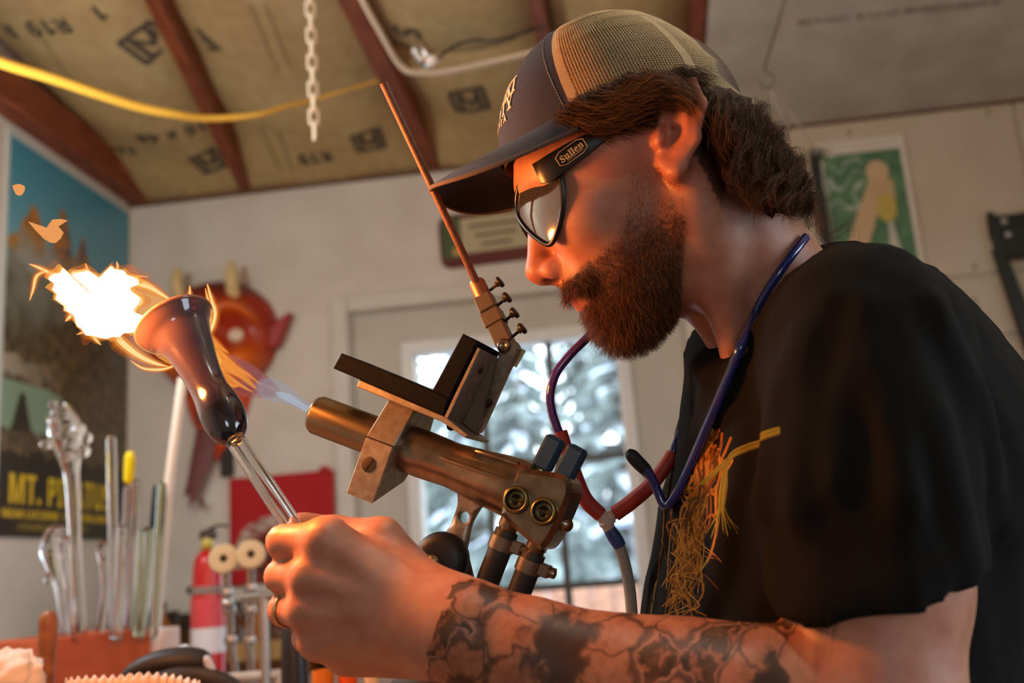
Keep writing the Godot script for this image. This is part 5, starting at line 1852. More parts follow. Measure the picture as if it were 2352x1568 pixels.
# ---------------------------------------------------------------- the glass being worked and the flame
func puff(mb: MB, outline: Array, d: float, thick: float, smooth_steps := 3, lean := 0.0) -> void:
	# a rounded solid whose edge runs through the given points; lean turns it away in depth from left to right
	var poly := PackedVector2Array()
	for q in outline:
		poly.append(Vector2(q[0], q[1]))
	poly.append(poly[0])
	poly = spl2(poly, smooth_steps)
	poly.resize(poly.size() - 1)
	var cen := Vector2.ZERO
	for q in poly:
		cen += q
	cen /= poly.size()
	var rows := 11
	var pts := PackedVector3Array()
	for i in rows:
		var a := PI * i / (rows - 1)
		var s := sin(a)
		for q in poly:
			var w := cen + (q - cen) * maxf(s, 0.002)
			var z := cos(a) * thick * (0.55 + 0.45 * cos((q - cen).angle() * 3.0))
			pts.append(at(w.x, w.y, d - z + lean * (w.x - cen.x) / 1000.0))
	mb.grid(pts, rows, poly.size(), false, true)

func lick(mb: MB, path: Array, rad: Array, flat := 0.6) -> void:
	var p := spl(px_path(path), 5)
	var r := PackedFloat32Array()
	for q in rad:
		r.append(q / FPX * float(path[0][2]))
	mb.tube(p, spl1(r, 5), 8, false, flat)

func build_work() -> void:
	purple_piece()
	flame()

const BALL := 0.792

func purple_piece() -> void:
	var ax := [[541, 1012, 0.746, 17], [534, 1000, 0.748, 33], [524, 980, 0.752, 45], [513, 955, 0.758, 51], [500, 928, 0.764, 49], [484, 900, 0.770, 43], [468, 868, 0.777, 43], [451, 832, 0.785, 48], [438, 804, 0.791, 54], [428, 786, 0.795, 60], [418, 770, 0.799, 69], [409, 757, 0.802, 82], [403, 748, 0.804, 90], [400, 743, 0.805, 93]]
	var path := PackedVector3Array()
	var rad := PackedFloat32Array()
	for q in ax:
		path.append(at(q[0], q[1], q[2]))
		rad.append(q[3] / FPX * q[2])
	path = spl(path, 4)
	rad = spl1(rad, 4)
	var o := thing("purple_glass_piece", "flared purple glass piece on a clear tube held in the burner flame", "glass piece", at(560, 1040, 0.73))
	var cols := []
	var n := path.size()
	var shell := func(k: float, c0: int, inner: bool) -> MB:
		var mb := MB.new()
		var p := PackedVector3Array()
		var r := PackedFloat32Array()
		for i in range(c0, n):
			p.append(path[i])
			r.append(rad[i] * k if not inner else maxf(rad[i] - 0.0032, 0.002))
		mb.tube(p, r, 48, false)
		var i0 := 0
		for i in range(c0, n):
			var f := float(i) / (n - 1)
			var c := lin(24, 25, 48).lerp(lin(50, 40, 60), smoothstep(0.22, 0.5, f)).lerp(lin(88, 68, 76), smoothstep(0.55, 0.92, f))
			for j in 48:
				mb.c[i0] = c
				i0 += 1
		return mb
	var m := vmat("purple glass", 0.12)
	m.clearcoat_enabled = true
	m.clearcoat = 1.0
	m.clearcoat_roughness = 0.03
	m.backlight_enabled = true
	m.backlight = Color(0.36, 0.30, 0.14)
	part(o, "flared_body", shell.call(1.0, 2, false), m)
	var inn: MB = shell.call(1.0, n / 2, true)
	part(o, "inner_wall", flipped(inn), m)
	var rim := MB.new()
	var last := path[n - 1]
	var t := (path[n - 1] - path[n - 2]).normalized()
	var u := t.cross(Vector3.UP).normalized()
	var w := t.cross(u)
	var ring := PackedVector3Array()
	for j in 49:
		var a := TAU * j / 48.0
		ring.append(last + (u * cos(a) + w * sin(a)) * (rad[n - 1] - 0.0016))
	rim.tube(ring, 0.0018, 8, false)
	for i in rim.c.size():
		rim.c[i] = lin(150, 100, 84)
	part(o, "rolled_rim", rim, m)
	var clear := glass("clear borosilicate", rgb8(250, 250, 250), 0.0, 0.047, 0.0)
	var mb := MB.new()
	var p2 := PackedVector3Array()
	var r2 := PackedFloat32Array()
	for i in range(0, 17):
		p2.append(path[i])
		r2.append(rad[i] + 0.0013 * (1.0 - i / 16.0) - 0.0003 * (i / 16.0))
	mb.tube(p2, r2, 40, true)
	part(o, "clear_casing", mb, clear)
	# blow tube down into the fist
	mb = MB.new()
	var a0 := at(541, 1012, 0.746)
	var a1 := at(664, 1196, 0.722)
	var dir := (a1 - a0).normalized()
	var tp := PackedVector3Array()
	for k in 14:
		tp.append(a0 - dir * 0.002 + dir * (0.112 * k / 13.0))
	mb.tube(tp, 0.0074, 28, true)
	part(o, "blow_tube", mb, clear)
	mb = MB.new()
	tp = PackedVector3Array()
	for k in 14:
		tp.append(a0 + dir * 0.003 + dir * (0.106 * k / 13.0))
	mb.tube(tp, 0.0046, 24, true)
	part(o, "bore", flipped(mb), clear)

func flame() -> void:
	var o := thing("torch_flame", "roaring yellow-white flame with a blue cone blowing from the burner nozzle past the glass", "flame", at(716, 948, 0.838))
	var blue := glow("flame blue cone", rgb8(186, 205, 230), 0.72, 0.24)
	var blue_in := glow("flame inner cone", rgb8(205, 225, 250), 1.1, 0.28)
	var violet := glow("flame violet", rgb8(214, 130, 132), 0.62, 0.26)
	var veil := glow("flame veil", rgb8(255, 120, 40), 0.85, 0.11)
	var orange := glow("flame orange", rgb8(255, 140, 48), 1.1, 0.17)
	var amber := glow("flame amber", rgb8(255, 172, 74), 1.6, 0.30)
	var pale := glow("flame pale yellow", rgb8(255, 222, 160), 3.0, 0.40)
	var white := glow("flame white", rgb8(255, 247, 238), 9.0)
	var mb := MB.new()
	lick(mb, [[722, 950, 0.838], [702, 934, 0.841], [680, 920, 0.844], [655, 906, 0.848], [630, 897, 0.851], [606, 888, 0.855], [585, 880, 0.858]], [10, 11, 14, 21, 26, 22, 4], 1.0)
	part(o, "blue_cone", mb, blue)
	mb = MB.new()
	lick(mb, [[722, 950, 0.838], [690, 930, 0.842], [660, 912, 0.846], [634, 902, 0.85]], [6, 7, 9, 3], 1.0)
	part(o, "inner_cone", mb, blue_in)
	for q in [[[[640, 900, 0.852], [612, 888, 0.856], [575, 872, 0.862], [540, 850, 0.868], [505, 826, 0.874]], [8, 26, 34, 30, 10]], [[[635, 908, 0.850], [600, 900, 0.855], [560, 892, 0.86], [530, 876, 0.865]], [6, 18, 22, 6]], [[[628, 884, 0.853], [596, 862, 0.858], [560, 842, 0.863], [524, 816, 0.868]], [5, 14, 18, 5]]]:
		mb = MB.new()
		lick(mb, q[0], q[1], 0.8)
		part(o, "violet_flame", mb, violet)
	var licks := [
		[[[588, 892, 0.850], [556, 862, 0.853], [520, 832, 0.857], [492, 800, 0.860], [470, 770, 0.862]], [3, 12, 17, 18, 10]],
		[[[556, 868, 0.848], [530, 850, 0.851], [505, 838, 0.855], [485, 826, 0.858]], [2, 11, 15, 10]],
		[[[524, 810, 0.850], [504, 796, 0.853], [486, 780, 0.856], [470, 758, 0.860]], [2, 8, 12, 8]],
		[[[548, 886, 0.846], [530, 884, 0.849], [512, 872, 0.853], [496, 850, 0.857]], [2, 9, 14, 10]],
		[[[600, 884, 0.850], [566, 858, 0.853], [530, 838, 0.856], [500, 822, 0.858]], [1, 6, 8, 5]],
		[[[580, 900, 0.848], [552, 884, 0.850], [526, 866, 0.853], [504, 842, 0.856]], [1, 5, 8, 6]],
		[[[540, 836, 0.850], [518, 820, 0.853], [498, 804, 0.856], [482, 786, 0.858]], [1, 6, 9, 6]],
		[[[476, 652, 0.820], [486, 690, 0.820], [494, 718, 0.823], [488, 748, 0.828], [474, 776, 0.834]], [2, 9, 11, 12, 8]],
		[[[471, 662, 0.815], [478, 690, 0.816], [484, 712, 0.820], [480, 740, 0.825]], [1, 5, 7, 4]],
		[[[436, 655, 0.815], [436, 676, 0.815], [438, 694, 0.816], [440, 712, 0.820]], [1, 7, 11, 9]],
		[[[68, 690, 0.792], [76, 664, 0.792], [84, 634, 0.792], [106, 622, 0.792]], [1, 5, 7, 6]],
		[[[66, 606, 0.792], [88, 614, 0.792], [120, 630, 0.792], [150, 646, 0.792]], [1, 8, 13, 16]],
		[[[388, 842, 0.828], [356, 834, 0.822], [318, 816, 0.816], [284, 790, 0.798], [262, 764, 0.798]], [1, 11, 16, 18, 14]],
		[[[300, 828, 0.812], [330, 846, 0.818], [372, 848, 0.825], [404, 838, 0.831]], [1, 6, 8, 4]],
		[[[402, 696, 0.830], [372, 676, 0.825], [344, 660, 0.820], [312, 650, 0.814]], [1, 9, 14, 16]],
		[[[356, 660, 0.822], [338, 650, 0.819], [318, 644, 0.816], [296, 640, 0.812]], [1, 6, 10, 12]],
		[[[340, 636, 0.819], [318, 634, 0.816], [296, 636, 0.812], [270, 646, 0.798]], [1, 5, 9, 12]],
		[[[268, 600, 0.798], [270, 612, 0.798], [266, 628, 0.798], [252, 646, 0.798]], [1, 5, 10, 14]],
		[[[196, 604, 0.792], [200, 616, 0.792], [204, 632, 0.792], [210, 650, 0.792]], [1, 5, 9, 12]],
		[[[232, 792, 0.792], [222, 782, 0.792], [210, 764, 0.792], [202, 740, 0.792]], [1, 8, 14, 16]],
		[[[150, 738, 0.792], [160, 728, 0.792], [176, 712, 0.792], [196, 700, 0.792]], [1, 8, 13, 14]],
		[[[176, 768, 0.792], [192, 762, 0.792], [212, 748, 0.792], [232, 732, 0.792]], [1, 6, 12, 14]]]
	for q in licks:
		var k := 0
		for layer in [[2.1, veil], [1.55, orange], [1.0, amber], [0.5, pale]] if float(q[0][3][0]) < 470 or float(q[0][0][1]) < 700 else [[2.2, veil], [1.7, orange], [1.1, amber]]:
			mb = MB.new()
			var inner := []
			for r in q[1]:
				inner.append(r * layer[0])
			lick(mb, q[0], inner, 0.55)
			part(o, ["flame_tongue", "tongue_skin", "tongue_body", "tongue_heart"][k], mb, layer[1])
			k += 1
	# the ball of fire beside the glass: white heart in paler and deeper skins
	var core := [[112, 642], [136, 626], [160, 634], [192, 622], [222, 634], [252, 614], [284, 622], [312, 640], [300, 660], [322, 684], [312, 706], [336, 728], [322, 752], [284, 764], [256, 772], [228, 774], [206, 770], [186, 752], [172, 730], [150, 712], [130, 688], [118, 664]]
	var grow := func(k: float, wob: float, seed_: int) -> Array:
		rng.seed = seed_
		var r := []
		for q in core:
			var v := Vector2(q[0], q[1]) - Vector2(222, 694)
			v *= k + rng.randf_range(-wob, wob)
			r.append([222 + v.x, 694 + v.y])
			var v2 := v.rotated(0.13) * (1.0 + rng.randf_range(-1.5, 0.6) * wob)
			r.append([222 + v2.x, 694 + v2.y])
		return r
	mb = MB.new()
	puff(mb, grow.call(1.0, 0.03, 2), BALL, 0.028, 2)
	part(o, "white_heart", mb, white)
	for q in [[1.02, 0.03, pale, 5], [1.05, 0.04, amber, 6], [1.09, 0.06, amber, 7], [1.13, 0.085, orange, 8], [1.18, 0.11, veil, 9]]:
		mb = MB.new()
		puff(mb, grow.call(q[0], q[1], q[3]), BALL, 0.03 * q[0], 2)
		part(o, "fire_skin", mb, q[2])
	# the sheet of flame that joins the ball to the nozzle behind the glass
	mb = MB.new()
	puff(mb, [[300, 650], [350, 664], [396, 690], [440, 740], [480, 790], [510, 830], [480, 850], [430, 842], [380, 832], [330, 790], [300, 740]], 0.835, 0.018, 3, 0.05)
	part(o, "flame_sheet", mb, amber)
	var l := OmniLight3D.new()
	l.name = "flame_light"
	l.light_color = rgb8(255, 146, 62)
	l.light_energy = 0.60
	l.light_size = 0.05
	l.omni_range = 8.0
	l.omni_attenuation = 2.0
	l.shadow_enabled = true
	l.position = at(232, 700, BALL - 0.012) - o.position
	o.add_child(l, true)
	# torn-off scraps of flame above
	for q in [[[[64, 508], [84, 522], [104, 528], [120, 504], [156, 506], [134, 520], [146, 534], [128, 558], [100, 548]], "larger torn scrap of orange flame above the fireball"], [[[28, 426], [44, 422], [58, 430], [50, 448], [36, 446]], "small torn scrap of orange flame near the poster's teal sky"]]:
		mb = MB.new()
		puff(mb, q[0], 0.77, 0.006, 2)
		single("flame_scrap", mb, glow("flame scrap", rgb8(255, 168, 96), 1.15, 0.8), q[1], "flame", at(q[0][0][0], q[0][0][1], 0.80))
# ---------------------------------------------------------------- the person: fields and their surfaces
var HB := Basis()            # head axes: x forward, y up, z to his right (away from the camera)
var HO := Vector3.ZERO       # middle of the head, between the ears
var NECK0 := Vector3.ZERO
var NECK1 := Vector3.ZERO
var arm_pts := PackedVector3Array()
var arm_r := PackedFloat32Array()
var palm_n := 0
var hand_c: Array = []       # capsules of the hand: a, b, ra, rb, blend
var COLLAR := Vector3.ZERO
var COLLAR_N := Vector3.ZERO
var HEM := Vector3.ZERO
var HEM_N := Vector3.ZERO
var torso_c: Array = []
var fold_noise := FastNoiseLite.new()
var TZ := 0.0                # the plane that halves the torso
var sleeve_a := Vector3.ZERO
var sleeve_b := Vector3.ZERO
var folds: Array = []

static func ell(p: Vector3, c: Vector3, r: Vector3) -> float:
	var q := p - c
	var k0 := (q / r).length()
	var k1 := (q / (r * r)).length()
	return k0 * (k0 - 1.0) / maxf(k1, 1e-6)

static func cap(p: Vector3, a: Vector3, b: Vector3, ra: float, rb: float) -> float:
	var ab := b - a
	var q := p - a
	var h := clampf(q.dot(ab) / ab.length_squared(), 0.0, 1.0)
	return (q - ab * h).length() - lerpf(ra, rb, h)

static func smin(a: float, b: float, k: float) -> float:
	var h := maxf(k - absf(a - b), 0.0) / k
	return minf(a, b) - h * h * k * 0.25

static func smax(a: float, b: float, k: float) -> float:
	var h := maxf(k - absf(a - b), 0.0) / k
	return maxf(a, b) + h * h * k * 0.25

func nets(mb: MB, field: Callable, lo: Vector3, hi: Vector3, h: float, tint = null, uvf = null) -> void:
	# surface nets: one vertex in each cell the surface crosses, one quad round each crossed edge
	var nx := int(ceil((hi.x - lo.x) / h / 8.0)) * 8 + 1
	var ny := int(ceil((hi.y - lo.y) / h / 8.0)) * 8 + 1
	var nz := int(ceil((hi.z - lo.z) / h / 8.0)) * 8 + 1
	var g := PackedFloat32Array()
	g.resize(nx * ny * nz)
	g.fill(1e9)
	var cell := PackedInt32Array()
	cell.resize(nx * ny * nz)
	cell.fill(-1)
	var sx := ny * nz
	var sy := nz
	var blocks := PackedInt32Array()
	var stack := PackedInt32Array()
	for i in range(0, nx - 1, 8):
		for j in range(0, ny - 1, 8):
			for k in range(0, nz - 1, 8):
				stack.append_array(PackedInt32Array([i, j, k, 8]))
	while stack.size() > 0:
		var n := stack.size()
		var i := stack[n - 4]
		var j := stack[n - 3]
		var k := stack[n - 2]
		var s := stack[n - 1]
		stack.resize(n - 4)
		var half := s * 0.5
		var d: float = field.call(lo + Vector3(i + half, j + half, k + half) * h)
		if absf(d) > s * h * 1.05 + 0.0015:
			continue
		if s == 2:
			blocks.append_array(PackedInt32Array([i, j, k]))
			continue
		var e := s / 2
		for a in 2:
			for b in 2:
				for c in 2:
					stack.append_array(PackedInt32Array([i + a * e, j + b * e, k + c * e, e]))
	var first := mb.v.size()
	var cells := PackedInt32Array()
	for q in range(0, blocks.size(), 3):
		var i := blocks[q]
		var j := blocks[q + 1]
		var k := blocks[q + 2]
		for a in 3:
			for b in 3:
				for c in 3:
					var w := (i + a) * sx + (j + b) * sy + k + c
					if g[w] == 1e9:
						g[w] = field.call(lo + Vector3(i + a, j + b, k + c) * h)
		for a in 2:
			for b in 2:
				for c in 2:
					var o := (i + a) * sx + (j + b) * sy + k + c
					var inside := 0
					for m in 8:
						if g[o + (m & 1) * sx + ((m >> 1) & 1) * sy + (m >> 2)] < 0.0:
							inside += 1
					if inside == 0 or inside == 8:
						continue
					var sum := Vector3.ZERO
					var cnt := 0
					for m in 8:
						var gm := g[o + (m & 1) * sx + ((m >> 1) & 1) * sy + (m >> 2)]
						for bit in 3:
							if m & (1 << bit):
								continue
							var m2 := m | (1 << bit)
							var g2 := g[o + (m2 & 1) * sx + ((m2 >> 1) & 1) * sy + (m2 >> 2)]
							if (gm < 0.0) != (g2 < 0.0):
								var t := gm / (gm - g2)
								var p := Vector3(m & 1, (m >> 1) & 1, m >> 2)
								p[bit] += t
								sum += p
								cnt += 1
					cell[o] = mb.v.size()
					var pos := lo + (Vector3(i + a, j + b, k + c) + sum / cnt) * h
					mb.v.append(pos)
					mb.n.append(Vector3.ZERO)
					mb.c.append(tint.call(pos) if tint != null else Color.WHITE)
					mb.uv.append(uvf.call(pos) if uvf != null else Vector2.ZERO)
					cells.append(o)
	# quads
	for o in cells:
		for ax in 3:
			var st: int = [sx, sy, 1][ax]
			var s1: int = [sy, 1, sx][ax]
			var s2: int = [1, sx, sy][ax]
			var g0 := g[o]
			var g1 := g[o + st]
			if g1 == 1e9 or (g0 < 0.0) == (g1 < 0.0):
				continue
			if o - s1 - s2 < 0:
				continue
			var a := cell[o]
			var b := cell[o - s1]
			var c := cell[o - s1 - s2]
			var d := cell[o - s2]
			if b < 0 or c < 0 or d < 0:
				continue
			var f := (mb.v[b] - mb.v[a]).cross(mb.v[c] - mb.v[a]) + (mb.v[c] - mb.v[a]).cross(mb.v[d] - mb.v[a])
			var out_ := 1.0 if g0 < 0.0 else -1.0
			if f[ax] * out_ < 0.0:
				mb.idx.append_array(PackedInt32Array([a, b, c, a, c, d]))
				f = -f
			else:
				mb.idx.append_array(PackedInt32Array([a, c, b, a, d, c]))
			mb.n[a] += f
			mb.n[b] += f
			mb.n[c] += f
			mb.n[d] += f
	for i in range(first, mb.v.size()):
		mb.n[i] = mb.n[i].normalized()

func head_local(p: Vector3) -> Vector3:
	return HB.transposed() * (p - HO)

func head_world(x: float, y: float, left: float) -> Vector3:
	return HO + HB * Vector3(x, y, -left)

func head_field(pw: Vector3) -> float:
	var p := HB.transposed() * (pw - HO)
	var neck := cap(pw, NECK0, NECK1, 0.054, 0.060)
	if p.y < -0.16:
		return neck
	p.z = absf(p.z)
	var d := ell(p, Vector3(0.008, 0.045, 0), Vector3(0.093, 0.086, 0.074))
	d = smin(d, ell(p, Vector3(0.050, 0.022, 0), Vector3(0.059, 0.075, 0.061)), 0.03)
	d = smin(d, ell(p, Vector3(0.052, -0.045, 0), Vector3(0.049, 0.062, 0.050)), 0.03)
	d = smin(d, cap(p, Vector3(0.006, -0.058, 0.046), Vector3(0.077, -0.091, 0.016), 0.015, 0.013), 0.03)
	d = smin(d, ell(p, Vector3(0.082, -0.086, 0), Vector3(0.017, 0.016, 0.02)), 0.02)
	if p.x > 0.04:
		d = smin(d, ell(p, Vector3(0.076, -0.012, 0.038), Vector3(0.023, 0.018, 0.021)), 0.022)
		d = smin(d, cap(p, Vector3(0.1015, 0.036, 0.006), Vector3(0.086, 0.036, 0.040), 0.011, 0.010), 0.016)
		d = smax(d, -ell(p, Vector3(0.110, 0.013, 0.033), Vector3(0.018, 0.012, 0.017)), 0.012)
		d = minf(d, ell(p, Vector3(0.084, 0.013, 0.031), Vector3(0.0125, 0.0125, 0.0125)))
		d = smin(d, ell(p, Vector3(0.093, -0.05, 0), Vector3(0.0185, 0.022, 0.028)), 0.015)
		d = smin(d, cap(p, Vector3(0.1065, 0.016, 0), Vector3(0.1235, -0.024, 0), 0.0075, 0.0098), 0.013)
		d = smin(d, ell(p, Vector3(0.1225, -0.0275, 0), Vector3(0.0118, 0.0098, 0.0108)), 0.008)
		d = smin(d, ell(p, Vector3(0.1120, -0.0325, 0.0130), Vector3(0.0110, 0.0088, 0.0066)), 0.006)
		d = smin(d, cap(p, Vector3(0.124, -0.034, 0), Vector3(0.112, -0.0405, 0), 0.0045, 0.0055), 0.006)
		d = smax(d, -ell(p, Vector3(0.1165, -0.0405, 0.0072), Vector3(0.0075, 0.0050, 0.0038)), 0.003)
		d = smin(d, cap(p, Vector3(0.1060, -0.0565, 0), Vector3(0.094, -0.0615, 0.022), 0.0058, 0.003), 0.007)
		d = smin(d, cap(p, Vector3(0.1035, -0.0672, 0), Vector3(0.094, -0.0645, 0.020), 0.0062, 0.003), 0.006)
	elif p.z > 0.05 and absf(p.y) < 0.06:
		# ear: a thin plate with a rolled rim, hollowed in front
		var q := p - Vector3(-0.012, 0.013, 0.0)
		var u := q.x * -0.478 + q.y * 0.878
		var v := q.x * 0.878 + q.y * 0.478
		var e := Vector3(u, v, q.z - (0.079 - v * 0.45))
		var ear := ell(e, Vector3(0.002, 0.0, -0.003), Vector3(0.031, 0.0155, 0.0042))
		ear = smin(ear, cap(e, Vector3(0.002, 0.011, 0), Vector3(0.021, 0.014, 0.001), 0.0028, 0.0034), 0.004)
		ear = smin(ear, cap(e, Vector3(0.021, 0.014, 0.001), Vector3(0.034, 0.006, 0.001), 0.0036, 0.004), 0.004)
		ear = smin(ear, cap(e, Vector3(0.034, 0.006, 0.001), Vector3(0.033, -0.008, 0.001), 0.004, 0.004), 0.004)
		ear = smin(ear, cap(e, Vector3(0.033, -0.008, 0.001), Vector3(0.016, -0.0165, 0.001), 0.004, 0.0038), 0.004)
		ear = smin(ear, cap(e, Vector3(0.016, -0.0165, 0.001), Vector3(-0.010, -0.0130, 0.001), 0.0038, 0.0032), 0.004)
		ear = smin(ear, cap(e, Vector3(-0.010, -0.0130, 0.001), Vector3(-0.031, 0.000, -0.001), 0.0036, 0.0060), 0.006)
		ear = smin(ear, cap(e, Vector3(-0.031, 0.000, -0.001), Vector3(-0.024, 0.009, -0.003), 0.0058, 0.0045), 0.006)
		ear = smin(ear, cap(e, Vector3(0.020, -0.003, 0), Vector3(-0.002, -0.0085, 0.0005), 0.0036, 0.0036), 0.004)
		ear = smin(ear, cap(e, Vector3(-0.002, -0.0085, 0.0005), Vector3(-0.0175, -0.001, 0), 0.0036, 0.004), 0.004)
		ear = smin(ear, ell(e, Vector3(-0.007, 0.0125, 0.0), Vector3(0.007, 0.005, 0.006)), 0.004)
		ear = smax(ear, -ell(e, Vector3(0.016, 0.0045, 0.004), Vector3(0.008, 0.005, 0.0045)), 0.002)
		d = smin(d, ear, 0.004)
		d = smax(d, -ell(e, Vector3(-0.003, 0.0035, 0.0035), Vector3(0.0135, 0.0078, 0.0085)), 0.003)
		d = smin(d, ell(e, Vector3(-0.007, 0.0128, 0.001), Vector3(0.0068, 0.0048, 0.0062)), 0.003)
	d = smin(d, neck, 0.035)
	# the strap muscle from behind the ear to the pit of the throat
	d = smin(d, cap(p, Vector3(-0.012, -0.030, 0.052), Vector3(0.012, -0.155, 0.016), 0.014, 0.012), 0.025)
	return d

func beard_at(q: Vector3) -> float:
	# q in head axes; how far inside the bearded area a point of the skin is (0 to 1)
	var x := q.x
	var top := 0.006
	if x > 0.026:
		top = lerpf(0.004, -0.036, smoothstep(0.026, 0.060, x))
	if x > 0.062:
		top = lerpf(-0.036, -0.0445, smoothstep(0.062, 0.10, x))
	var low := lerpf(-0.052, -0.128, smoothstep(0.0, 0.055, x))
	var b := smoothstep(-0.004, 0.010, top - q.y) * smoothstep(-0.004, 0.012, q.y - low) * smoothstep(0.000, 0.016, x)
	b *= lerpf(0.22, 1.0, smoothstep(-0.012, -0.058, q.y + 0.25 * maxf(x - 0.03, 0.0)))
	if x > 0.085:
		b = smoothstep(-0.003, 0.005, top - q.y) * smoothstep(-0.004, 0.012, q.y - low)
		var lz := absf(q.z)
		var lip := Vector2((q.y + 0.0650) / 0.0066, maxf(lz - 0.004, 0.0) / 0.020).length()
		b *= smoothstep(0.85, 1.25, lip)
		b *= 1.0 - 0.5 * smoothstep(0.004, 0.001, lz) * smoothstep(-0.054, -0.046, q.y)
	return b

func skin_tint(p: Vector3) -> Color:
	var q := HB.transposed() * (p - HO)
	var n := fold_noise.get_noise_3d(p.x * 40.0, p.y * 40.0, p.z * 40.0)
	var n2 := fold_noise.get_noise_3d(p.x * 140.0 + 5.0, p.y * 140.0, p.z * 140.0)
	var c := lin(196, 138, 110).lerp(lin(178, 112, 88), clampf(0.4 + n * 0.9 + n2 * 0.4, 0, 1))
	if q.length() < 0.24:
		var lips := smoothstep(1.2, 0.7, Vector2((q.y + 0.0635) / 0.007, maxf(absf(q.z) - 0.003, 0.0) / 0.02).length()) * smoothstep(0.09, 0.1, q.x)
		c = c.lerp(lin(176, 92, 80), lips * 0.7)
		c = c.lerp(lin(178, 100, 80), 0.5 * smoothstep(0.10, 0.13, q.x))
		if absf(q.z) > 0.066 and q.y > -0.03:
			c = c.lerp(lin(186, 104, 84), 0.55)
		c = c.lerp(lin(84, 52, 34), beard_at(q) * 0.85)
		# scalp under cap and hair
		var hair := smoothstep(-0.004, 0.01, q.y - (0.052 + 0.1 * q.x)) if q.x > 0.0 else smoothstep(-0.01, 0.012, q.y + 0.055 + 0.2 * q.x)
		if q.x < -0.018 or q.y > 0.045:
			if absf(q.z) < 0.074 or q.y > 0.055:
				c = c.lerp(lin(44, 30, 20), clampf(hair, 0, 1) * 0.9 * smoothstep(0.095, 0.07, q.x))
	return c

func hand_field(p: Vector3) -> float:
	var d := 1.0
	for i in palm_n:
		var c: Array = hand_c[i]
		d = smin(d, cap(p, c[0], c[1], c[2], c[3]), c[4])
	var df := 1.0
	for f in 4:
		var e := 1.0
		for k in 3:
			var c: Array = hand_c[palm_n + f * 3 + k]
			e = smin(e, cap(p, c[0], c[1], c[2], c[3]), 0.004)
		df = smin(df, e, 0.0016)
	d = smin(d, df, 0.0075)
	d += 0.0005 * fold_noise.get_noise_3d(p.x * 90.0, p.y * 90.0, p.z * 90.0)
	return d

func arm_field(p: Vector3) -> float:
	var d := 1.0
	for i in arm_pts.size() - 1:
		d = smin(d, cap(p, arm_pts[i], arm_pts[i + 1], arm_r[i], arm_r[i + 1]), 0.02)
	return d

func arm_hand_field(p: Vector3) -> float:
	var a := arm_field(p)
	if p.distance_squared_to(hand_c[0][0]) > 0.0361:
		return a
	return smin(a, hand_field(p), 0.014)

func hp(x: float, y: float, d: float) -> Vector3:
	return at(x, y, d)

func rp(px: float, d: float) -> float:
	return px / FPX * d

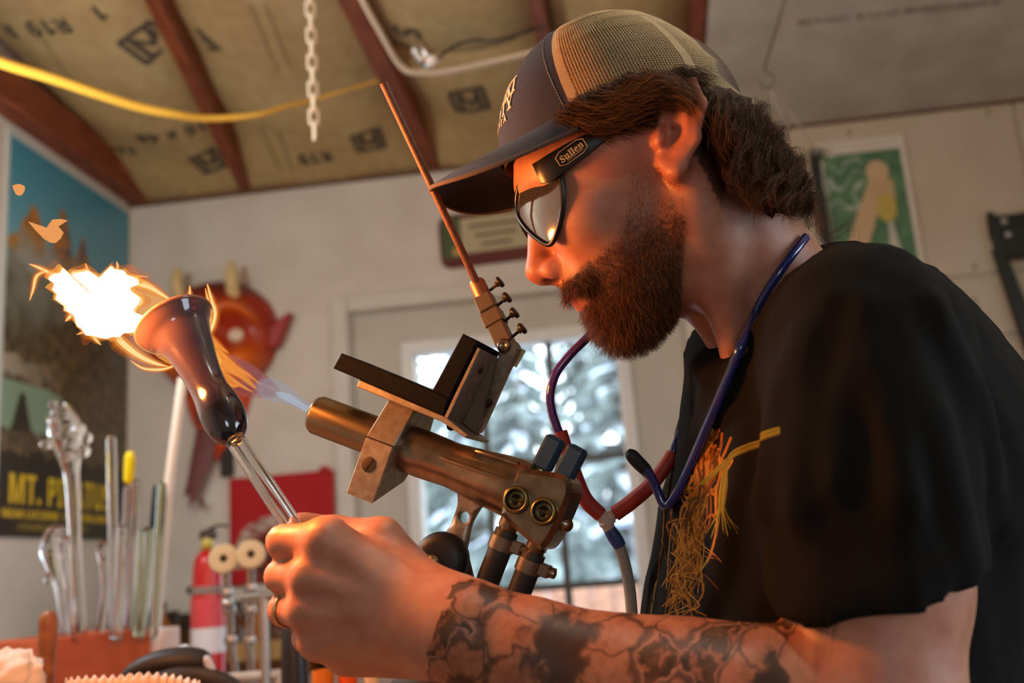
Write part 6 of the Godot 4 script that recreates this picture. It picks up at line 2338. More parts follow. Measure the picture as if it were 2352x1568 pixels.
func set_person() -> void:
	fold_noise.seed = 21
	fold_noise.frequency = 1.0
	fold_noise.fractal_octaves = 3
	var fwd := Vector3(-0.9737, -0.2277, -0.0077)
	var up := Vector3(-0.2270, 0.9669, 0.1162)
	fwd = fwd.normalized()
	up = (up - fwd * up.dot(fwd)).normalized()
	HB = Basis(fwd, up, fwd.cross(up)) * Basis(Vector3(0, 0, 1), deg_to_rad(-6.0))
	HO = Vector3(0.0511, 1.5996, -0.7822)
	NECK0 = HO + HB * Vector3(-0.018, -0.035, 0)
	NECK1 = at(1850, 800, 0.845)
	COLLAR = at(1738, 692, 0.835)
	COLLAR_N = (NECK0 - NECK1).normalized()
	# left arm, from the shoulder to the wrist
	for q in [[1975, 780, 0.696, 120], [1995, 1000, 0.668, 170], [2010, 1340, 0.647, 196], [2005, 1600, 0.625, 186], [2000, 1735, 0.618, 172], [1860, 1695, 0.625, 196], [1700, 1645, 0.634, 192], [1540, 1608, 0.644, 172], [1380, 1570, 0.654, 145], [1220, 1512, 0.664, 122], [1060, 1447, 0.675, 106], [980, 1418, 0.684, 100]]:
		arm_pts.append(at(q[0], q[1], q[2]))
		arm_r.append(rp(q[3], q[2]))
	var c := func(x0: float, y0: float, d0: float, r0: float, x1: float, y1: float, d1: float, r1: float, k: float) -> void:
		hand_c.append([at(x0, y0, d0), at(x1, y1, d1), rp(r0, d0), rp(r1, d1), k])
	# back of the hand
	c.call(980, 1405, 0.688, 84, 752, 1242, 0.698, 52, 0.010)
	c.call(985, 1425, 0.686, 84, 716, 1322, 0.694, 46, 0.014)
	c.call(985, 1440, 0.688, 82, 708, 1400, 0.694, 45, 0.014)
	c.call(985, 1465, 0.692, 76, 728, 1472, 0.698, 40, 0.014)
	c.call(980, 1480, 0.705, 74, 800, 1490, 0.712, 62, 0.014)
	c.call(960, 1400, 0.712, 60, 800, 1330, 0.722, 50, 0.014)
	# thumb
	c.call(990, 1370, 0.700, 62, 878, 1238, 0.722, 47, 0.012)
	c.call(878, 1238, 0.722, 46, 770, 1222, 0.736, 36, 0.008)
	c.call(770, 1222, 0.736, 36, 694, 1204, 0.740, 29, 0.006)
	# knuckle bones and the cords of the back of the hand
	for q in [[752, 1240, 0.692, 44], [714, 1322, 0.687, 38], [706, 1400, 0.687, 37], [730, 1472, 0.692, 32]]:
		c.call(q[0] - 6, q[1], q[2], q[3], q[0] + 26, q[1] + (1430 - q[1]) * 0.08, q[2] + 0.001, q[3] - 8, 0.008)
		c.call(q[0] + 20, q[1] + (1430 - q[1]) * 0.08, q[2] - 0.0095, 9, lerpf(q[0], 985, 0.62), lerpf(q[1], 1425, 0.6), 0.6725, 8, 0.010)
	palm_n = hand_c.size()
	# fingers: knuckle, middle joint, end joint, tip
	for f in [[752, 1240, 0.696, 47, 652, 1245, 0.714, 39, 660, 1248, 0.748, 33, 716, 1240, 0.756, 28], [716, 1322, 0.692, 43, 645, 1323, 0.715, 37, 664, 1322, 0.746, 31, 728, 1318, 0.752, 27], [706, 1400, 0.692, 41, 652, 1400, 0.714, 36, 672, 1398, 0.742, 30, 734, 1392, 0.746, 26], [730, 1472, 0.696, 36, 704, 1466, 0.716, 31, 716, 1462, 0.738, 27, 762, 1452, 0.740, 23]]:
		for k in 3:
			c.call(f[k * 4], f[k * 4 + 1], f[k * 4 + 2], f[k * 4 + 3], f[k * 4 + 4], f[k * 4 + 5], f[k * 4 + 6], f[k * 4 + 7], [0.009, 0.004, 0.003][k])
	# torso, as flattened capsules
	TZ = at(1930, 1000, 0.855).z
	HEM = at(2015, 1342, 0.645)
	HEM_N = CB * Vector3(0.23, -0.97, 0.0)
	sleeve_a = at(1990, 772, 0.694)
	sleeve_b = at(2010, 1400, 0.642)

func set_folds() -> void:
	# creases run over the cloth: find where each lies on the smooth shirt
	for f in [[[2050, 700], [2120, 960], [2200, 1290], 0.014], [[1905, 690], [1812, 900], [1772, 1150], 0.011], [[1975, 680], [1950, 880], [1905, 1130], 0.010], [[2010, 700], [2040, 900], [2075, 1140], 0.010], [[1860, 760], [1850, 960], [1830, 1180], 0.009], [[1720, 800], [1640, 980], [1585, 1180], 0.007], [[1700, 1080], [1660, 1300], [1600, 1480], 0.007], [[2130, 700], [2230, 900], [2290, 1200], 0.010], [[1640, 860], [1600, 1000], [1560, 1150], 0.006]]:
		var q := []
		for k in 3:
			var d := march(f[k][0], f[k][1], shirt_field, 0.5)
			if d < 0:
				break
			q.append(at(f[k][0], f[k][1], d + f[3] * 0.30))
		if q.size() == 3:
			q.append(f[3])
			new_folds.append(q)
	folds = new_folds

var new_folds: Array = []

func torso_field(p: Vector3, swell: float) -> float:
	# breadth is 1.35 times depth: work in a space squeezed from side to side
	var q := Vector3(p.x, p.y, (p.z - TZ) * 0.72 + TZ)
	var d := cap(q, tq0, tq1, 0.098 + swell, 0.137 + swell)
	d = smin(d, cap(q, tq1, tq2, 0.137 + swell, 0.150 + swell), 0.06)
	d = smin(d, cap(q, tq2, tq3, 0.150 + swell, 0.142 + swell), 0.05)
	return d

var tq0 := Vector3.ZERO
var tq1 := Vector3.ZERO
var tq2 := Vector3.ZERO
var tq3 := Vector3.ZERO

func shirt_field(p: Vector3) -> float:
	var pn := p
	var near := p.z > TZ
	if not near:
		pn.z = 2.0 * TZ - p.z
	var d := torso_field(p, 0.0)
	# yoke from the neck to the shoulder
	d = smin(d, cap(pn, Vector3(COLLAR.x + 0.03, COLLAR.y - 0.02, TZ + 0.03), sleeve_a + Vector3(0.0, -0.004, -0.02), 0.054, 0.056), 0.05)
	d = smin(d, cap(p, COLLAR, NECK1, 0.0665, 0.085), 0.03)
	var sl := cap(pn, sleeve_a, sleeve_b, 0.0625, 0.0690)
	var down := (pn - HEM).dot(HEM_N)
	if down > -0.05:
		sl = smax(sl, down, 0.004)
	d = smin(d, sl, 0.022)
	# hanging folds
	if d < 0.05 and d > -0.05:
		for f in folds:
			var q := pn
			d = smin(d, minf(cap(q, f[0], f[1], 0.004, f[3]), cap(q, f[1], f[2], f[3], f[3] * 0.9)), 0.016)
		var w := (pn - sleeve_a)
		d += 0.0058 * fold_noise.get_noise_3d(pn.x * 15.0 + w.y * 2.0, pn.y * 3.0, pn.z * 15.0)
		d += 0.0016 * fold_noise.get_noise_3d(pn.x * 34.0, pn.y * 11.0 + 7.0, pn.z * 34.0)
		d -= 0.0022 * smoothstep(0.010, 0.0, absf(down + 0.018)) * (1.0 if sl < 0.01 else 0.0) * 0.4
	# neck opening
	d = smax(d, -maxf(-(p - COLLAR).dot(COLLAR_N), p.distance_to(COLLAR + COLLAR_N * 0.03) - 0.102), 0.004)
	d = smax(d, -cap(p, NECK0, NECK1, 0.0565, 0.0600), 0.004)
	# lower hem
	d = smax(d, 0.86 - p.y, 0.01)
	return d

func march(px: float, py: float, field: Callable, d0: float) -> float:
	var d := d0
	for i in 80:
		var s: float = field.call(at(px, py, d))
		if s < 0.0004:
			return d
		d += maxf(s * 0.8, 0.0004)
		if d > 1.3:
			return -1.0
	return d
# ---------------------------------------------------------------- the person: body, beard, hair and clothes
func stroke(im: Image, pts: Array, w0: float, w1: float, col: Color) -> void:
	var p := PackedVector2Array()
	for q in pts:
		p.append(Vector2(q[0], q[1]))
	p = spl2(p, 10)
	var size := im.get_size()
	for i in p.size() - 1:
		var n := int(ceil(p[i].distance_to(p[i + 1]))) + 1
		for k in n:
			var q := p[i].lerp(p[i + 1], float(k) / n)
			var w := lerpf(w0, w1, (i + float(k) / n) / p.size())
			for dx in range(-int(w), int(w) + 1):
				for dy in range(-int(w), int(w) + 1):
					if dx * dx + dy * dy <= w * w:
						var x := int(q.x) + dx
						var y := int(q.y) + dy
						if x >= 0 and y >= 0 and x < size.x and y < size.y:
							im.set_pixel(x, y, im.get_pixel(x, y).lerp(col, col.a))

func tattoo_image() -> ImageTexture:
	# u along the arm from hand to elbow, v round it; v = 0.5 faces away from the body
	var w := 640
	var h := 384
	var n := FastNoiseLite.new()
	n.seed = 33
	n.frequency = 1.0
	n.fractal_octaves = 3
	var flowers := [[0.13, 0.30, 0.10, 4.0, 0.9], [0.145, 0.62, 0.12, 5.0, 0.4], [0.33, 0.40, 0.23, 9.0, 1.1], [0.60, 0.62, 0.17, 7.0, 0.9], [0.76, 0.40, 0.13, 5.0, 2.0], [0.92, 0.60, 0.17, 6.0, 1.4], [0.30, 0.85, 0.14, 5.0, 1.8], [0.55, 0.14, 0.16, 6.0, 0.7]]
	var ink := rgb8(82, 80, 68)
	var green := rgb8(150, 152, 116)
	var im := Image.create(w, h, false, Image.FORMAT_RGB8)
	for y in h:
		for x in w:
			var u := (x + 0.5) / w
			var v := (y + 0.5) / h
			u += 0.016 * n.get_noise_2d(v * 9.0, u * 14.0)
			v += 0.035 * n.get_noise_2d(u * 12.0 + 30.0, v * 8.0)
			var c := Color.WHITE
			if u > 0.055:
				var edge := u - 0.075 - 0.02 * n.get_noise_2d(v * 7.0, 3.0) - 0.03 * sin(v * 9.0)
				var f := n.get_noise_2d(u * 16.0, v * 10.0)
				var f2 := n.get_noise_2d(u * 40.0 + 9.0, v * 26.0)
				var in_flower := false
				if edge > 0.0 and u < 0.9:
					var best := 9.0
					for q in flowers:
						var d := Vector2((u - q[0]) * 1.25, (v - q[1]) * 0.78)
						var r: float = d.length() / q[2]
						if r < 1.35:
							var a: float = d.angle() + q[4]
							var petal: float = 0.78 + 0.22 * absf(cos(a * q[3] / 2.0))
							var k: float = r / petal
							if k < 1.0 and r < best:
								best = r
								in_flower = true
								c = rgb8(240, 226, 208).lerp(rgb8(176, 156, 130), clampf(0.42 - k * 0.5 + f2 * 0.6 + smoothstep(0.8, 1.0, k) * 0.4, 0, 1))
								c = c.lerp(ink, 0.55 * smoothstep(0.20, 0.04, absf(cos(a * q[3] / 2.0))))
								c = c.lerp(ink, 0.9 * smoothstep(0.50, 0.26, k + f * 0.25))
							if absf(k - 1.0) < 0.09:
								c = c.lerp(ink, 0.6 * smoothstep(0.09, 0.02, absf(k - 1.0)))
								in_flower = true
					if not in_flower:
						var leaf := sin((u * 0.8 + v * 0.5) * 38.0 + f * 5.0)
						c = green.lerp(ink, clampf(0.45 + f * 1.3, 0, 0.95))
						c = c.lerp(rgb8(240, 216, 196), 0.8 * smoothstep(0.05, 0.30, f2 + f * 0.6))
						c = c.lerp(ink, 0.5 * smoothstep(0.30, 0.10, absf(leaf)))
				elif edge > -0.022 and absf(sin(v * 21.0 + 1.0)) > 0.35:
					c = green.lerp(ink, 0.35)
			im.set_pixel(x, y, c.lerp(Color.WHITE, smoothstep(0.78, 0.88, u + 0.04 * n.get_noise_2d(v * 8.0, u * 8.0))))
	return ImageTexture.create_from_image(im)

func arm_uv(p: Vector3) -> Vector2:
	# how far along the forearm, and the angle round it
	var a := arm_pts[11]
	var b := arm_pts[4]
	var ax := (b - a).normalized()
	var u := (p - a).dot(ax) / a.distance_to(b)
	var q := p - a - ax * (p - a).dot(ax)
	var out_ := CB.z - ax * CB.z.dot(ax)
	out_ = out_.normalized()
	var side := ax.cross(out_)
	# the forearm bows, so take the angle from its own middle line
	var best := 1e9
	var mid := a
	for i in range(4, 11):
		var s := arm_pts[i + 1] - arm_pts[i]
		var h := clampf((p - arm_pts[i]).dot(s) / s.length_squared(), 0, 1)
		var m := arm_pts[i] + s * h
		if m.distance_squared_to(p) < best:
			best = m.distance_squared_to(p)
			mid = m
	q = p - mid
	var ang := atan2(q.dot(side), q.dot(out_))
	return Vector2(clampf(u, 0.01, 0.99), clampf(0.5 + ang / TAU, 0.01, 0.99))

func hair_strand(mb: MB, pts: PackedVector3Array, r0: float, r1: float, c0: Color, c1: Color) -> void:
	# a thin three sided strand
	var n := pts.size()
	var base := mb.v.size()
	var t := (pts[1] - pts[0]).normalized()
	var u := t.cross(Vector3(0.3, 0.5, 0.8)).normalized()
	for i in n:
		var tt := t if i == 0 else (pts[i] - pts[i - 1]).normalized()
		u = (u - tt * u.dot(tt)).normalized()
		var w := tt.cross(u)
		var f := float(i) / (n - 1)
		var r := lerpf(r0, r1, f)
		var c := c0.lerp(c1, f)
		for k in 3:
			var a := TAU * k / 3.0
			var d := u * cos(a) + w * sin(a)
			mb.v.append(pts[i] + d * r)
			mb.n.append(d)
			mb.c.append(c)
			mb.uv.append(Vector2(f, 0))
	for i in n - 1:
		for k in 3:
			var a := base + i * 3 + k
			var b := base + i * 3 + (k + 1) % 3
			mb.idx.append_array(PackedInt32Array([a, a + 3, b, b, a + 3, b + 3]))

func build_person() -> void:
	set_person()
	tq0 = at(1900, 868, 0.845)
	tq1 = at(1945, 1040, 0.85)
	tq2 = at(1905, 1480, 0.855)
	tq3 = Vector3(tq2.x + 0.02, 0.90, tq2.z)
	set_folds()
	var o := thing("person", "bearded person in a black tee leaning over the burner, forearm tattooed, holding a glass piece", "person", Vector3(tq3.x, 0, tq3.z))
	var skin := vmat("skin", 0.48)
	skin.albedo_texture = tattoo_image()
	skin.texture_repeat = false
	var body := MB.new()
	# head and neck
	var hlo := HO + Vector3(-0.19, -0.20, -0.12)
	var hhi := HO + Vector3(0.19, 0.18, 0.13)
	nets(body, head_field, hlo, hhi, 0.0025, skin_tint)
	var head_tris := body.idx.size()
	# left arm and hand
	var lo := Vector3.ONE * 1e9
	var hi := -lo
	for i in arm_pts.size():
		lo = lo.min(arm_pts[i] - Vector3.ONE * (arm_r[i] + 0.012))
		hi = hi.max(arm_pts[i] + Vector3.ONE * (arm_r[i] + 0.012))
	for c in hand_c:
		lo = lo.min(c[0].min(c[1]) - Vector3.ONE * 0.03)
		hi = hi.max(c[0].max(c[1]) + Vector3.ONE * 0.03)
	nets(body, arm_hand_field, lo, hi, 0.0032, skin_tint, arm_uv)
	# the far arm, held down beside the burner
	var fs := Vector3(sleeve_a.x, sleeve_a.y, 2 * TZ - sleeve_a.z)
	var far := PackedVector3Array([fs, fs + Vector3(0.02, -0.17, 0.0), fs + Vector3(0.00, -0.30, 0.02), fs + Vector3(-0.13, -0.36, 0.06), fs + Vector3(-0.255, -0.375, 0.10)])
	var fr := [0.05, 0.055, 0.046, 0.046, 0.029]
	var far_field := func(p: Vector3) -> float:
		var d := 1.0
		for i in 4:
			d = smin(d, cap(p, far[i], far[i + 1], fr[i], fr[i + 1]), 0.02)
		var w := far[4]
		d = smin(d, cap(p, w, w + Vector3(-0.08, -0.012, 0.015), 0.028, 0.026), 0.02)
		for k in 4:
			var q := w + Vector3(-0.085, -0.004 - 0.012 * k, -0.012 + 0.012 * k)
			d = smin(d, minf(cap(p, q, q + Vector3(-0.035, -0.012, 0.02), 0.011, 0.0095), cap(p, q + Vector3(-0.035, -0.012, 0.02), q + Vector3(-0.022, -0.030, 0.040), 0.0095, 0.008)), 0.005)
		d = smin(d, cap(p, w + Vector3(-0.04, 0.01, 0.02), w + Vector3(-0.095, 0.012, 0.045), 0.014, 0.010), 0.01)
		return d
	lo = Vector3.ONE * 1e9
	hi = -lo
	for q in far:
		lo = lo.min(q - Vector3.ONE * 0.075)
		hi = hi.max(q + Vector3.ONE * 0.075)
	lo.x -= 0.10
	hi.z += 0.05
	nets(body, far_field, lo, hi, 0.007, skin_tint)
	# chest and belly under the shirt, legs
	var trunk := func(p: Vector3) -> float: return smin(torso_field(p, -0.022), cap(p, NECK0.lerp(NECK1, 0.5), NECK1, 0.055, 0.062), 0.03)
	nets(body, trunk, Vector3(tq1.x - 0.26, 0.84, TZ - 0.30), Vector3(tq1.x + 0.26, 1.62, TZ + 0.30), 0.014, skin_tint)
	part(o, "body", body, skin)
	build_beard(o, body, head_tris)
	build_hair(o)
	build_shirt(o)
	# trousers and shoes
	var legs := func(p: Vector3) -> float:
		var q := p
		q.z = absf(p.z - TZ)
		var hip := Vector3(tq3.x, 0.86, 0.09)
		var d := cap(q, hip, Vector3(tq3.x - 0.015, 0.48, 0.10), 0.105, 0.075)
		d = smin(d, cap(q, Vector3(tq3.x - 0.015, 0.48, 0.10), Vector3(tq3.x + 0.02, 0.09, 0.11), 0.072, 0.062), 0.03)
		d = smin(d, ell(q, Vector3(tq3.x, 0.90, 0.0), Vector3(0.135, 0.11, 0.17)), 0.05)
		return smax(d, 0.03 - p.y, 0.01)
	var mb := MB.new()
	nets(mb, legs, Vector3(tq3.x - 0.2, 0.0, TZ - 0.26), Vector3(tq3.x + 0.2, 1.06, TZ + 0.26), 0.014)
	part(o, "trousers", mb, mat("dark denim", rgb8(44, 48, 58), 0.8))
	for s in [-1.0, 1.0]:
		mb = MB.new()
		var shoe := func(p: Vector3) -> float:
			var q := p - Vector3(tq3.x, 0, TZ + s * 0.11)
			return smax(smin(cap(q, Vector3(0.05, 0.045, 0), Vector3(-0.16, 0.035, s * 0.02), 0.045, 0.036), cap(q, Vector3(0.03, 0.04, 0), Vector3(0.03, 0.09, 0), 0.045, 0.048), 0.03), 0.002 - q.y, 0.004)
		nets(mb, shoe, Vector3(tq3.x - 0.22, -0.01, TZ + s * 0.11 - 0.08), Vector3(tq3.x + 0.12, 0.16, TZ + s * 0.11 + 0.08), 0.008)
		part(o, "shoe", mb, mat("brown boot leather", rgb8(70, 50, 36), 0.6))
	build_cap()
	build_glasses()
	build_ring()
	build_hoses()

func build_beard(o: Node3D, body: MB, head_tris: int) -> void:
	rng.seed = 11
	var mb := MB.new()
	var cum := PackedFloat32Array()
	var tri := PackedInt32Array()
	var total := 0.0
	for t in range(0, head_tris, 3):
		var a := body.v[body.idx[t]]
		var q := HB.transposed() * (a - HO)
		if q.x < 0.0 or q.y > 0.03:
			continue
		var w := beard_at(q)
		if w < 0.03:
			continue
		var b := body.v[body.idx[t + 1]]
		var c := body.v[body.idx[t + 2]]
		total += (b - a).cross(c - a).length() * w
		cum.append(total)
		tri.append(t)
	var cols := [lin(72, 43, 25), lin(100, 60, 33), lin(132, 82, 46), lin(54, 34, 23), lin(164, 112, 70)]
	for k in 19000:
		var t := tri[clampi(cum.bsearch(rng.randf() * total), 0, tri.size() - 1)]
		var r1 := rng.randf()
		var r2 := rng.randf()
		if r1 + r2 > 1.0:
			r1 = 1.0 - r1
			r2 = 1.0 - r2
		var a := body.v[body.idx[t]]
		var p := a + (body.v[body.idx[t + 1]] - a) * r1 + (body.v[body.idx[t + 2]] - a) * r2
		var nn := body.n[body.idx[t]]
		var q := HB.transposed() * (p - HO)
		var w := beard_at(q)
		var nl := HB.transposed() * nn
		var chin := smoothstep(-0.055, -0.10, q.y) * smoothstep(0.03, 0.07, q.x)
		var lip := smoothstep(-0.045, -0.05, q.y) * smoothstep(-0.064, -0.058, q.y) * smoothstep(0.085, 0.1, q.x)
		var flow := Vector3(0.10, -0.8, 0)
		if q.x < 0.06:
			flow = Vector3(0.28, -0.85, 0)
		if lip > 0.3:
			flow = Vector3(-0.05, -0.75, signf(q.z) * 0.75)
		var ln := (0.0065 + 0.0085 * chin + 0.006 * lip) * (0.45 + 0.55 * w) * rng.randf_range(0.6, 1.25)
		if q.x < 0.03:
			ln *= 0.75
		var d := (flow + nl * lerpf(0.25, 0.75, smoothstep(-0.02, -0.06, q.y)) + Vector3(rng.randfn(0, 0.28), rng.randfn(0, 0.28), rng.randfn(0, 0.28))).normalized()
		var bend := Vector3(rng.randfn(0, 0.5), rng.randfn(0, 0.4) - 0.25, rng.randfn(0, 0.5))
		var pts := PackedVector3Array()
		var cur := q - nl * 0.0006
		for s in 5:
			pts.append(HO + HB * cur)
			cur += d * ln / 4.0
			d = (d + bend * 0.28).normalized()
		var c: Color = cols[rng.randi() % 4] if rng.randf() > 0.06 else cols[4]
		hair_strand(mb, pts, 0.00017, 0.00006, c, c * 1.15)
	var m := vmat("beard hair", 0.5)
	m.metallic_specular = 0.35
	m.rim_enabled = false
	var g := part(o, "beard", mb, m)
	g.set_meta("kind", "stuff")

func build_hair(o: Node3D) -> void:
	rng.seed = 12
	# the mass under the curls, so that no scalp shows through
	var lump := FastNoiseLite.new()
	lump.seed = 5
	lump.frequency = 1.0
	lump.fractal_octaves = 2
	var mass := func(pw: Vector3) -> float:
		var p := HB.transposed() * (pw - HO)
		var z := p.z
		p.z = absf(p.z)
		var d := ell(p, Vector3(-0.048, 0.004, 0.0), Vector3(0.038, 0.048, 0.075))
		d = smin(d, ell(p, Vector3(-0.067, -0.033, 0.0), Vector3(0.029, 0.034, 0.062)), 0.02)
		d = smin(d, ell(p, Vector3(-0.063, -0.054, 0.0), Vector3(0.022, 0.020, 0.054)), 0.02)
		d = smin(d, ell(p, Vector3(0.018, 0.050, 0.052), Vector3(0.046, 0.014, 0.027)), 0.012)
		d = smin(d, ell(p, Vector3(0.034, 0.040, 0.058), Vector3(0.024, 0.018, 0.0155)), 0.008)
		d = smin(d, ell(p, Vector3(-0.030, 0.032, 0.062), Vector3(0.022, 0.016, 0.018)), 0.01)
		d += 0.006 * lump.get_noise_3d(p.x * 70.0, p.y * 70.0, z * 70.0)
		return d
	var hair := vmat("brown hair", 0.55)
	hair.metallic_specular = 0.28
	var mb := MB.new()
	var dark := func(p: Vector3) -> Color:
		var n := lump.get_noise_3d(p.x * 160.0, p.y * 160.0, p.z * 160.0)
		return lin(40, 27, 19).lerp(lin(62, 42, 28), clampf(n * 1.4 + 0.4, 0, 1))
	nets(mb, mass, HO + Vector3(-0.13, -0.13, -0.12), HO + Vector3(0.16, 0.11, 0.12), 0.0045, dark)
	var cols := [lin(54, 35, 22), lin(78, 51, 31), lin(38, 25, 17), lin(112, 76, 46)]
	# locks swept back from the temple over the ear (both sides), then curls behind
	var emit := func(root: Vector3, d: Vector3, ln: float, curl: float, pitch: float, drop: float, spread: float, n: int, bright: float) -> void:
		var ph := rng.randf() * TAU
		var ax := d.normalized()
		for k in n:
			var off := Vector3(rng.randfn(0, 1), rng.randfn(0, 1), rng.randfn(0, 1)) * spread
			var pts := PackedVector3Array()
			var cur := root + off
			var dir := (ax + Vector3(rng.randfn(0, 0.07), rng.randfn(0, 0.07), rng.randfn(0, 0.07))).normalized()
			var l := ln * rng.randf_range(0.75, 1.15)
			var steps := 11
			var u := dir.cross(Vector3(0, 0, 1)).normalized()
			var w := dir.cross(u)
			for s in steps:
				var f := float(s) / (steps - 1)
				if cur.x < -0.006 and drop < 0.0:
					dir = (dir + Vector3(0.02, -0.30, 0)).normalized()
				var a := ph + f * l / pitch * TAU + rng.randf() * 0.04
				var rr := curl * smoothstep(0.0, 0.35, f)
				pts.append(HO + HB * (cur + (u * cos(a) + w * sin(a)) * rr + off * f * 0.5))
				cur += dir * l / (steps - 1)
				dir = (dir + Vector3(0.22, -0.94, 0) * drop / steps).normalized()
			var c: Color = cols[rng.randi() % 3]
			if rng.randf() < 0.16 * bright:
				c = cols[3]
			hair_strand(mb, pts, 0.00019, 0.00008, c, c * 1.3)
	for s in [-1.0, 1.0]:
		# temple to ear: z is negative on the near side
		for k in (120 if s < 0 else 30):
			var f := rng.randf()
			var x := lerpf(0.062, 0.0, f) + rng.randfn(0, 0.004)
			var y := 0.061 - 0.010 * smoothstep(0.0, 0.4, 0.03 - x) + rng.randf_range(-0.004, 0.005)
			var side := 0.0690 + 0.013 * (1.0 - pow((x - 0.0) / 0.075, 2.0)) + rng.randf_range(0, 0.004)
			emit.call(Vector3(x, y, s * side), Vector3(-0.8, -0.75 - 0.45 * rng.randf(), s * 0.20), rng.randf_range(0.040, 0.062), 0.0024, 0.05, -1.35, 0.0019, 24, 3.0)
		for k in (40 if s < 0 else 15):
			emit.call(Vector3(lerpf(0.008, -0.03, rng.randf()), 0.049 + rng.randf_range(-0.004, 0.004), s * rng.randf_range(0.076, 0.084)), Vector3(-1.0, -0.10, s * 0.1), rng.randf_range(0.022, 0.038), 0.002, 0.05, 1.4, 0.0018, 20, 1.0)
		for k in (70 if s < 0 else 20):
			var f := rng.randf()
			emit.call(Vector3(lerpf(0.044, 0.012, f), lerpf(0.050, 0.036, rng.randf()), s * rng.randf_range(0.072, 0.077)), Vector3(-0.7, -0.9, s * 0.05), rng.randf_range(0.014, 0.026), 0.0012, 0.04, -0.6, 0.0016, 22, 1.5)
	# the back: curls from under the cap to the collar
	for k in 330:
		var f := rng.randf()
		var a := rng.randf_range(-1.25, 1.25)
		if rng.randf() < 0.5:
			a = rng.randf_range(-1.35, -0.1)
		var x := -0.018 - 0.058 * cos(a) * lerpf(0.92, 1.22, f)
		var z := 0.080 * sin(a)
		var y := lerpf(0.022, -0.046, f) + 0.010 * absf(sin(a))
		var n := Vector3(-cos(a) * 0.9, 0.12, sin(a))
		emit.call(Vector3(x, y, z), n * 0.25 + Vector3(-0.25 * (1.0 - f), -0.75 + 0.4 * rng.randf(), rng.randfn(0, 0.25)), rng.randf_range(0.026, 0.052), rng.randf_range(0.0045, 0.0100), rng.randf_range(0.018, 0.034), rng.randf_range(1.0, 2.4), 0.0011, 26, 1.0)
	# a springy curl at the nape, one over the cap's edge
	emit.call(Vector3(-0.058, -0.058, -0.050), Vector3(-0.5, -0.5, -0.3), 0.065, 0.0090, 0.030, 1.0, 0.0014, 40, 0.5)
	var g := part(o, "hair", mb, hair)
	g.set_meta("kind", "stuff")

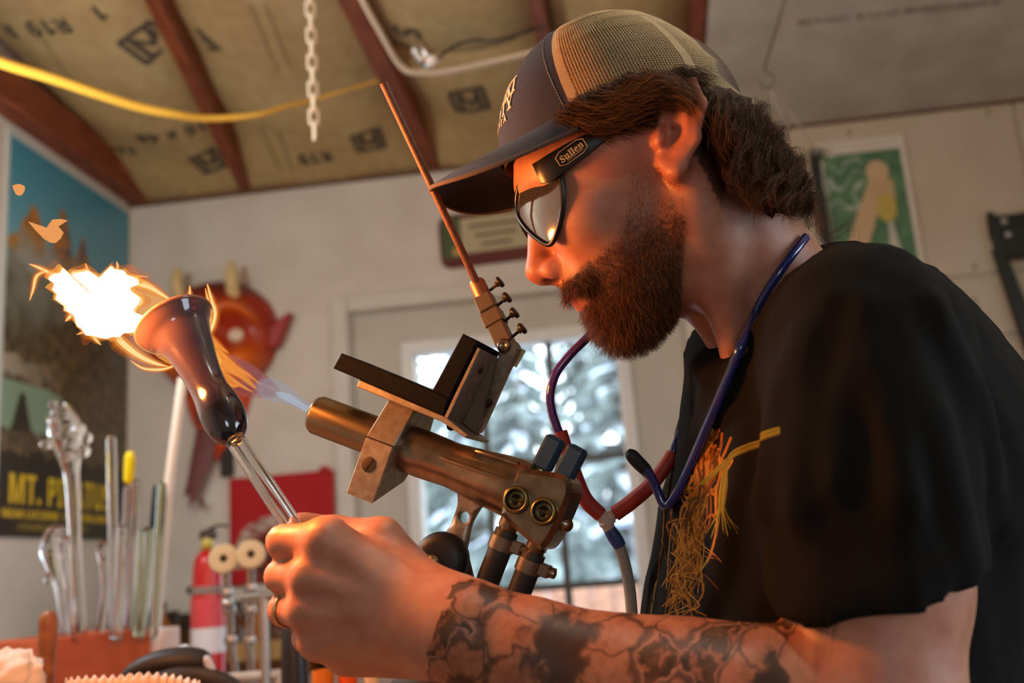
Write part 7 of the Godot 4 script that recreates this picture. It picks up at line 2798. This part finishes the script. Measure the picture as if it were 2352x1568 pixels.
func build_shirt(o: Node3D) -> void:
	# the print on the chest: a tangle of golden roots with a yellow green branch
	var im := Image.create(512, 640, false, Image.FORMAT_RGB8)
	im.fill(rgb8(23, 21, 19))
	rng.seed = 44
	var gold := [rgb8(158, 96, 24), rgb8(132, 76, 20), rgb8(178, 120, 44), rgb8(90, 56, 20)]
	var lime := [rgb8(136, 122, 36), rgb8(112, 100, 30), rgb8(152, 138, 56)]
	# picture of the chest from x 1480 to 1760 and y 930 to 1480 of the shirt
	var q := func(x: float, y: float) -> Array: return [(x - 1480.0) / 280.0 * 512.0, (y - 930.0) / 550.0 * 640.0]
	for k in 46:
		var f := k / 45.0
		var x0 := 1640.0 + rng.randf_range(-26, 30)
		var pts := []
		for i in 6:
			var t := i / 5.0
			pts.append(q.call(lerpf(x0, 1560 + rng.randf_range(-36, 46), t) + rng.randf_range(-16, 16) + 9.0 * sin(i * 2.4 + k), lerpf(985 + f * 90, lerpf(1180, 1470, rng.randf()), t)))
		var c: Color = gold[rng.randi() % 4]
		c.a = 0.85
		stroke(im, pts, 4.6, 1.5, c)
	for k in 30:
		var a := Vector2(1560 + rng.randf_range(-20, 40), rng.randf_range(1180, 1420))
		var c: Color = gold[rng.randi() % 3]
		c.a = 0.8
		stroke(im, [q.call(a.x, a.y), q.call(a.x + rng.randf_range(-30, 40), a.y + 26), q.call(a.x + rng.randf_range(-40, 60), a.y + rng.randf_range(40, 90))], 2.4, 0.8, c)
	for k in 12:
		var d := rng.randf_range(-7, 7)
		var c: Color = lime[rng.randi() % 3]
		c.a = 0.85
		stroke(im, [q.call(1742, 1030 + d * 0.8), q.call(1700, 1040 + d), q.call(1668, 1060 + d), q.call(1656 + d, 1120), q.call(1650 + d * 0.8, 1170)], 3.6, 2.2, c)
		stroke(im, [q.call(1650, 1150), q.call(1650 + d * 2.0, 1190), q.call(1650 + d * 5.5, 1226 + rng.randf_range(-12, 14))], 2.6, 0.8, c)
		stroke(im, [q.call(1668 + d, 1060), q.call(1640 + d, 1085), q.call(1612 + d, 1110)], 2.6, 1.8, c)
	var tex := ImageTexture.create_from_image(im)
	var m := mat("black cotton tee", Color.WHITE, 0.92)
	m.albedo_texture = tex
	m.texture_repeat = false
	m.metallic_specular = 0.25
	var pa := at(1480, 930, 0.75)
	var pb := at(1760, 930, 0.75)
	var pc := at(1480, 1480, 0.75)
	var ux := Vector2(pb.x - pa.x, pb.y - pa.y)
	var vy := Vector2(pc.x - pa.x, pc.y - pa.y)
	var det := ux.x * vy.y - ux.y * vy.x
	var uvf := func(p: Vector3) -> Vector2:
		if p.z < TZ + 0.02:
			return Vector2(0.995, 0.01)
		var e := Vector2(p.x - pa.x, p.y - pa.y)
		var u := (e.x * vy.y - e.y * vy.x) / det
		var v := (ux.x * e.y - ux.y * e.x) / det
		if u > 1.0 or v < 0.0 or v > 1.0:
			return Vector2(0.995, 0.01)
		return Vector2(clampf(u, 0.005, 0.995), v)
	var mb := MB.new()
	nets(mb, shirt_field, Vector3(tq1.x - 0.32, 0.845, 2 * TZ - sleeve_a.z - 0.10), Vector3(tq1.x + 0.26, 1.63, sleeve_a.z + 0.11), 0.0058, null, uvf)
	var s := part(o, "tee_shirt", mb, m)
	# ribbed neckband
	mb = MB.new()
	var ring := PackedVector3Array()
	var u := COLLAR_N.cross(Vector3(0, 0, 1)).normalized()
	var w := COLLAR_N.cross(u)
	for k in 61:
		var a := TAU * k / 60.0
		var c := COLLAR - COLLAR_N * 0.006 + (NECK1 - COLLAR) * 0.0
		ring.append(c + (u * cos(a) + w * sin(a)) * 0.0640)
	mb.tube(ring, 0.0068, 10, false, 0.6)
	part(s, "neckband", mb, mat("black rib knit", rgb8(30, 28, 27), 0.92))
# ---------------------------------------------------------------- cap, sunglasses, ring and blow hose
func crown(theta: float, h: float, k := 1.0) -> Vector3:
	# theta from the front towards the near side; h from the edge (0) to the button (1); in head axes
	var c := cos(theta)
	var ex := 0.017 + 0.1 * c
	var ye := 0.052 + (0.14 if ex > 0.0 else 0.36) * ex
	var hs := [0.0, 0.14, 0.28, 0.44, 0.585, 0.70, 0.81, 0.90, 0.96, 1.0]
	var front := [1.0, 0.965, 0.915, 0.84, 0.75, 0.66, 0.55, 0.44, 0.26, 0.0]
	var back := [1.0, 0.995, 0.985, 0.90, 0.80, 0.70, 0.58, 0.40, 0.24, 0.0]
	var side := [1.0, 0.995, 0.985, 0.95, 0.88, 0.79, 0.66, 0.48, 0.29, 0.0]
	var i := 0
	while i < 8 and h > hs[i + 1]:
		i += 1
	var t: float = (h - hs[i]) / (hs[i + 1] - hs[i])
	var s1: float = lerpf(front[i], front[i + 1], t) if c > 0 else lerpf(back[i], back[i + 1], t)
	var s2: float = lerpf(side[i], side[i + 1], t)
	var s := lerpf(s2, s1, c * c)
	var y := lerpf(ye, 0.1490, h)
	return Vector3(0.01 + (ex - 0.01) * s * k, y, -0.0805 * sin(theta) * s * k)

func crown_w(theta: float, h: float, k := 1.0) -> Vector3:
	return HO + HB * crown(theta, h, k)

func build_cap() -> void:
	var o := thing("trucker_cap", "dark blue trucker cap with beige mesh back and cream lettering on the bearded person's head", "cap", HO + HB * Vector3(0.017, 0.05, 0))
	var navy := mat_tex("navy twill", rgb8(54, 60, 80), 0.9, noise_tex(0.12, 101, rgb8(195, 195, 200), Color.WHITE, 256, 3), 9.0, false)
	var under := mat("black under brim", rgb8(30, 27, 30), 0.9)
	var beige := mat("beige mesh yarn", rgb8(196, 170, 128), 0.75)
	var seam := deg_to_rad(70.0)
	var hs := PackedFloat32Array()
	for i in 23:
		hs.append(i / 22.0)
	var mb := MB.new()
	var pts := PackedVector3Array()
	for h in hs:
		for j in 45:
			pts.append(crown_w(lerpf(-seam, seam, j / 44.0), h))
	mb.grid(pts, 23, 45)
	part(o, "front_panel", mb, navy)
	# topstitching along both seams
	mb = MB.new()
	for s in [-1.0, 1.0]:
		for k in 34:
			var h0 := 0.01 + k * 0.0285
			var a := crown_w(s * (seam - 0.055 / (1.05 - h0 * 0.85)), h0, 1.004)
			var b := crown_w(s * (seam - 0.055 / (1.05 - h0 * 0.85)), h0 + 0.017, 1.004)
			mb.tube(PackedVector3Array([a, b]), 0.0004, 4, false)
	part(o, "stitching", mb, mat("grey thread", rgb8(150, 146, 142), 0.8)).set_meta("kind", "stuff")
	# the net: meridian and ring threads
	mb = MB.new()
	var t0 := seam + 0.05
	var t1 := TAU - seam - 0.05
	for k in 150:
		var th := lerpf(t0, t1, k / 149.0)
		var p := PackedVector3Array()
		for i in 19:
			p.append(crown_w(th, minf(i / 18.0, 0.97)))
		mb.tube(p, 0.00062, 3, false)
	for k in 50:
		var h := (k + 0.5) / 52.0
		var p := PackedVector3Array()
		for i in 73:
			p.append(crown_w(lerpf(t0, t1, i / 72.0), h, 1.003))
		mb.tube(p, 0.00052, 3, false)
	part(o, "mesh_back", mb, beige).set_meta("kind", "stuff")
	# tapes over the seams and the band inside the edge
	for q in [[seam - 0.002, seam + 0.075], [TAU - seam - 0.075, TAU - seam + 0.002], [deg_to_rad(126), deg_to_rad(131)], [deg_to_rad(229), deg_to_rad(234)]]:
		mb = MB.new()
		pts = PackedVector3Array()
		for h in hs:
			for j in 4:
				pts.append(crown_w(lerpf(q[0], q[1], j / 3.0), h, 1.006))
		mb.grid(pts, 23, 4)
		part(o, "seam_tape", mb, beige)
	mb = MB.new()
	pts = PackedVector3Array()
	for i in 6:
		for j in 73:
			pts.append(crown_w(lerpf(seam, TAU - seam, j / 72.0), lerpf(-0.02, 0.30, i / 5.0), 0.982))
	mb.grid(pts, 6, 73)
	part(o, "inner_band", mb, mat("beige lining", rgb8(176, 150, 110), 0.85))
	mb = MB.new()
	pts = PackedVector3Array()
	for i in 4:
		for j in 33:
			pts.append(crown_w(lerpf(-seam, seam, j / 32.0), lerpf(-0.10, 0.12, i / 3.0), 0.965))
	mb.grid(pts, 4, 33)
	part(o, "sweatband", mb, mat("brown sweatband", rgb8(92, 70, 60), 0.85))
	mb = MB.new()
	mb.ball(crown_w(0, 1.0) + HB.y * 0.001, Vector3(0.006, 0.0035, 0.006), HB)
	part(o, "button", mb, navy)
	# brim
	var brim := func(f: float, r: float, lift: float) -> Vector3:
		# f from -1 to 1 across, r from the crown (0) to the rim (1)
		var th := f * seam
		var a := crown(th, 0.0)
		var psi := absf(f) * PI / 2
		var l := 0.0765 * signf(f) * pow(sin(psi), 0.78)
		var x := 0.054 + 0.1245 * pow(cos(psi), 0.60)
		var tip := Vector3(x, 0.0705 - 4.3 * l * l, -l)
		var p := a.lerp(tip, r)
		p.y += 0.004 * sin(r * PI) * cos(psi) + lift
		return HO + HB * p
	mb = MB.new()
	pts = PackedVector3Array()
	for i in 12:
		for j in 49:
			pts.append(brim.call(lerpf(-1, 1, j / 48.0), i / 11.0, 0.0012))
	mb.grid(pts, 12, 49, false, false, -1)
	var br := part(o, "brim", mb, mat_tex("brim twill", rgb8(70, 82, 98), 0.9, noise_tex(0.12, 101, rgb8(195, 195, 200), Color.WHITE, 256, 3), 9.0, false))
	mb = MB.new()
	pts = PackedVector3Array()
	for i in 12:
		for j in 49:
			pts.append(brim.call(lerpf(-1, 1, j / 48.0), i / 11.0, -0.0014))
	mb.grid(pts, 12, 49, false, false, 1)
	part(br, "underside", mb, under)
	mb = MB.new()
	var rim := PackedVector3Array()
	for j in 65:
		rim.append(brim.call(lerpf(-1, 1, j / 64.0), 1.0, 0.0))
	mb.tube(rim, 0.0018, 8)
	part(br, "rim", mb, mat("worn brim edge", rgb8(96, 84, 78), 0.9))
	# lettering sewn round the front
	var put := func(text: String, h0: float, size: float, half: float, m: Material) -> void:
		var lm := MB.new()
		var tm := TextMesh.new()
		var fnt := SystemFont.new()
		fnt.font_names = PackedStringArray(["Droid Serif"])
		fnt.font_weight = 700
		tm.font = fnt
		tm.text = text
		tm.font_size = 32
		tm.pixel_size = size / 24.0
		var kx: float = deg_to_rad(half) * 2.0 / tm.get_aabb().size.x
		letters(lm, text, true, size, func(w: Vector3) -> Vector3:
			var th: float = w.x * kx + 0.16
			var h: float = h0 + w.y / 0.105
			var p := crown(th, h)
			var n := (crown(th + 0.02, h) - crown(th - 0.02, h)).cross(crown(th, h + 0.02) - crown(th, h - 0.02)).normalized()
			if n.dot(p - Vector3(0.01, 0.06, 0)) < 0:
				n = -n
			return HO + HB * (p + n * (0.0007 + w.z)), 0.0006, true)
		part(o, "lettering", lm, m)
	var cream := mat("cream thread", rgb8(226, 206, 176), 0.7)
	put.call("PULASKI", 0.535, 0.0150, 31.0, cream)
	put.call("COUNTY", 0.395, 0.0135, 29.0, cream)
	put.call("V I R G I N I A", 0.285, 0.0064, 21.0, cream)
	mb = MB.new()
	var p := PackedVector3Array()
	for q in [[-0.24, 0.60], [0.02, 0.675], [0.20, 0.640], [0.46, 0.610], [0.34, 0.585], [0.10, 0.565]]:
		p.append(crown_w(q[0], q[1], 1.006))
	mb.tube(p, 0.0006, 5)
	part(o, "stitched_line", mb, cream)

func build_glasses() -> void:
	var o := thing("sunglasses", "black wraparound sunglasses with grey lenses worn under the cap brim", "sunglasses", head_world(0.112, 0.025, 0))
	var black := mat("gloss black frame", rgb8(20, 19, 20), 0.28)
	var lens := mat("mirrored grey lens", rgb8(132, 128, 124), 0.07, 0.85)
	var outline := PackedVector2Array([Vector2(0.02, 0.022), Vector2(0.05, 0.033), Vector2(0.25, 0.0415), Vector2(0.60, 0.0420), Vector2(0.90, 0.0375), Vector2(1.0, 0.024), Vector2(0.99, 0.004), Vector2(0.87, -0.0115), Vector2(0.69, -0.0195), Vector2(0.46, -0.0095), Vector2(0.20, 0.006), Vector2(0.05, 0.017), Vector2(0.02, 0.022)])
	var sm := spl2(outline, 6)
	sm.resize(sm.size() - 1)
	var pos := func(a: float, y: float, s: float, push: float) -> Vector3:
		var left := 0.011 + 0.050 * a
		var x := 0.1160 - 0.028 * a - 0.013 * a * a + (0.038 - y) * 0.30 + push
		return head_world(x, y, left * s)
	for s in [1.0, -1.0]:
		var cen := Vector2(0.52, 0.012)
		var pts := PackedVector3Array()
		for i in 9:
			for q in sm:
				var w := cen.lerp(q, maxf(i / 8.0, 0.001))
				pts.append(pos.call(w.x, w.y, s, 0.0030 * (1.0 - pow(i / 8.0, 2.0))))
		var mb := MB.new()
		mb.grid(pts, 9, sm.size(), false, true)
		if (mb.n[3 * sm.size()]).dot(HB.x) < 0:
			mb = flipped(mb)
		part(o, "lens", mb, lens)
		mb = MB.new()
		var ring := PackedVector3Array()
		for q in sm:
			ring.append(pos.call(q.x, q.y, s, 0.0))
		ring.append(ring[0])
		mb.tube(ring, 0.0023, 8, false)
		part(o, "rim", mb, black)
		# temple arm, broad at the hinge
		mb = MB.new()
		var rows := [[0.0955, 0.0410, 0.0250, 0.0555], [0.0905, 0.0400, 0.0210, 0.0610], [0.0800, 0.0400, 0.0215, 0.0660], [0.0660, 0.0402, 0.0235, 0.0705], [0.0500, 0.0402, 0.0265, 0.0715], [0.0280, 0.0410, 0.0310, 0.0735], [0.0170, 0.0420, 0.0330, 0.0735]]
		pts = PackedVector3Array()
		for q in rows:
			for k in [[1, 0.0018], [1, -0.0018], [2, -0.0018], [2, 0.0018]]:
				pts.append(head_world(q[0], q[k[0]], (q[3] + k[1]) * s))
		mb.grid(pts, rows.size(), 4, false, true)
		var t := part(o, "temple_arm", mb, black)
		if s > 0:
			var c := head_world(0.0655, 0.0320, 0.0726)
			var ax := -(head_world(0.0820, 0.0300, 0.0677) - head_world(0.0500, 0.0345, 0.0755)).normalized()
			var ay := HB.y
			ay = (ay - ax * ay.dot(ax)).normalized()
			var az := ax.cross(ay)
			if az.dot(-HB.z) < 0:
				az = -az
			var tan_ := mat("tan badge print", rgb8(196, 176, 122), 0.5)
			var lm := MB.new()
			letters(lm, "Sullen", true, 0.0052, func(w: Vector3) -> Vector3: return c + ax * (w.x * 0.95) + ay * (w.y + w.x * 0.04) + az * (0.0004 + w.z), 0.0004, true)
			part(t, "badge_lettering", lm, tan_)
			lm = MB.new()
			var hexa := PackedVector3Array()
			for q in [[-0.0125, -0.0035], [-0.0125, 0.0035], [-0.008, 0.0056], [0.008, 0.0056], [0.0125, 0.0035], [0.0125, -0.0035], [0.008, -0.0056], [-0.008, -0.0056], [-0.0125, -0.0035]]:
				hexa.append(c + ax * q[0] + ay * q[1] + az * 0.0005)
			lm.tube(hexa, 0.00032, 4, false)
			lm.tube(PackedVector3Array([c + ax * -0.006 + ay * -0.0037 + az * 0.0005, c + ax * 0.0085 + ay * -0.0030 + az * 0.0005]), 0.0003, 4, false)
			part(t, "badge_outline", lm, tan_)
	var mb := MB.new()
	mb.tube(spl(PackedVector3Array([pos.call(0.03, 0.026, 1.0, 0.0), head_world(0.1205, 0.0285, 0.0), pos.call(0.03, 0.026, -1.0, 0.0)]), 6), 0.003, 8)
	part(o, "bridge", mb, black)

func build_ring() -> void:
	var a: Vector3 = hand_c[palm_n + 6][0]
	var b: Vector3 = hand_c[palm_n + 6][1]
	var c := a.lerp(b, 0.80)
	var r := lerpf(hand_c[palm_n + 6][2], hand_c[palm_n + 6][3], 0.80) + 0.0004
	var mb := MB.new()
	mb.hard_lathe(PackedVector2Array([Vector2(r, -0.0022), Vector2(r + 0.0008, -0.0018), Vector2(r + 0.0010, 0.0), Vector2(r + 0.0008, 0.0018), Vector2(r, 0.0022)]), c, b - a, 40)
	single("finger_ring", mb, mat("dull gold", rgb8(176, 132, 84), 0.3, 0.9), "thin gold band on the third finger of the fist", "ring", c)

func build_hoses() -> void:
	var o := thing("blow_hose", "purple, red and blue blow hose hanging from the bearded person's mouth and neck", "hose", at(1400, 1190, 0.85))
	var red := mat("red silicone", rgb8(172, 52, 34), 0.55)
	var blue := mat("blue glass tube", rgb8(30, 46, 112), 0.12)
	blue.clearcoat_enabled = true
	blue.clearcoat = 0.8
	blue.clearcoat_roughness = 0.05
	var violet := mat("purple glass tube", rgb8(88, 44, 120), 0.1)
	violet.clearcoat_enabled = true
	violet.clearcoat = 1.0
	violet.clearcoat_roughness = 0.04
	var mb := MB.new()
	mb.tube(spl(px_path([[1352, 700, 0.842], [1372, 742, 0.858], [1354, 770, 0.864], [1312, 812, 0.864], [1278, 856, 0.862], [1264, 904, 0.86], [1269, 950, 0.858], [1290, 1008, 0.856]]), 8), 0.0039, 16)
	part(o, "mouth_tube", mb, violet, "purple glass mouth tube")
	mb = MB.new()
	mb.tube(spl(px_path([[1288, 990, 0.856], [1300, 1030, 0.855], [1318, 1080, 0.853], [1336, 1128, 0.851], [1352, 1156, 0.85], [1380, 1182, 0.85]]), 8), spl1(PackedFloat32Array([0.0056, 0.0058, 0.006, 0.0062, 0.0066, 0.0064]), 8), 16)
	part(o, "red_sleeve", mb, red)
	mb = MB.new()
	mb.tube(spl(px_path([[1412, 1180, 0.85], [1448, 1154, 0.848], [1492, 1116, 0.845], [1526, 1074, 0.845], [1546, 1042, 0.848]]), 8), spl1(PackedFloat32Array([0.0066, 0.0066, 0.0064, 0.0062, 0.0060]), 8), 16)
	part(o, "red_sleeve", mb, red)
	mb = MB.new()
	var pale := mat("pale plastic", rgb8(206, 180, 156), 0.45)
	mb.tube(px_path([[1370, 1172, 0.85], [1390, 1192, 0.85], [1396, 1206, 0.85], [1402, 1222, 0.85]]), PackedFloat32Array([0.0048, 0.0062, 0.0056, 0.0048]), 14)
	mb.tube(px_path([[1392, 1192, 0.85], [1418, 1176, 0.85]]), 0.0047, 14)
	for q in [[1388, 1190, 1396, 1196]]:
		mb.lathe(PackedVector2Array([Vector2(0.0060, -0.002), Vector2(0.0072, -0.0015), Vector2(0.0072, 0.0015), Vector2(0.0060, 0.002)]), at(1395, 1200, 0.85), at(1402, 1222, 0.85) - at(1390, 1192, 0.85), 16)
	part(o, "tee_connector", mb, pale)
	mb = MB.new()
	mb.tube(px_path([[1399, 1214, 0.85], [1408, 1228, 0.85], [1416, 1240, 0.85], [1424, 1254, 0.85]]), PackedFloat32Array([0.0052, 0.0060, 0.0060, 0.0056]), 16)
	part(o, "blue_collar", mb, mat("blue plastic collar", rgb8(58, 78, 128), 0.4))
	mb = MB.new()
	mb.tube(spl(px_path([[1420, 1248, 0.85], [1434, 1290, 0.85], [1446, 1350, 0.85], [1452, 1420, 0.85], [1455, 1500, 0.85], [1456, 1620, 0.85], [1440, 1720, 0.86]]), 8), 0.0050, 16)
	part(o, "grey_tube", mb, mat("milky grey tube", rgb8(168, 156, 140), 0.35))
	# far strand: from the sleeve round behind the neck, near strand: down the chest to the hook
	mb = MB.new()
	var pts := px_path([[1544, 1046, 0.848], [1556, 1012, 0.852], [1568, 980, 0.862], [1574, 948, 0.885]])
	mb.tube(spl(pts, 6), 0.0036, 14)
	part(o, "blue_tube", mb, blue)
	mb = MB.new()
	pts = PackedVector3Array()
	for q in [[1850, 545], [1826, 576], [1790, 626], [1758, 676], [1730, 730], [1706, 786], [1684, 840], [1660, 898], [1632, 964], [1606, 1024], [1580, 1082], [1558, 1126]]:
		var d := march(q[0], q[1], worn_field, 0.6)
		pts.append(at(q[0], q[1], (d if d > 0 else 0.80) - 0.0052))
	var dl := (CB.transposed() * (pts[pts.size() - 1] - CAM)).z * -1.0
	for q in [[1542, 1152, 0.004], [1530, 1160, 0.008], [1520, 1152, 0.010], [1508, 1122, 0.012], [1496, 1096, 0.012], [1484, 1080, 0.012]]:
		pts.append(at(q[0], q[1], minf(dl + q[2], 0.838)))
	mb.tube(spl(pts, 5), 0.0037, 16)
	part(o, "blue_tube", mb, blue)
	mb = MB.new()
	mb.tube(spl(px_path([[1496, 1096, 0.834], [1482, 1078, 0.834], [1466, 1062, 0.834], [1450, 1044, 0.834], [1442, 1034, 0.834]]), 5), spl1(PackedFloat32Array([0.0038, 0.0054, 0.0058, 0.0054, 0.0024]), 5), 16)
	part(o, "black_tip", mb, mat("black rubber tip", rgb8(34, 32, 32), 0.6))

func worn_field(p: Vector3) -> float:
	return minf(shirt_field(p), head_field(p))
